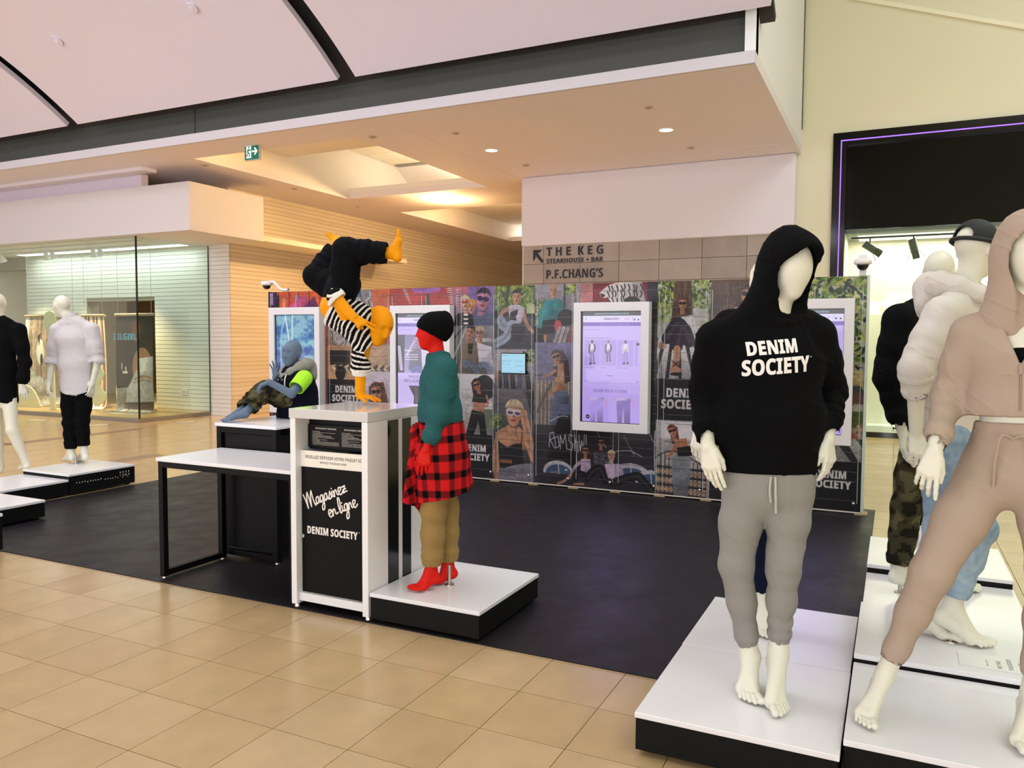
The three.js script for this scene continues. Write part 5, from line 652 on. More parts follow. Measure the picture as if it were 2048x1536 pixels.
// directions as seen by someone standing before the stand: right, up, towards the viewer
const AZ = 25.82 * D2R, RV = new THREE.Vector3(Math.cos(AZ), 0, -Math.sin(AZ)), TV = new THREE.Vector3(Math.sin(AZ), 0, Math.cos(AZ));
const dv = (r, u, t) => new THREE.Vector3().addScaledVector(RV, r).addScaledVector(TV, t).add(new THREE.Vector3(0, u, 0)).normalize();

function handSDF(w, d, n, side, o = {}) { // wrist, finger direction, palm normal, side +1 right / -1 left
  const s = o.s || 1; d = d.clone().normalize(); n = n.clone().addScaledVector(d, -n.dot(d)).normalize(); const t = d.clone().cross(n).multiplyScalar(side);
  const at = (a, b, c) => w.clone().addScaledVector(d, a * s).addScaledVector(t, b * s).addScaledVector(n, c * s);
  const curl = o.curl || [0.25, 0.3, 0.35, 0.4], spread = o.spread ?? 0.12, palm = [], fing = [];
  const kx = [0.029, 0.009, -0.011, -0.029], kd = [0.084, 0.088, 0.084, 0.075], len = [[0.041, 0.025, 0.02], [0.045, 0.028, 0.021], [0.041, 0.026, 0.02], [0.032, 0.02, 0.018]];
  for (let i = 0; i < 4; i++) palm.push(cap(at(0.005, kx[i] * 0.5, 0), at(kd[i], kx[i], 0), 0.0165 * s, 0.0125 * s));
  palm.push(cap(at(0.02, 0.016, 0.006), at(0.05, 0.028, 0.01), 0.017 * s, 0.014 * s));
  for (let i = 0; i < 4; i++) {
    let p = at(kd[i], kx[i], 0), a = spread * (1.2 - i * 0.85); let q = d.clone().addScaledVector(t, a).normalize(), ang = 0, R = [0.0098, 0.0088, 0.008, 0.007]; const c = curl[i]; const pts = [p], rs = [R[0] * s];
    for (let j = 0; j < 3; j++) { ang += c * [0.9, 1.1, 0.8][j]; const v = q.clone().multiplyScalar(Math.cos(ang)).addScaledVector(n, Math.sin(ang)); p = p.clone().addScaledVector(v, len[i][j] * s); pts.push(p); rs.push(R[j + 1] * s * (i === 3 ? 0.88 : 1)); }
    fing.push(chain(pts, rs, 0.004 * s));
  }
  const th = o.thumb || [0.75, 0.5, 0.35], tb = at(0.026, 0.026, 0.008), t1 = tb.clone().add(d.clone().multiplyScalar(th[0]).addScaledVector(t, th[1]).addScaledVector(n, th[2]).normalize().multiplyScalar(0.042 * s)), t2 = t1.clone().add(d.clone().multiplyScalar(th[0] + 0.25).addScaledVector(t, th[1] - 0.3).addScaledVector(n, th[2]).normalize().multiplyScalar(0.034 * s));
  const thumb = chain([tb, t1, t2], [0.0145 * s, 0.0115 * s, 0.009 * s], 0.005), P = union(palm, 0.012 * s);
  const f = (x, y, z) => { let m = P(x, y, z), g = 1e9; for (const q of fing) g = Math.min(g, q(x, y, z)); m = smin(m, g, 0.008 * s); return smin(m, thumb(x, y, z), 0.012 * s); };
  f.pts = [...palm, ...fing, thumb].flatMap((q) => q.pts); return f;
}
function footSDF(kn, an, ba, floorN, side, s = 1, toeDir) { // floorN: normal of the surface the toes rest on
  const leg = an.clone().sub(kn).normalize(), fw = ba.clone().sub(an), fh = (toeDir || fw.clone().addScaledVector(floorN, -fw.dot(floorN))).clone().normalize(), lat = fh.clone().cross(floorN).multiplyScalar(side); // lat: towards the little toe
  const heel = an.clone().addScaledVector(leg, 0.05 * s).addScaledVector(fh, -0.026 * s), list = [cap(an.clone().addScaledVector(leg, -0.05 * s), an, 0.036 * s, 0.035 * s), cap(an, heel, 0.036 * s, 0.031 * s)];
  const inn = ba.clone().addScaledVector(lat, -0.018 * s), out = ba.clone().addScaledVector(lat, 0.022 * s).addScaledVector(fh, -0.018 * s);
  list.push(cap(an.clone().addScaledVector(fh, 0.012 * s), inn, 0.034 * s, 0.021 * s), cap(an.clone().addScaledVector(fh, 0.012 * s), out, 0.03 * s, 0.017 * s), cap(heel, inn, 0.028 * s, 0.019 * s), cap(heel, out, 0.028 * s, 0.017 * s), cap(inn, out, 0.021 * s, 0.017 * s));
  const B = union(list, 0.022 * s), toes = [], tx = [-0.026, -0.007, 0.008, 0.021, 0.033], tl = [0.062, 0.06, 0.053, 0.044, 0.034], tr = [0.0145, 0.0105, 0.0098, 0.0092, 0.0088];
  for (let i = 0; i < 5; i++) { const b = ba.clone().addScaledVector(lat, tx[i] * 0.85 * s).addScaledVector(fh, (0.012 - Math.max(0, i - 1) * 0.008) * s).addScaledVector(floorN, -0.004 * s), m = b.clone().addScaledVector(fh, tl[i] * 0.55 * s).addScaledVector(lat, tx[i] * 0.22 * s).addScaledVector(floorN, 0.001), e = b.clone().addScaledVector(fh, tl[i] * s).addScaledVector(lat, tx[i] * 0.3 * s).addScaledVector(floorN, (tr[i] - 0.019) * s); toes.push(chain([b, m, e], [tr[i] * 1.15 * s, tr[i] * s, tr[i] * s], 0.004)); }
  const f = (x, y, z) => { let d = B(x, y, z), g = 1e9; for (const q of toes) g = Math.min(g, q(x, y, z)); return smin(d, g, 0.01 * s); };
  f.pts = [...list, ...toes].flatMap((q) => q.pts); return f;
}
function headSDF(c, up, fw, s, o = {}) {
  const u = up.clone().normalize(), f0 = fw.clone().addScaledVector(u, -fw.dot(u)).normalize(), r = f0.clone().cross(u); const at = (a, b, d) => c.clone().addScaledVector(r, a * s).addScaledVector(u, b * s).addScaledVector(f0, d * s);
  const cran = ell(at(0, 0.03, -0.012), r, u, f0, 0.074 * s, 0.088 * s, 0.094 * s), jaw = ell(at(0, -0.042, 0.026), r, u, f0, 0.056 * s, 0.078 * s, 0.062 * s), chin = ell(at(0, -0.088, 0.054), r, u, f0, 0.028 * s, 0.024 * s, 0.026 * s), face = ell(at(0, 0.0, 0.04), r, u, f0, 0.058 * s, 0.075 * s, 0.05 * s);
  const ears = [-1, 1].map((k) => ell(at(k * 0.073, -0.005, -0.01), r, u, f0, 0.011 * s, 0.03 * s, 0.018 * s));
  const F = o.features ?? 0.4, nose = cap(at(0, 0.012, 0.084), at(0, -0.026, 0.098), 0.007 * s * F + 0.001, 0.0125 * s * F + 0.001), lips = cap(at(-0.013, -0.056, 0.079), at(0.013, -0.056, 0.079), 0.006 * s * F + 0.001, 0.006 * s * F + 0.001), lip2 = cap(at(-0.011, -0.066, 0.079), at(0.011, -0.066, 0.079), 0.0065 * s * F + 0.001, 0.0065 * s * F + 0.001), eyes = [-1, 1].map((k) => ell(at(k * 0.031, 0.012, 0.1), r, u, f0, 0.024 * s, 0.014 * s, 0.02 * s));
  const g = (x, y, z) => { let d = smin(cran(x, y, z), jaw(x, y, z), 0.045 * s); d = smin(d, chin(x, y, z), 0.03 * s); d = smin(d, face(x, y, z), 0.03 * s); for (const e of ears) d = smin(d, e(x, y, z), 0.008 * s); if (F > 0.05) { for (const e of eyes) d = smax(d, -e(x, y, z) + 0.004 * (1 - F), 0.02 * s); d = smin(d, nose(x, y, z), 0.016 * s); d = smin(d, lips(x, y, z), 0.005 * s); d = smin(d, lip2(x, y, z), 0.005 * s); } return d; };
  g.pts = [...cran.pts, ...jaw.pts]; g.frame = { r, u, f: f0, at }; g.cran = cran; return g;
}
// builds the whole figure; J joints in metres, o proportions and pose of head, hands and feet
function figure(label, J0, o, clothes) {
  const J = {}; for (const k in J0) J[k] = V(J0[k]);
  const s = o.s || 1, P = mix(J.hiR, J.hiL, 0.5), N = J.neck, C = J.chest || P.clone().lerp(N, 0.72), Wst = J.waist || P.clone().lerp(N, 0.36);
  const base = new THREE.Vector3(P.x, o.top, P.z), t = thing('mannequin', label, 'mannequin', base.toArray());
  const loc = (p) => p.clone().sub(base); for (const k in J) J[k] = loc(J[k]); const p = loc(P), n = loc(N), c = loc(C), w = loc(Wst);
  const rS = J.shR.clone().sub(J.shL), rH = J.hiR.clone().sub(J.hiL), rM = rS.clone().normalize().add(rH.clone().normalize()), up = n.clone().sub(c).normalize(), fw = up.clone().cross(rS).normalize(), upH = w.clone().sub(p).normalize(), fwH = upH.clone().cross(rH).normalize();
  const B = { ch: [0.148, 0.108], wa: [0.128, 0.095], hp: [0.158, 0.112], arm: [0.05, 0.041, 0.027], leg: [0.066, 0.044, 0.034], neck: 0.054, ...o.body }; for (const k of ['ch', 'wa', 'hp', 'arm', 'leg']) B[k] = B[k].map((q) => q * s);
  const torso = union([etube(p.clone().addScaledVector(upH, -0.03 * s), p.clone().addScaledVector(upH, 0.07 * s), B.hp[0], B.hp[1], B.hp[0] * 0.95, B.hp[1] * 0.95, rH), etube(p.clone().addScaledVector(upH, 0.07 * s), w, B.hp[0] * 0.9, B.hp[1] * 0.9, B.wa[0], B.wa[1], rM), etube(w, c, B.wa[0], B.wa[1], B.ch[0], B.ch[1], rM), etube(c, c.clone().lerp(n, 0.7), B.ch[0], B.ch[1], B.ch[0] * 0.72, B.ch[1] * 0.62, rS), cap(J.shR, J.shL, 0.045 * s, 0.045 * s)], 0.05 * s);
  const arms = ['R', 'L'].map((k) => chain([J['sh' + k], J['el' + k], J['wr' + k]], B.arm, 0.02 * s)), legs = ['R', 'L'].map((k) => { const h = J['hi' + k], kn = J['kn' + k], an = J['an' + k]; const bend = h.clone().sub(kn).normalize().add(an.clone().sub(kn).normalize()); const back = bend.length() > 0.15 ? bend.normalize() : fwH.clone().negate(); return union([chain([h, kn, an], B.leg, 0.03 * s), cap(mix(kn, an, 0.14).addScaledVector(back, 0.01 * s), mix(kn, an, 0.5).addScaledVector(back, 0.008 * s), (o.bare ? 0.05 : 0.038) * s, (o.bare ? 0.042 : 0.033) * s)], 0.03 * s); });
  const H = headSDF(J.head, o.headUp, o.headFw, o.hs || s, { features: o.features }), nk = cap(n.clone().addScaledVector(up, -0.04 * s), J.head.clone().addScaledVector(H.frame.u, -0.05 * s).addScaledVector(H.frame.f, -0.015 * s), B.neck * s * 1.05, B.neck * s * 0.92);
  const gn = o.floorN || new THREE.Vector3(0, 1, 0); const feet = {}, hands = {};
  ['R', 'L'].forEach((k) => { const sd = k === 'R' ? 1 : -1; if (!o.noFeet) feet[k] = footSDF(J['kn' + k], J['an' + k], J['ba' + k], o['floorN' + k] || gn, sd, s * (o.fs || 1), o['toe' + k]); const hd = o['hand' + k]; if (hd) hands[k] = handSDF(J['wr' + k], hd.d || J['ha' + k].clone().sub(J['wr' + k]), hd.n, sd, { s: hd.s || s, ...hd }); });
  const trunk = (x, y, z) => { let d = torso(x, y, z); d = smin(d, smin(nk(x, y, z), H(x, y, z), 0.025 * s), 0.03 * s); for (const a of arms) d = smin(d, a(x, y, z), 0.02 * s); for (const a of legs) d = smin(d, a(x, y, z), 0.02 * s); return d; };
  const whole = (x, y, z) => { let d = trunk(x, y, z); for (const k in feet) d = smin(d, feet[k](x, y, z), 0.012 * s); for (const k in hands) d = smin(d, hands[k](x, y, z), 0.01 * s); return o.seat ? Math.max(d, 0.002 - y) : d; };
  whole.pts = [...torso.pts, ...nk.pts, ...H.pts, ...arms.flatMap((a) => a.pts), ...legs.flatMap((a) => a.pts), ...Object.values(feet).flatMap((a) => a.pts), ...Object.values(hands).flatMap((a) => a.pts)];
  const q = o.q || 1, boxes = []; const addBox = (pts, pad, h) => { const lo = new THREE.Vector3(1e9, 1e9, 1e9), hi = lo.clone().negate(); for (const [v, r] of pts) { lo.min(v.clone().addScalar(-r - pad)); hi.max(v.clone().addScalar(r + pad)); } boxes.push([lo, hi, h]); };
  for (const k in hands) addBox(hands[k].pts, 0.006, 0.0036 * q); for (const k in feet) addBox(feet[k].pts, 0.006, 0.0046 * q); addBox([...H.pts, [J.head.clone().addScaledVector(H.frame.u, -0.1 * s), 0.06 * s]], 0.012, 0.0055 * q);
  const hb = 0.013 * q, inside = (b, x, y, z, m) => x > b[0].x + m && x < b[1].x - m && y > b[0].y + m && y < b[1].y - m && z > b[0].z + m && z < b[1].z - m;
  const geos = [meshSDF(whole, hb, { skip: (x, y, z) => boxes.some((b) => inside(b, x, y, z, hb * 0.6)) })];
  boxes.forEach((b, i) => geos.push(meshSDF(whole, b[2], { box: b, skip: (x, y, z) => boxes.some((o2, j) => j < i && inside(o2, x, y, z, b[2] * 0.5)) })));
  part('body', mergeIdx(geos), o.skin, t);
  const ctx = { t, J, p, n, c, w, rS: rS.clone().normalize(), rH: rH.clone().normalize(), up, fw, upH, fwH, H: H.frame, headSDF: H, s, B, torso, legs, arms, body: whole, top: 0, V: (a) => loc(V(a)) };
  clothes(ctx);
  return t;
}
// garment pieces -------------------------------------------------------------
function put(ctx, name, f, h, mat, o = {}) { const g = meshSDF(f, h, o); const m = o.parent ? part(name, g, mat, o.parent) : part(name, g, mat, ctx.t); if (o.label) m.userData.label = o.label; return m; }
const ring = (s, from, to, amp, freq, x, y, z, ph = 0) => { if (s < from || s > to) return 0; const e = Math.min(1, (s - from) / 0.06, (to - s) / 0.015 + 0.3); const w = noise(x * 9 + ph, y * 7, z * 9); return amp * e * Math.sin(s * freq + 2.6 * w + ph) * (0.65 + 0.35 * w); };
function sleeve(ctx, k, R, o = {}) { // o.end 0..1 along the forearm, folds near elbow and cuff
  const a = ctx.J['sh' + k], e = ctx.J['el' + k], w = ctx.J['wr' + k], end = mix(e, w, o.end ?? 0.85), L1 = a.distanceTo(e), L = L1 + e.distanceTo(end), am = o.amp ?? 0.007, fr = o.freq ?? 95, cu = o.cuff ?? 0.05;
  const f = chain([a, mix(a, e, 0.5).addScaledVector(new THREE.Vector3(0, 1, 0), 0), e, mix(e, end, 0.7), end], [R[0], (R[0] + R[1]) / 2, R[1], R[2], R[2] * (o.flare ?? 0.9)], 0.03, (s, n, x, y, z) => ring(s, L1 - 0.13, L1 + 0.08, am * 0.7, fr * 0.7, x, y, z, k === 'R' ? 0 : 2) + ring(s, L1 + 0.04, L - cu - 0.008, am, fr, x, y, z, 1) + (s > L - cu && cu ? -0.004 : 0));
  return hem(f, end, end.clone().sub(e), R[2] * 0.9 - 0.006, 0.03);
}
function torsoCloth(ctx, o) { // loft from hem to shoulders
  const { p, n, c, w, rS, rH, upH, up, J } = ctx, a = o.hemAt, rm = rS.clone().add(rH), ch = o.ch, he = o.hem, wa = o.wa || [(ch[0] + he[0]) / 2, (ch[1] + he[1]) / 2];
  const parts = [etube(a, w, he[0], he[1], wa[0], wa[1], rm), etube(w, c, wa[0], wa[1], ch[0], ch[1], rS), etube(c, c.clone().lerp(n, 0.72), ch[0], ch[1], ch[0] * 0.74, ch[1] * 0.66, rS), cap(J.shR, mix(J.shR, n, 0.9), o.sh ?? 0.062, (o.sh ?? 0.062) * 1.02), cap(J.shL, mix(J.shL, n, 0.9), o.sh ?? 0.062, (o.sh ?? 0.062) * 1.02)];
  const f = union(parts, o.k ?? 0.05), g = cut(f, a, o.cutN || upH.clone().negate()); g.pts = f.pts; return g;
}
function trousers(ctx, o) { // o.R hip, knee, ankle radii; o.end along the shin; o.waistUp height over the hips
  const { J, p, upH, rH } = ctx, R = o.R, out = [etube(p.clone().addScaledVector(upH, -0.04 * ctx.s), p.clone().addScaledVector(upH, o.waistUp), o.hip[0], o.hip[1], o.waist[0], o.waist[1], rH)];
  const hipF = cut(out[0], p.clone().addScaledVector(upH, o.waistUp), upH), legsF = ['R', 'L'].map((k) => { const h = J['hi' + k], kn = J['kn' + k], an = J['an' + k], end = mix(kn, an, (o['end' + k] ?? o.end)), L1 = h.distanceTo(kn), L = L1 + kn.distanceTo(end), am = o['amp' + k] ?? o.amp ?? 0.006, cf = o.cuff ?? 0.04; const side = h.clone().sub(J['hi' + (k === 'R' ? 'L' : 'R')]).normalize();
    const ax = end.clone().sub(kn).normalize(), u = new THREE.Vector3().crossVectors(ax, new THREE.Vector3(0.3, 0.1, 1)).normalize(), v = ax.clone().cross(u);
    const f = chain([h, mix(h, kn, 0.5).addScaledVector(side, 0.004), kn, mix(kn, end, 0.45), mix(kn, end, 0.86), end], [R[0], (R[0] + R[1]) / 2 + 0.004, R[1], (R[1] * 0.55 + R[2] * 0.45), R[2], R[2] * (o.gather ?? 0.84)], 0.03, (s, n2, x, y, z) => { let q = ring(s, L1 - 0.16, L1 + 0.1, am * 0.6, 60, x, y, z, k === 'R' ? 0 : 3) + ring(s, L1 + (o.foldFrom ?? 0.16), L - cf - 0.006, am, o.freq ?? 100, x, y, z, k === 'R' ? 1 : 4); if (s > L - cf && o.elastic) { const X = x - end.x, Y = y - end.y, Z = z - end.z; q += 0.0022 * Math.sin(26 * Math.atan2(X * u.x + Y * u.y + Z * u.z, X * v.x + Y * v.y + Z * v.z)) - 0.003; } return q; });
    return hem(f, end, ax, R[2] * (o.gather ?? 0.84) - 0.007, 0.03); });
  const f = (x, y, z) => { const d = hipF(x, y, z); const kk = o.k ?? 0.035; return smin(smin(d, legsF[0](x, y, z), kk), smin(d, legsF[1](x, y, z), kk), 0.012); };
  f.pts = [...hipF.pts, ...legsF.flatMap((q) => q.pts)];
  return f;
}
// flat print laid on the cloth surface
function decal(ctx, f, center, rt, up2, w, h, tex, name, o = {}) {
  const g = new THREE.PlaneGeometry(w, h, 40, 24), pz = g.attributes.position, n = rt.clone().cross(up2).normalize();
  for (let i = 0; i < pz.count; i++) { const q = center.clone().addScaledVector(rt, pz.getX(i)).addScaledVector(up2, pz.getY(i)).addScaledVector(n, 0.25); let t = 0; for (let k = 0; k < 60; k++) { const d = f(q.x, q.y, q.z); if (d < 0.0016) break; q.addScaledVector(n, -d * 0.8); t += d; if (t > 0.5) break; } pz.setXYZ(i, q.x, q.y, q.z); }
  g.computeVertexNormals(); return part(name, g, new THREE.MeshStandardMaterial({ map: tex, color: 0xffffff, roughness: 0.7, transparent: true, alphaTest: 0.5, ...o.mat }), ctx.t);
}
function tube(pts, r, n = 40) { return new THREE.TubeGeometry(new THREE.CatmullRomCurve3(pts), n, r, 8); }
// joints of the figures, in metres
const J_hoodie = { head: [-0.389, 1.889, -3.311], neck: [-0.455, 1.719, -3.335], shR: [-0.657, 1.601, -3.237], shL: [-0.291, 1.62, -3.414], elR: [-0.713, 1.383, -3.31], elL: [-0.234, 1.396, -3.542], wrR: [-0.665, 1.176, -3.178], wrL: [-0.235, 1.205, -3.386], hiR: [-0.528, 1.034, -3.288], hiL: [-0.369, 1.039, -3.343], knR: [-0.558, 0.69, -3.251], knL: [-0.376, 0.708, -3.273], anR: [-0.503, 0.304, -3.301], anL: [-0.391, 0.348, -3.277], baR: [-0.492, 0.199, -3.206], baL: [-0.377, 0.199, -3.15], haR: [-0.633, 1.038, -3.149], haL: [-0.216, 1.05, -3.351] };
const J_beige = { head: [0.399, 1.909, -3.259], neck: [0.39, 1.704, -3.299], shR: [0.241, 1.628, -3.316], shL: [0.552, 1.621, -3.289], elR: [0.179, 1.403, -3.33], elL: [0.683, 1.409, -3.53], wrR: [0.131, 1.211, -3.13], wrL: [0.684, 1.216, -3.386], hiR: [0.326, 1.157, -3.301], hiL: [0.475, 1.174, -3.263], knR: [0.138, 0.764, -3.188], knL: [0.513, 0.78, -3.303], anR: [-0.004, 0.357, -3.198], anL: [0.469, 0.347, -3.282], baR: [-0.059, 0.239, -3.093], baL: [0.425, 0.239, -3.138], haR: [0.108, 1.111, -3.085], haL: [0.699, 1.114, -3.371] };
const J_whitehoodie = { head: [0.308, 2.007, -4.093], neck: [0.262, 1.809, -4.093], shR: [0.175, 1.713, -3.839], shL: [0.3, 1.726, -4.311], elR: [0.079, 1.484, -3.738], elL: [0.342, 1.419, -4.332], wrR: [0.09, 1.189, -3.854], wrL: [0.414, 1.205, -4.366], hiR: [0.207, 1.167, -3.955], hiL: [0.218, 1.145, -4.16], knR: [0.355, 0.778, -4.027], knL: [0.21, 0.722, -4.157], anR: [0.258, 0.406, -4.013], anL: [0.137, 0.368, -4.099], baR: [0.356, 0.274, -4.027], baL: [0.231, 0.274, -4.055], haR: [0.112, 1.082, -3.798], haL: [0.483, 1.074, -4.4] };
const J_camo = { head: [0.201, 1.977, -4.941], neck: [0.177, 1.806, -4.952], shL: [0.011, 1.714, -4.738], shR: [0.332, 1.727, -5.115], elL: [-0.035, 1.406, -4.693], elR: [0.419, 1.399, -5.158], wrL: [0.048, 1.105, -4.711], wrR: [0.437, 1.107, -5.111], hiL: [0.134, 1.062, -4.853], hiR: [0.271, 1.05, -5.03], knL: [0.077, 0.668, -4.859], knR: [0.301, 0.666, -5.056], anL: [0.049, 0.344, -4.845], anR: [0.328, 0.346, -5.035], baL: [0.137, 0.229, -4.932], baR: [0.413, 0.229, -5.055], haL: [0.052, 0.979, -4.702], haR: [0.442, 0.966, -5.113] };
const J_navy = { head: [-0.565, 1.879, -3.982], neck: [-0.562, 1.747, -3.983], shR: [-0.727, 1.674, -3.903], shL: [-0.393, 1.676, -4.065], elR: [-0.805, 1.406, -3.921], elL: [-0.363, 1.408, -4.135], wrR: [-0.845, 1.165, -3.846], wrL: [-0.359, 1.168, -4.081], hiR: [-0.607, 1.093, -3.961], hiL: [-0.471, 1.094, -4.027], knR: [-0.577, 0.699, -3.976], knL: [-0.478, 0.712, -3.968], anR: [-0.553, 0.3, -4.032], anL: [-0.51, 0.326, -4.008], baR: [-0.545, 0.199, -3.946], baL: [-0.471, 0.199, -3.916], haR: [-0.847, 1.059, -3.812], haL: [-0.347, 1.062, -4.053] };
const J_yellow = { head: [-2.895, 1.684, -4.076], neck: [-2.994, 1.616, -4.05], shL: [-2.974, 1.56, -4.038], shR: [-2.992, 1.688, -3.918], elL: [-3.009, 1.416, -4.043], elR: [-3.017, 1.844, -3.817], wrL: [-3.025, 1.245, -4.058], wrR: [-2.926, 1.728, -3.861], hiR: [-3.056, 1.912, -3.954], hiL: [-3.172, 1.905, -4.053], knR: [-3.03, 2.136, -3.922], knL: [-3.347, 1.997, -4.035], anR: [-2.778, 2.117, -4.044], anL: [-3.263, 2.189, -4.142], baR: [-2.737, 2.192, -4.064], baL: [-3.303, 2.248, -4.167], waist: [-3.156, 1.792, -3.972], haL: [-2.958, 1.199, -4.034], haR: [-2.884, 1.696, -3.882] };
const J_child = { head: [-4.203, 1.485, -4.776], neck: [-4.197, 1.345, -4.801], shL: [-4.041, 1.294, -4.722], shR: [-4.333, 1.28, -4.869], elL: [-4.031, 1.186, -4.571], elR: [-4.402, 1.209, -4.836], wrL: [-4.159, 1.276, -4.475], wrR: [-4.376, 1.291, -4.781], hiL: [-4.117, 1.076, -4.796], hiR: [-4.261, 1.088, -4.882], knL: [-4.305, 1.212, -4.605], knR: [-4.43, 1.184, -4.689], anL: [-4.322, 1.052, -4.407], anR: [-4.459, 1.036, -4.475], baL: [-4.362, 1.014, -4.299], baR: [-4.473, 1.002, -4.379], haL: [-4.205, 1.262, -4.431], haR: [-4.369, 1.342, -4.774] };
const J_red = { head: [-2.365, 1.645, -3.855], neck: [-2.339, 1.503, -3.867], shL: [-2.242, 1.434, -3.781], shR: [-2.396, 1.425, -3.973], elL: [-2.261, 1.186, -3.749], elR: [-2.433, 1.168, -3.977], wrL: [-2.315, 0.988, -3.701], wrR: [-2.494, 0.96, -3.948], hiL: [-2.288, 1.003, -3.826], hiR: [-2.36, 0.987, -3.924], knL: [-2.323, 0.634, -3.797], knR: [-2.331, 0.61, -3.949], anL: [-2.341, 0.281, -3.8], anR: [-2.32, 0.27, -3.954], baL: [-2.384, 0.199, -3.757], baR: [-2.355, 0.199, -3.915], haL: [-2.32, 0.906, -3.688], haR: [-2.513, 0.871, -3.939] };
const J_whiteshirt = { head: [-8.137, 1.934, -5.617], neck: [-8.042, 1.8, -5.662], shL: [-8.187, 1.675, -5.593], shR: [-7.84, 1.688, -5.76], elL: [-8.244, 1.322, -5.565], elR: [-7.794, 1.341, -5.783], wrL: [-8.231, 1.091, -5.515], wrR: [-7.813, 1.083, -5.718], hiL: [-8.085, 1.035, -5.642], hiR: [-7.928, 1.036, -5.718], knL: [-8.084, 0.669, -5.642], knR: [-7.971, 0.669, -5.697], anL: [-8.082, 0.339, -5.643], anR: [-7.949, 0.34, -5.708], baL: [-8.242, 0.249, -5.699], baR: [-8.107, 0.249, -5.765], haL: [-8.21, 1.001, -5.493], haR: [-7.825, 0.996, -5.712] };
const J_blackshirt = { head: [-8.398, 1.938, -5.101], neck: [-8.393, 1.788, -5.104], shL: [-8.574, 1.668, -5.016], shR: [-8.209, 1.67, -5.193], elL: [-8.641, 1.329, -4.984], elR: [-8.162, 1.332, -5.216], wrL: [-8.562, 1.098, -4.966], wrR: [-8.147, 1.1, -5.168], hiL: [-8.472, 0.991, -5.066], hiR: [-8.322, 0.992, -5.139], knL: [-8.445, 0.613, -5.079], knR: [-8.253, 0.63, -5.116], anL: [-8.478, 0.236, -5.118], anR: [-8.23, 0.275, -5.238], baL: [-8.55, 0.199, -5.139], baR: [-8.366, 0.199, -5.284], haL: [-8.551, 0.994, -4.972], haR: [-8.14, 1.007, -5.171] };
const J_backblack = { head: [0.249, 2.005, -5.953], neck: [0.249, 1.834, -5.953], shL: [0.133, 1.741, -5.896], shR: [0.391, 1.743, -6.022], elL: [0.176, 1.477, -5.918], elR: [0.415, 1.479, -6.033], wrL: [0.213, 1.215, -5.88], wrR: [0.42, 1.217, -5.98], hiL: [0.205, 1.045, -5.931], hiR: [0.325, 1.046, -5.989], knL: [0.207, 0.676, -5.933], knR: [0.337, 0.676, -5.995], anL: [0.2, 0.33, -5.929], anR: [0.348, 0.331, -6.001], baL: [0.211, 0.279, -5.823], baR: [0.374, 0.279, -5.902], haL: [0.222, 1.116, -5.884], haR: [0.423, 1.118, -5.982] };
// ------------------------------------------------------------------ the mannequins
const skinM = (c) => new THREE.MeshPhysicalMaterial({ color: c, roughness: 0.55, specularIntensity: 0.35 });
const SKIN = { pale: std(0xdcdccb, 0.42), yellow: skinM(0xee9a00), grey: skinM(0x5f7186), red: skinM(0xcf1a10) };
const fab = (c) => new THREE.MeshPhysicalMaterial({ color: c, roughness: 0.95, specularIntensity: 0.22 });
const CL = { black: fab(0x08090b), blackSoft: fab(0x0c0d10), grey: fab(0x8d8b86), beige: fab(0xac9b8b), white: fab(0xd6d2cb), shirt: fab(0xc9c7c9), teal: fab(0x2a5a5c), khaki: fab(0x94794a), navy: fab(0x10162b), vest: fab(0x0b0f1c), neon: fab(0xa6e83a), hoodGrey: fab(0x8b8b84), denim: new THREE.MeshStandardMaterial({ vertexColors: true, roughness: 0.9 }) };
const vcol = (r = 0.95) => new THREE.MeshPhysicalMaterial({ vertexColors: true, roughness: r, specularIntensity: 0.25 });
const UPY = new THREE.Vector3(0, 1, 0), DOWN = new THREE.Vector3(0, -1, 0);
const camoCols = [0x1a1a13, 0x3b3826, 0x565238, 0x33281c].map((c) => new THREE.Color(c));
const camo = (k) => (x, y, z, c) => { const a = noise(x * k, y * k * 1.5, z * k) + 0.35 * noise(x * k * 2.7, y * k * 3, z * k * 2.7), b = noise(x * k * 0.9 + 9, y * k * 1.4, z * k + 5); c.copy(camoCols[a > 0.28 ? 0 : a < -0.3 ? 2 : b > 0.2 ? 3 : 1]); };
const denimCol = (base, light) => { const A = new THREE.Color(base), B = new THREE.Color(light); return (x, y, z, c) => { const n = 0.5 + 0.35 * noise(x * 14, y * 9, z * 14) + 0.3 * noise(x * 60, y * 60, z * 60); c.copy(A).lerp(B, Math.max(0, Math.min(1, n))); }; };
function rod(ctx, from, label) { const b = ctx.V([from[0], 0, from[2]]), h = from[1] - (ctx.t.position.y); const r = part('support_rod', merge([cyl(0.011, 0.011, h, 14).translate(0, h / 2, 0), cyl(0.028, 0.03, 0.006, 20).translate(0, 0.003, 0)]), M.steel, ctx.t, [b.x, 0, b.z]); r.userData.label = 'steel support rod'; }
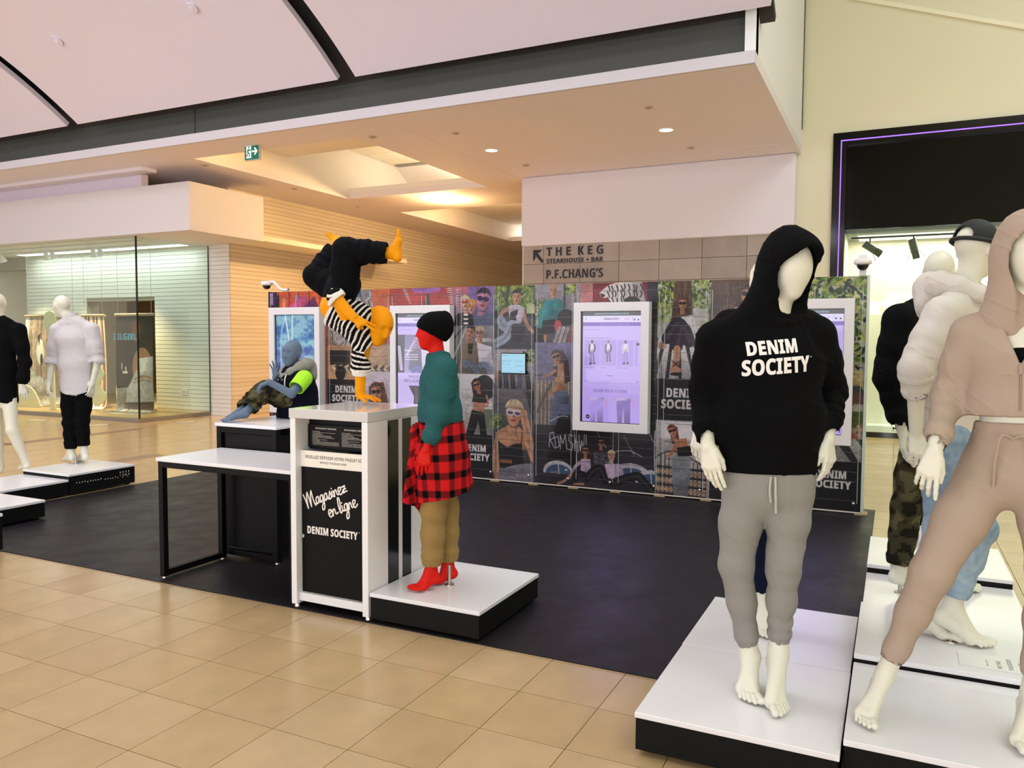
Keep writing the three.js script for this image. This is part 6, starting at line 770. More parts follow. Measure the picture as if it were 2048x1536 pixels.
function hoodUp(ctx, o = {}) {
  const h = ctx.H, k = o.k || 1, { n, up, rS, fw, J } = ctx;
  const outer = union([ell(h.at(0, 0.02, -0.025), h.r, h.u, h.f, 0.098 * k, 0.138 * k, 0.118 * k), ell(h.at(0, 0.07, 0.035 + (o.brim || 0)), h.r, h.u, h.f, 0.074 * k, 0.062 * k, 0.075 * k), etube(h.at(0, -0.04, -0.02), n.clone().addScaledVector(up, -0.035), 0.096 * k, 0.11 * k, 0.13 * k, 0.105 * k, rS), cap(J.shR.clone().lerp(n, 0.6).addScaledVector(up, 0.0), J.shL.clone().lerp(n, 0.6).addScaledVector(up, 0.0), 0.055, 0.055)], 0.05);
  const inner = ell(h.at(0, -0.01, 0.0), h.r, h.u, h.f, 0.082 * k, 0.124 * k, 0.11 * k), z0 = o.rim ?? 0.045, open = union([etube(h.at(0, -0.022, z0), h.at(0, -0.022, 0.4), 0.076 * k, 0.118 * k, 0.11 * k, 0.15 * k, h.r), cap(h.at(0, -0.13, 0.1), o.vee ? o.vee : n.clone().addScaledVector(fw, 0.13), 0.058, 0.02)], 0.03);
  const f = wrinkle(minus(minus(outer, inner, 0.012), open, 0.014), 0.005, 9, 7, 9, 3); f.pts = [...outer.pts, [h.at(0, 0.03, 0), 0.17]]; return f;
}
function hoodDown(ctx, s, o = {}) {
  const { n, up, fw, rS } = ctx, at = (a, b, c) => n.clone().addScaledVector(rS, a * s).addScaledVector(up, b * s).addScaledVector(fw, c * s);
  const lp = [[0, -0.03, 0.115], [0.085, 0.005, 0.075], [0.118, 0.035, 0.0], [0.1, 0.045, -0.07], [0, 0.03, -0.13]], a = chain(lp.map((q) => at(...q)), [0.022, 0.036, 0.046, 0.055, 0.062].map((q) => q * s), 0.02), b = chain(lp.map(([x, y, z]) => at(-x, y, z)), [0.022, 0.036, 0.046, 0.055, 0.062].map((q) => q * s), 0.02);
  const f = union([a, b, ell(at(0, -0.045, -0.125), rS, up, fw, 0.125 * s, 0.085 * s, 0.06 * s), ell(at(0, 0.02, -0.12), rS, up, fw, 0.1 * s, 0.05 * s, 0.055 * s)], 0.04 * s); return wrinkle(f, 0.007 * s, 11, 9, 11, 8);
}
const logoTex = canvasTex(1024, 640, (g, w, h) => { g.clearRect(0, 0, w, h); logo(g, 60, 20, 850, [['DENIM', 0.07, 0.84, 0.26, 0.2], ['SOCIETY', 0, 1, 0.56, 0.23]], '#e9e8e4'); });

// 1. black printed hoodie, grey joggers
figure('pale mannequin facing the viewer in a black printed hoodie and grey joggers', J_hoodie, { top: 0.17, skin: SKIN.pale, headUp: dv(0.1, 0.95, 0.28), headFw: dv(0.3, -0.3, 0.9), features: 0.02, q: 1, handR: { n: dv(0.62, 0, -0.78), curl: [0.18, 0.24, 0.3, 0.36], spread: 0.03, thumb: [0.9, 0.3, 0.3] }, handL: { n: dv(-0.62, 0, -0.78), curl: [0.3, 0.42, 0.5, 0.55], spread: 0.03, thumb: [0.9, 0.3, 0.3] }, toeR: dv(-0.02, 0, 1), toeL: dv(0.02, 0, 1), body: { neck: 0.06 } }, (c) => {
  const jog = wrinkle(trousers(c, { R: [0.09, 0.066, 0.044], hip: [0.17, 0.122], waist: [0.165, 0.115], waistUp: 0.1, end: 0.9, ampR: 0.002, ampL: 0.007, freq: 105, elastic: 1, cuff: 0.045, foldFrom: 0.17 }), 0.004, 10, 5, 10, 2); put(c, 'joggers', jog, 0.007, CL.grey);
  const body = torsoCloth(c, { hemAt: c.p.clone().addScaledVector(c.upH, 0.035), hem: [0.19, 0.128], wa: [0.205, 0.135], ch: [0.2, 0.135], sh: 0.06 });
  const hd0 = wrinkle(union([body, sleeve(c, 'R', [0.08, 0.062, 0.05], { end: 0.9, amp: 0.003 }), sleeve(c, 'L', [0.08, 0.062, 0.05], { end: 0.86, amp: 0.008, freq: 130 })], 0.035), 0.007, 7, 5, 7, 4), vP = c.V([-0.444, 1.715, -3.2]), hd = minus(hd0, union([cap(c.H.at(0, -0.12, 0.09), vP, 0.055, 0.012), cap(c.n.clone().addScaledVector(c.up, 0.02), c.H.at(0, -0.1, 0.03), 0.06, 0.07)], 0.02), 0.012); hd.pts = hd0.pts;
  const g = put(c, 'hoodie', hd, 0.0075, CL.black); put(c, 'hood', hoodUp(c, { k: 1.04, brim: 0.02, rim: 0.055, vee: vP }), 0.006, CL.black, { parent: g });
  const rt = c.rS.clone().negate().lerp(RV, 0.4).normalize(); decal(c, hd, c.c.clone().addScaledVector(c.up, 0.0).addScaledVector(rt, -0.012), rt.clone().addScaledVector(UPY, 0.06).normalize(), UPY.clone().addScaledVector(rt, -0.06).normalize(), 0.312, 0.195, logoTex, 'chest_print', {});
  const z0 = c.p.clone().addScaledVector(c.fwH, 0.128).addScaledVector(c.upH, 0.03); part('drawstring', tube([z0, z0.clone().add(new THREE.Vector3(0.004, -0.06, 0.012)), z0.clone().add(new THREE.Vector3(0.006, -0.14, 0.005))], 0.005), std(0xb4b2aa, 0.8), c.t); part('drawstring', tube([z0.clone().add(new THREE.Vector3(-0.016, 0, 0)), z0.clone().add(new THREE.Vector3(-0.018, -0.05, 0.012)), z0.clone().add(new THREE.Vector3(-0.014, -0.1, 0.006))], 0.005), std(0xb4b2aa, 0.8), c.t);
});
// 2. beige tracksuit
figure('pale mannequin in a beige hooded tracksuit cut off at the right edge', J_beige, { top: 0.21, skin: SKIN.pale, headUp: dv(0, 0.98, 0.12), headFw: dv(-0.08, -0.12, 1), features: 0.02, q: 1, hs: 0.95, s: 0.95, fs: 0.88, handR: { n: dv(0.55, 0.1, -0.75), curl: [0.15, 0.5, 0.6, 0.5], thumb: [0.95, 0.35, 0.3] }, toeR: dv(-0.35, 0, 1), toeL: dv(-0.1, 0, 1), body: { ch: [0.13, 0.1], wa: [0.108, 0.086], hp: [0.145, 0.105], neck: 0.048 } }, (c) => {
  const pants = wrinkle(trousers(c, { R: [0.1, 0.07, 0.042], hip: [0.165, 0.12], waist: [0.135, 0.102], waistUp: 0.15, end: 0.84, amp: 0.0008, freq: 40, cuff: 0.07, gather: 0.98 }), 0.003, 8, 5, 8, 12); const pm = put(c, 'jogging_trousers', pants, 0.007, CL.beige);
  const wz = c.p.clone().addScaledVector(c.fwH, 0.118).addScaledVector(c.upH, 0.1), R1 = c.rS.clone().negate(); for (const s of [-1, 1]) part('drawstring', tube([wz.clone().addScaledVector(R1, 0.0), wz.clone().addScaledVector(R1, 0.03 * s).add(new THREE.Vector3(0, 0.012, 0.015)), wz.clone().addScaledVector(R1, 0.048 * s).add(new THREE.Vector3(0, -0.06, 0.012)), wz.clone().addScaledVector(R1, 0.052 * s).add(new THREE.Vector3(0, -0.17, 0.004))], 0.005), CL.beige, c.t);
  const tank = cut(wrinkle((() => { const f = (x, y, z) => c.torso(x, y, z) - 0.006; f.pts = c.torso.pts; return f; })(), 0.001, 8, 8, 8), c.c.clone().addScaledVector(c.up, 0.035), c.up.clone().addScaledVector(c.fw, 0.1)); put(c, 'tank_top', cut(tank, c.w, c.up.clone().negate()), 0.008, CL.black);
  const hemP = c.p.clone().addScaledVector(c.upH, 0.175), body = torsoCloth(c, { hemAt: hemP, hem: [0.148, 0.112], wa: [0.16, 0.118], ch: [0.16, 0.12], sh: 0.05 });
  const vP = c.c.clone().addScaledVector(c.up, -0.035).addScaledVector(c.fw, 0.1), wedge = (x, y, z) => { const q = new THREE.Vector3(x, y, z).sub(vP), v = q.dot(c.up), u = Math.abs(q.dot(c.rS)), f = q.dot(c.fw); return Math.max((u - v * 0.42) * 0.9, -v, -f - 0.06); };
  const f0 = union([body, sleeve(c, 'R', [0.066, 0.052, 0.042], { end: 0.95, amp: 0.003, cuff: 0.06 }), sleeve(c, 'L', [0.066, 0.052, 0.042], { end: 0.92, amp: 0.004 })], 0.035), jk = minus(wrinkle(f0, 0.005, 8, 6, 8, 22), wedge, 0.01); jk.pts = f0.pts;
  const g = put(c, 'cropped_hoodie', jk, 0.007, CL.beige); put(c, 'hood', hoodUp(c, { k: 0.96, rim: 0.02, vee: vP.clone().addScaledVector(c.up, 0.03) }), 0.006, CL.beige, { parent: g });
  const zt = vP.clone(); const zz = []; for (let i = 0; i <= 6; i++) { const q = zt.clone().addScaledVector(c.up, -0.0 - i * 0.026).addScaledVector(c.fw, 0.2); let k = 0; while (k++ < 60) { const d = jk(q.x, q.y, q.z); if (d < 0.001) break; q.addScaledVector(c.fw, -d * 0.8); } zz.push(q); } part('zipper', tube(zz, 0.004), std(0x8f7b6e, 0.5), g); part('zip_pull', box(-0.005, 0.005, -0.03, 0, -0.003, 0.003).translate(zz[0].x, zz[0].y, zz[0].z + 0.006), std(0x9a8778, 0.4), g);
});
// 3. white hoodie, cap and pale jeans
figure('pale mannequin turned away in a white hoodie, dark cap and light jeans', J_whitehoodie, { top: 0.245, skin: SKIN.pale, headUp: dv(0.08, 0.99, 0), headFw: dv(0.86, -0.12, -0.42), features: 0.25, handR: { n: dv(0.15, 0, -1), curl: [0.5, 0.65, 0.75, 0.8] }, handL: { n: dv(0, 0, 1), curl: [0.3, 0.4, 0.4, 0.4] }, toeR: dv(0.9, 0, 0.45), toeL: dv(0.8, 0, 0.6) }, (c) => {
  put(c, 'jeans', wrinkle(trousers(c, { R: [0.09, 0.07, 0.054], hip: [0.16, 0.12], waist: [0.155, 0.115], waistUp: 0.1, end: 0.86, amp: 0.006, freq: 85, cuff: 0.04, gather: 0.95 }), 0.005, 9, 7, 9, 31), 0.008, vcol(), { color: denimCol(0x6c8aa4, 0xa6bac8) });
  const kp = c.J.knR.clone().addScaledVector(c.fwH, 0.036); part('knee_patch', new THREE.SphereGeometry(0.045, 20, 12).scale(1, 0.75, 1).translate(kp.x, kp.y, kp.z), std(0xcfd6c4, 0.8), c.t).userData.label = 'pale torn knee';
  const hemP = c.p.clone().addScaledVector(c.upH, 0.04), body = torsoCloth(c, { hemAt: hemP, hem: [0.17, 0.125], wa: [0.185, 0.135], ch: [0.18, 0.135], sh: 0.06 }), f0 = union([body, sleeve(c, 'R', [0.082, 0.07, 0.056], { end: 0.42, amp: 0.006, freq: 90, cuff: 0.085 }), sleeve(c, 'L', [0.095, 0.08, 0.066], { end: 0.3, amp: 0.01 })], 0.03), hd = wrinkle(f0, 0.007, 7, 6, 7, 42); hd.pts = f0.pts;
  const g = put(c, 'hoodie', hd, 0.008, CL.white); put(c, 'hood', hoodDown(c, 1.02), 0.008, CL.white, { parent: g });
  const h = c.H, big = ell(h.at(0, 0.035, -0.01), h.r, h.u, h.f, 0.086, 0.1, 0.107), sm = ell(h.at(0, 0.033, -0.01), h.r, h.u, h.f, 0.08, 0.094, 0.101), pn = h.u.clone().negate().addScaledVector(h.f, -0.12); let dome = cut(minus(big, sm, 0.002), h.at(0, 0.028, 0), pn); dome = minus(dome, ell(h.at(0, 0.052, -0.1), h.r, h.u, h.f, 0.044, 0.04, 0.06), 0.002); dome.pts = big.pts;
  const k = put(c, 'cap', dome, 0.004, std(0x10151a, 0.7)); const br = ell(h.at(0, 0.03, 0.13), h.r, h.u.clone().addScaledVector(h.f, 0.25).normalize(), h.f.clone().addScaledVector(h.u, -0.25).normalize(), 0.078, 0.008, 0.075); put(c, 'brim', br, 0.005, std(0x0b0e12, 0.7), { parent: k });
  const bp = []; for (let i = 0; i <= 24; i++) { const a = i / 24 * 6.2832; bp.push(h.at(Math.sin(a) * 0.088, 0.026 - 0.012 * Math.cos(a), Math.cos(a) * 0.109 - 0.01)); } part('cap_band', new THREE.TubeGeometry(new THREE.CatmullRomCurve3(bp.slice(0, 24), true), 60, 0.0095, 8, true), std(0x07090b, 0.6), k);
  rod(c, [0.262, 0.35, -4.03]);
});
// 4. black jacket and camouflage trousers
figure('pale bald mannequin seen from behind in a black jacket and camouflage trousers', J_camo, { top: 0.2, skin: SKIN.pale, headUp: dv(0.05, 0.99, 0.05), headFw: dv(0.62, -0.1, -0.76), features: 0.25, q: 1.2, handL: { n: dv(0.9, 0, 0.35), curl: [0.3, 0.4, 0.5, 0.55] }, handR: { n: dv(-0.9, 0, -0.1), curl: [0.3, 0.4, 0.45, 0.5] }, toeR: dv(0.95, 0, -0.1), toeL: dv(0.8, 0, -0.6) }, (c) => {
  put(c, 'camouflage_trousers', wrinkle(trousers(c, { R: [0.092, 0.078, 0.064], hip: [0.165, 0.125], waist: [0.16, 0.12], waistUp: 0.1, end: 0.93, amp: 0.006, freq: 80, gather: 0.92 }), 0.006, 9, 8, 9, 51), 0.009, vcol(), { color: camo(17) });
  const hemP = c.p.clone().addScaledVector(c.upH, 0.06), body = torsoCloth(c, { hemAt: hemP, hem: [0.18, 0.135], wa: [0.2, 0.15], ch: [0.205, 0.15], sh: 0.072 }), f0 = union([body, sleeve(c, 'L', [0.082, 0.074, 0.055], { end: 0.92, amp: 0.008, freq: 60 }), sleeve(c, 'R', [0.082, 0.074, 0.055], { end: 0.92, amp: 0.008, freq: 60 })], 0.035), f = wrinkle(f0, 0.008, 8, 7, 8, 61); f.pts = f0.pts;
  const g = put(c, 'jacket', f, 0.01, CL.blackSoft); put(c, 'collar', minus(etube(c.n.clone().addScaledVector(c.up, -0.05), c.n.clone().addScaledVector(c.up, 0.035), 0.1, 0.1, 0.072, 0.078, c.rS), cap(c.n.clone().addScaledVector(c.up, -0.1), c.n.clone().addScaledVector(c.up, 0.15), 0.06, 0.062)), 0.008, CL.blackSoft, { parent: g });
  rod(c, [0.06, 0.3, -4.86]);
});
// 5. navy jeans, mostly hidden
figure('mannequin in navy jeans standing right behind the black hoodie mannequin', J_navy, { top: 0.17, skin: SKIN.pale, headUp: UPY, headFw: dv(0.1, -0.1, 1), features: 0.02, q: 1.2, handR: { n: dv(0.6, 0, -0.7), curl: [0.2, 0.35, 0.45, 0.5] }, handL: { n: dv(-0.6, 0, -0.7), curl: [0.3, 0.4, 0.4, 0.4] }, toeR: dv(-0.1, 0, 1), toeL: dv(0.2, 0, 1), body: { ch: [0.13, 0.1] } }, (c) => {
  put(c, 'jeans', wrinkle(trousers(c, { R: [0.092, 0.072, 0.056], hip: [0.155, 0.12], waist: [0.15, 0.11], waistUp: 0.1, end: 0.84, amp: 0.004, gather: 0.95 }), 0.004, 9, 7, 9, 71), 0.01, CL.navy);
  const hemP = c.p.clone().addScaledVector(c.upH, 0.03), f0 = union([torsoCloth(c, { hemAt: hemP, hem: [0.155, 0.125], ch: [0.155, 0.125], sh: 0.055 }), sleeve(c, 'R', [0.075, 0.06, 0.045], { end: 0.6 }), sleeve(c, 'L', [0.075, 0.06, 0.045], { end: 0.6 })], 0.03), f = wrinkle(f0, 0.004, 8, 8, 8, 5); f.pts = f0.pts; put(c, 'sweater', f, 0.011, CL.blackSoft);
});
// 6. yellow figure in a one-handed handstand
figure('yellow child mannequin doing a one handed handstand on the returns cabinet', J_yellow, { top: 1.19, s: 0.8, hs: 1.0, skin: SKIN.yellow, headUp: dv(0.44, 0.87, 0.2), headFw: dv(0.7, -0.42, 0.58), features: 0.9, q: 0.95, floorNR: dv(1, 0, -0.1), floorNL: dv(-0.55, 0.5, -0.4), toeR: dv(0.12, 1, 0), toeL: dv(-0.75, 0.65, 0), handR: { n: dv(-0.2, -0.6, -0.75), curl: [0.04, 0.08, 1.35, 1.4], spread: 0.2, s: 0.82, thumb: [0.7, 0.1, 0.75] }, handL: { d: dv(0.92, -0.16, 0.3), n: DOWN.clone(), curl: [0.1, 0.08, 0.08, 0.1], spread: 0.25, s: 0.82 }, body: { arm: [0.052, 0.045, 0.037], leg: [0.07, 0.055, 0.042], hp: [0.118, 0.1], wa: [0.118, 0.095] } }, (c) => {
  const black = new THREE.Color(0x08080a), wht = new THREE.Color(0xe6e2da), ax = c.c.clone().sub(c.w).normalize();
  put(c, 'trousers', wrinkle(trousers(c, { R: [0.086, 0.078, 0.06], hip: [0.11, 0.1], waist: [0.105, 0.092], waistUp: 0.095, end: 0.92, amp: 0.007, freq: 110, foldFrom: 0.04, gather: 0.98, cuff: 0.05 }), 0.006, 12, 10, 12, 81), 0.0065, CL.blackSoft);
  const hemP = c.w.clone().addScaledVector(ax, 0.005), tor = torsoCloth(c, { hemAt: hemP, cutN: ax.clone().negate(), hem: [0.125, 0.1], wa: [0.135, 0.108], ch: [0.138, 0.112], sh: 0.06, k: 0.05 });
  const sl = sleeve(c, 'L', [0.066, 0.055, 0.05], { end: 0.3, amp: 0.006, freq: 120, cuff: 0.045 }), sr = sleeve(c, 'R', [0.062, 0.054, 0.05], { end: 0.14, amp: 0.005, freq: 110, cuff: 0.03 }), neckHole = cap(c.n.clone().addScaledVector(c.up, -0.015), c.n.clone().addScaledVector(c.up, 0.1), 0.055, 0.075);
  let f = union([tor, sl, sr], 0.025); const pts = f.pts; f = minus(wrinkle(f, 0.006, 13, 13, 13, 91), neckHole, 0.004); f.pts = pts;
  const aL = c.J.elL.clone().sub(c.J.shL).normalize(), aR = c.J.elR.clone().sub(c.J.shR).normalize(), endL = mix(c.J.elL, c.J.wrL, 0.3), endR = mix(c.J.elR, c.J.wrR, 0.14), fL = c.J.wrL.clone().sub(c.J.elL).normalize(), fR = c.J.wrR.clone().sub(c.J.elR).normalize(), q = new THREE.Vector3();
  const col = (x, y, z, k) => { q.set(x, y, z); let s, w = false; const dl = sl(x, y, z), dr = sr(x, y, z), dt = tor(x, y, z); if (Math.min(dl, dr) < dt - 0.012) { if (dl < dr) { s = q.clone().sub(c.J.shL).dot(aL); if (q.clone().sub(endL).dot(fL) > -0.047) w = true; } else { s = q.clone().sub(c.J.shR).dot(aR); if (q.clone().sub(endR).dot(fR) > -0.03) w = true; } } else { s = q.clone().sub(hemP).dot(ax); if (s < 0.018) w = true; } if (c.n.distanceTo(q) < 0.077 && q.clone().sub(c.n).dot(c.up) > -0.035) w = true; const t = (s + 0.006 * noise(x * 20, y * 20, z * 20)) / 0.031; k.copy(w || (t - Math.floor(t)) < 0.36 ? wht : black); };
  put(c, 'striped_shirt', f, 0.0042, vcol(), { color: col });
});
// 7. seated grey child
figure('blue grey child mannequin seated with one palm raised, in vest and camouflage trousers', J_child, { top: 0.984, seat: 1, s: 0.74, hs: 0.86, skin: SKIN.grey, headUp: dv(0.05, 0.98, 0.05), headFw: dv(-0.32, -0.12, 0.93), features: 0.9, q: 0.95, toeL: dv(-0.9, -0.25, 0.4), toeR: dv(-0.9, -0.25, 0.4), handL: { d: dv(-0.85, -0.35, 0.3), n: dv(-0.25, -1, 0), curl: [0.6, 0.65, 0.65, 0.6], s: 0.74 }, handR: { d: dv(0.02, 1, 0.05), n: dv(-0.35, 0.05, 0.9), curl: [0.1, 0.08, 0.08, 0.12], spread: 0.42, s: 0.76, thumb: [0.5, 0.9, 0.1] }, body: { arm: [0.05, 0.042, 0.033], ch: [0.14, 0.115] } }, (c) => {
  const seat = new THREE.Vector3(0, 0.003, 0); const tr = wrinkle(trousers(c, { R: [0.074, 0.068, 0.058], hip: [0.12, 0.1], waist: [0.115, 0.1], waistUp: 0.06, end: 0.85, amp: 0.008, freq: 120, foldFrom: 0.03, gather: 0.9, cuff: 0.03 }), 0.006, 14, 12, 14, 101); put(c, 'camouflage_trousers', cut(tr, seat, DOWN), 0.0065, vcol(), { color: camo(22) });
  const tee = sleeve(c, 'L', [0.062, 0.066, 0.06], { end: 0.02, amp: 0.004, cuff: 0 }), eL = mix(c.J.shL, c.J.elL, 0.62); put(c, 'neon_tee', hem(union([chain([c.J.shL.clone(), eL], [0.064, 0.06], 0.01)], 0.01), eL, c.J.elL.clone().sub(c.J.shL), 0.05, 0.02), 0.005, CL.neon); put(c, 'neon_tee', hem(chain([c.J.shR.clone(), mix(c.J.shR, c.J.elR, 0.7)], [0.06, 0.056], 0.01), mix(c.J.shR, c.J.elR, 0.7), c.J.elR.clone().sub(c.J.shR), 0.046, 0.02), 0.006, CL.neon);
  const hemP = c.p.clone().addScaledVector(c.upH, -0.085).addScaledVector(c.fwH, 0.02); let v = torsoCloth(c, { hemAt: hemP, hem: [0.19, 0.165], wa: [0.16, 0.142], ch: [0.138, 0.125], sh: 0.05, k: 0.04 }); const pts = v.pts; v = cut(minus(minus(wrinkle(v, 0.005, 10, 10, 10, 111), cap(c.J.shL.clone().addScaledVector(c.rS, -0.05), c.J.elL, 0.068, 0.062), 0.006), cap(c.J.shR.clone().addScaledVector(c.rS, 0.05), c.J.elR, 0.068, 0.06), 0.006), seat, DOWN); v.pts = pts;
  const g = put(c, 'vest', v, 0.006, CL.vest); put(c, 'hood', hoodDown(c, 0.86), 0.0055, CL.hoodGrey, { parent: g, label: 'light grey jersey hood' });
  const st = [[-0.06, 0.0, 0.09], [-0.075, -0.05, 0.12], [-0.078, -0.11, 0.128], [-0.075, -0.17, 0.128]].map(([a, b, d]) => c.n.clone().addScaledVector(c.rS, a).addScaledVector(c.up, b).addScaledVector(c.fw, d)); part('drawstring', tube(st, 0.005), std(0xd8d4cc, 0.7), g);
  for (let i = 0; i < 3; i++) for (const a of [-0.03, 0.05]) { const b = c.n.clone().addScaledVector(c.rS, a).addScaledVector(c.up, -0.05 - i * 0.075).addScaledVector(c.fw, 0.25); let k = 0; while (k++ < 60) { const d = v(b.x, b.y, b.z); if (d < 0.002) break; b.addScaledVector(c.fw, -d * 0.8); } part('button', new THREE.SphereGeometry(0.007, 12, 8).translate(b.x, b.y, b.z), M.steel, g); }
});
// 8. red figure
figure('red mannequin in a black beanie, teal sweatshirt and plaid shirt tied round the waist', J_red, { top: 0.17, s: 0.86, hs: 0.9, skin: SKIN.red, headUp: dv(0.0, 0.98, 0.1), headFw: dv(-0.96, -0.12, 0.22), features: 0.7, q: 1, toeL: dv(-0.95, 0, 0.25), toeR: dv(-0.95, 0, 0.2), handL: { n: dv(0.1, 0, -1), curl: [0.25, 0.35, 0.4, 0.45], s: 0.88 }, handR: { n: dv(0.1, 0, 1), curl: [0.25, 0.35, 0.4, 0.4] }, body: { ch: [0.13, 0.1], hp: [0.14, 0.11], neck: 0.05 } }, (c) => {
  put(c, 'trousers', wrinkle(trousers(c, { R: [0.08, 0.072, 0.058], hip: [0.13, 0.105], waist: [0.125, 0.1], waistUp: 0.08, end: 0.9, amp: 0.004, freq: 80, elastic: 1, cuff: 0.045, gather: 0.9, foldFrom: 0.2 }), 0.004, 9, 6, 9, 121), 0.0065, CL.khaki);
  const hemP = c.p.clone().addScaledVector(c.upH, 0.115), body = torsoCloth(c, { hemAt: hemP, hem: [0.135, 0.112], wa: [0.145, 0.118], ch: [0.135, 0.1], sh: 0.05 }), f0 = union([body, sleeve(c, 'L', [0.07, 0.06, 0.048], { end: 0.97, amp: 0.007, freq: 70, cuff: 0.055, flare: 0.84 }), sleeve(c, 'R', [0.07, 0.06, 0.048], { end: 0.97, amp: 0.006, freq: 70 })], 0.03); let f = wrinkle(f0, 0.006, 9, 7, 9, 131); f = minus(f, cap(c.n.clone().addScaledVector(c.up, 0.005), c.n.clone().addScaledVector(c.up, 0.1), 0.058, 0.07), 0.004); f.pts = f0.pts; put(c, 'sweatshirt', f, 0.0065, CL.teal);
  const L = c.fwH, q = new THREE.Vector3(), sk = union([etube(c.p.clone().addScaledVector(UPY, 0.13), c.p.clone().addScaledVector(UPY, -0.06), 0.155, 0.132, 0.178, 0.16, c.rH), etube(c.p.clone().addScaledVector(UPY, -0.06), c.p.clone().addScaledVector(UPY, -0.3).addScaledVector(L, -0.015), 0.178, 0.16, 0.19, 0.175, c.rH)], 0.03), inner = etube(c.p.clone().addScaledVector(UPY, -0.12), c.p.clone().addScaledVector(UPY, -0.5).addScaledVector(L, -0.03), 0.15, 0.13, 0.18, 0.162, c.rH);
  let w = (x, y, z) => { const d = sk(x, y, z); if (d > 0.05 || d < -0.05) return d; q.set(x, y, z).sub(c.p); const a = Math.atan2(q.dot(c.rH), q.dot(L)); return d - 0.008 * Math.sin(a * 7 + 1.2 * noise(x * 8, y * 4, z * 8)) * Math.min(1, Math.max(0, 0.25 - q.y * 3)) - 0.005 * noise(x * 12, y * 8, z * 12); }; w.pts = sk.pts; const hemN = DOWN.clone().addScaledVector(L, -0.22).normalize(); w = cut(minus(w, inner), c.p.clone().addScaledVector(UPY, -0.28), hemN); w = cut(w, c.p.clone().addScaledVector(UPY, 0.14), UPY); w.pts = sk.pts;
  const fb = c.p.clone().addScaledVector(L, 0.13).addScaledVector(c.rH, -0.03), flap = etube(fb.clone().addScaledVector(UPY, 0.1), fb.clone().addScaledVector(UPY, -0.3).addScaledVector(L, 0.03), 0.04, 0.035, 0.1, 0.03, c.rH.clone().addScaledVector(L, -0.9).normalize()), fl2 = etube(fb.clone().addScaledVector(UPY, -0.25).addScaledVector(L, 0.02), fb.clone().addScaledVector(UPY, -0.4).addScaledVector(L, -0.035), 0.085, 0.022, 0.015, 0.012, c.rH.clone().addScaledVector(L, -0.9).normalize()), knot = ell(fb.clone().addScaledVector(UPY, 0.07).addScaledVector(L, 0.02), c.rH, UPY, L, 0.05, 0.045, 0.035);
  const fp = union([flap, fl2, knot], 0.02); let pf = union([w, wrinkle(fp, 0.008, 14, 10, 14, 141)], 0.012); pf.pts = [...sk.pts, ...fp.pts]; const RED = new THREE.Color(0xc01c20), DK = new THREE.Color(0x14090b), MID = new THREE.Color(0x5c1216);
  const band = (t) => { t -= Math.floor(t); const d = Math.abs(t - 0.5); return d < 0.17 ? 1 : d < 0.22 ? (0.22 - d) / 0.05 : 0; };
  put(c, 'plaid_shirt', pf, 0.0048, vcol(0.95), { color: (x, y, z, k) => { q.set(x, y, z).sub(c.p); const isF = fp(x, y, z) < sk(x, y, z) - 0.004, a = isF ? (q.dot(c.rH) * 0.7 - q.dot(L) * 0.7) / 0.085 + q.y * 2 : Math.atan2(q.dot(c.rH), q.dot(L)) * 0.165 / 0.085, b = isF ? q.y / 0.1 + q.dot(L) * 5 : (q.y + 0.05 * q.dot(L)) / 0.1, A = band(a), Bb = band(b); k.copy(RED).lerp(MID, Math.max(A, Bb) * 0.8).lerp(DK, A * Bb * 0.95 + 0.3 * Bb); } });
  const h = c.H, cr = union([ell(h.at(0, 0.014, -0.008), h.r, h.u, h.f, 0.082, 0.097, 0.103), ell(h.at(0, 0.05, -0.082), h.r, h.u, h.f, 0.064, 0.06, 0.03)], 0.05); let b = cut(cr, h.at(0, 0.02, 0.09), h.u.clone().negate().addScaledVector(h.f, 0.55).normalize()); b = wrinkle(b, 0.004, 16, 10, 16, 151); b.pts = cr.pts; put(c, 'beanie', b, 0.0055, CL.black);
  rod(c, [-2.3, 0.29, -3.93]);
});
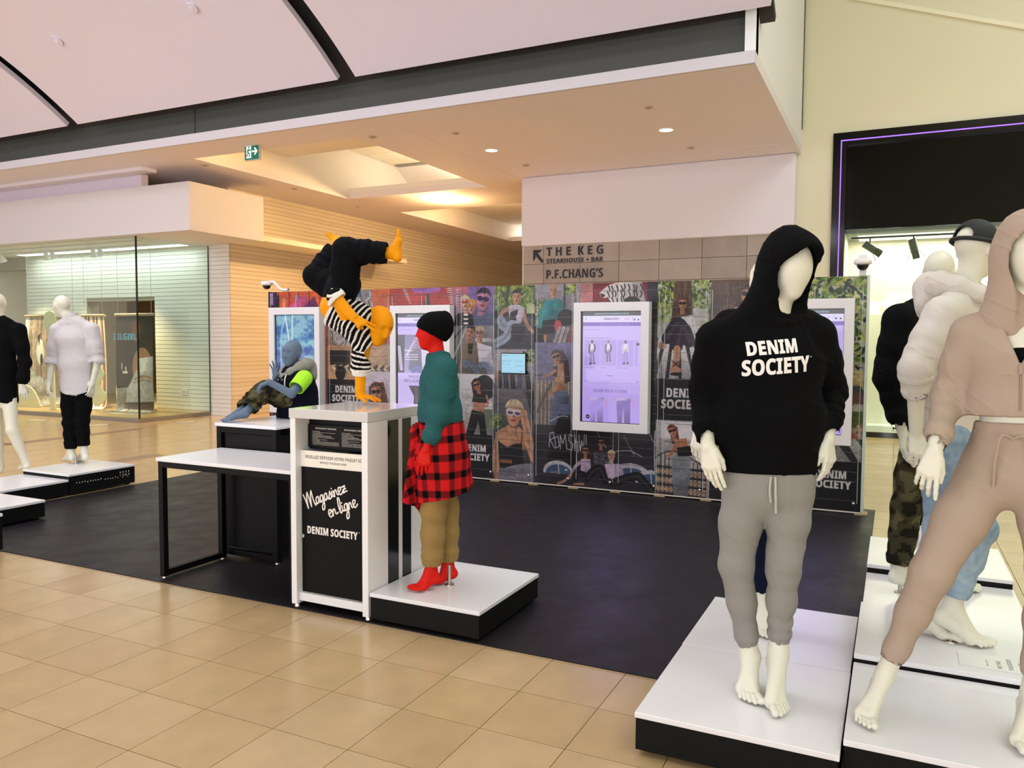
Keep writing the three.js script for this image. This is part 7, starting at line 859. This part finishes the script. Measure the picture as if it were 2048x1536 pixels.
// 9. white shirt, seen from behind
figure('pale mannequin seen from behind in a white shirt and black joggers', J_whiteshirt, { top: 0.22, skin: SKIN.pale, headUp: dv(0.02, 0.99, -0.05), headFw: dv(-0.85, -0.15, -0.5), features: 0.2, q: 1.8, handL: { n: dv(0.8, 0, -0.4), curl: [0.4, 0.5, 0.5, 0.5] }, handR: { n: dv(-0.8, 0, -0.4), curl: [0.4, 0.5, 0.5, 0.5] }, toeL: dv(-0.75, 0, -0.65), toeR: dv(-0.6, 0, -0.8) }, (c) => {
  put(c, 'joggers', wrinkle(trousers(c, { R: [0.08, 0.074, 0.058], hip: [0.14, 0.105], waist: [0.135, 0.1], waistUp: 0.03, endL: 0.88, endR: 0.78, amp: 0.009, freq: 60, gather: 0.9 }), 0.006, 9, 8, 9, 161), 0.012, CL.black);
  const hemP = c.p.clone().addScaledVector(c.upH, -0.06), body = torsoCloth(c, { hemAt: hemP, hem: [0.17, 0.12], wa: [0.165, 0.115], ch: [0.175, 0.12], sh: 0.052, cutN: DOWN }), f0 = union([body, sleeve(c, 'L', [0.072, 0.066, 0.06], { end: 0.1, amp: 0.009, freq: 50, cuff: 0.1 }), sleeve(c, 'R', [0.072, 0.066, 0.06], { end: 0.1, amp: 0.009, freq: 50, cuff: 0.1 })], 0.03); const q = new THREE.Vector3(); let f = wrinkle(f0, 0.004, 8, 5, 8, 171); const f1 = f; f = (x, y, z) => { q.set(x, y, z).sub(hemP); const u = q.dot(c.rH) / 0.2; return Math.max(f1(x, y, z), -(q.y - 0.06 * u * u) * 0.95); }; f.pts = f0.pts; const g = put(c, 'shirt', f, 0.012, CL.shirt);
  put(c, 'collar', minus(etube(c.n.clone().addScaledVector(c.up, -0.05), c.n.clone().addScaledVector(c.up, 0.03), 0.085, 0.085, 0.066, 0.07, c.rS), cap(c.n.clone().addScaledVector(c.up, -0.1), c.n.clone().addScaledVector(c.up, 0.15), 0.055, 0.058)), 0.008, CL.shirt, { parent: g });
  rod(c, [-8.0, 0.33, -5.64]);
});
// 10. black shirt, bare legs, left edge
figure('bare legged pale mannequin in a long black shirt at the left edge', J_blackshirt, { top: 0.17, s: 0.95, bare: 1, body: { leg: [0.084, 0.056, 0.037] }, skin: SKIN.pale, headUp: UPY, headFw: dv(-0.3, -0.05, -0.9), features: 0.2, q: 1.8, handR: { n: dv(-0.5, 0, -0.8), curl: [0.2, 0.3, 0.4, 0.4] }, toeR: dv(-0.2, 0, -0.98), toeL: dv(-0.4, 0, -0.9) }, (c) => {
  const hemP = c.p.clone().addScaledVector(c.upH, -0.06), body = torsoCloth(c, { hemAt: hemP, hem: [0.17, 0.13], wa: [0.15, 0.115], ch: [0.165, 0.12], sh: 0.052, cutN: c.upH.clone().negate().addScaledVector(c.rH, -0.25) }), f0 = union([body, sleeve(c, 'R', [0.072, 0.06, 0.05], { end: 0.72, amp: 0.008, freq: 60 }), sleeve(c, 'L', [0.072, 0.06, 0.05], { end: 0.72, amp: 0.008, freq: 60 })], 0.03), f = wrinkle(f0, 0.007, 8, 6, 8, 181); f.pts = f0.pts; const g = put(c, 'shirt', f, 0.012, CL.black); put(c, 'cuff', chain([mix(c.J.elR, c.J.wrR, 0.55), mix(c.J.elR, c.J.wrR, 0.72)], [0.062, 0.066], 0.01), 0.009, CL.black, { parent: g });
});
// 11. rear of the right hand row, almost hidden
figure('mannequin in black trousers on the rearmost right plinth, nearly hidden by the others', J_backblack, { top: 0.25, s: 0.95, skin: SKIN.pale, headUp: UPY, headFw: dv(0.2, -0.05, -0.95), features: 0.2, q: 2.2, toeR: dv(0.3, 0, 0.95), toeL: dv(0.1, 0, 1) }, (c) => {
  put(c, 'trousers', wrinkle(trousers(c, { R: [0.09, 0.066, 0.05], hip: [0.15, 0.12], waist: [0.145, 0.11], waistUp: 0.1, end: 0.88, amp: 0.004 }), 0.004, 9, 8, 9, 191), 0.012, CL.black);
  const hemP = c.p.clone().addScaledVector(c.upH, 0.03), f0 = union([torsoCloth(c, { hemAt: hemP, hem: [0.15, 0.12], ch: [0.15, 0.12], sh: 0.052 }), sleeve(c, 'R', [0.07, 0.06, 0.045], { end: 0.9 }), sleeve(c, 'L', [0.07, 0.06, 0.045], { end: 0.9 })], 0.03), f = cut(f0, hemP, c.upH.clone().negate()); f.pts = f0.pts; put(c, 'sweater', f, 0.014, CL.blackSoft);
});

renderer.render(scene, camera);
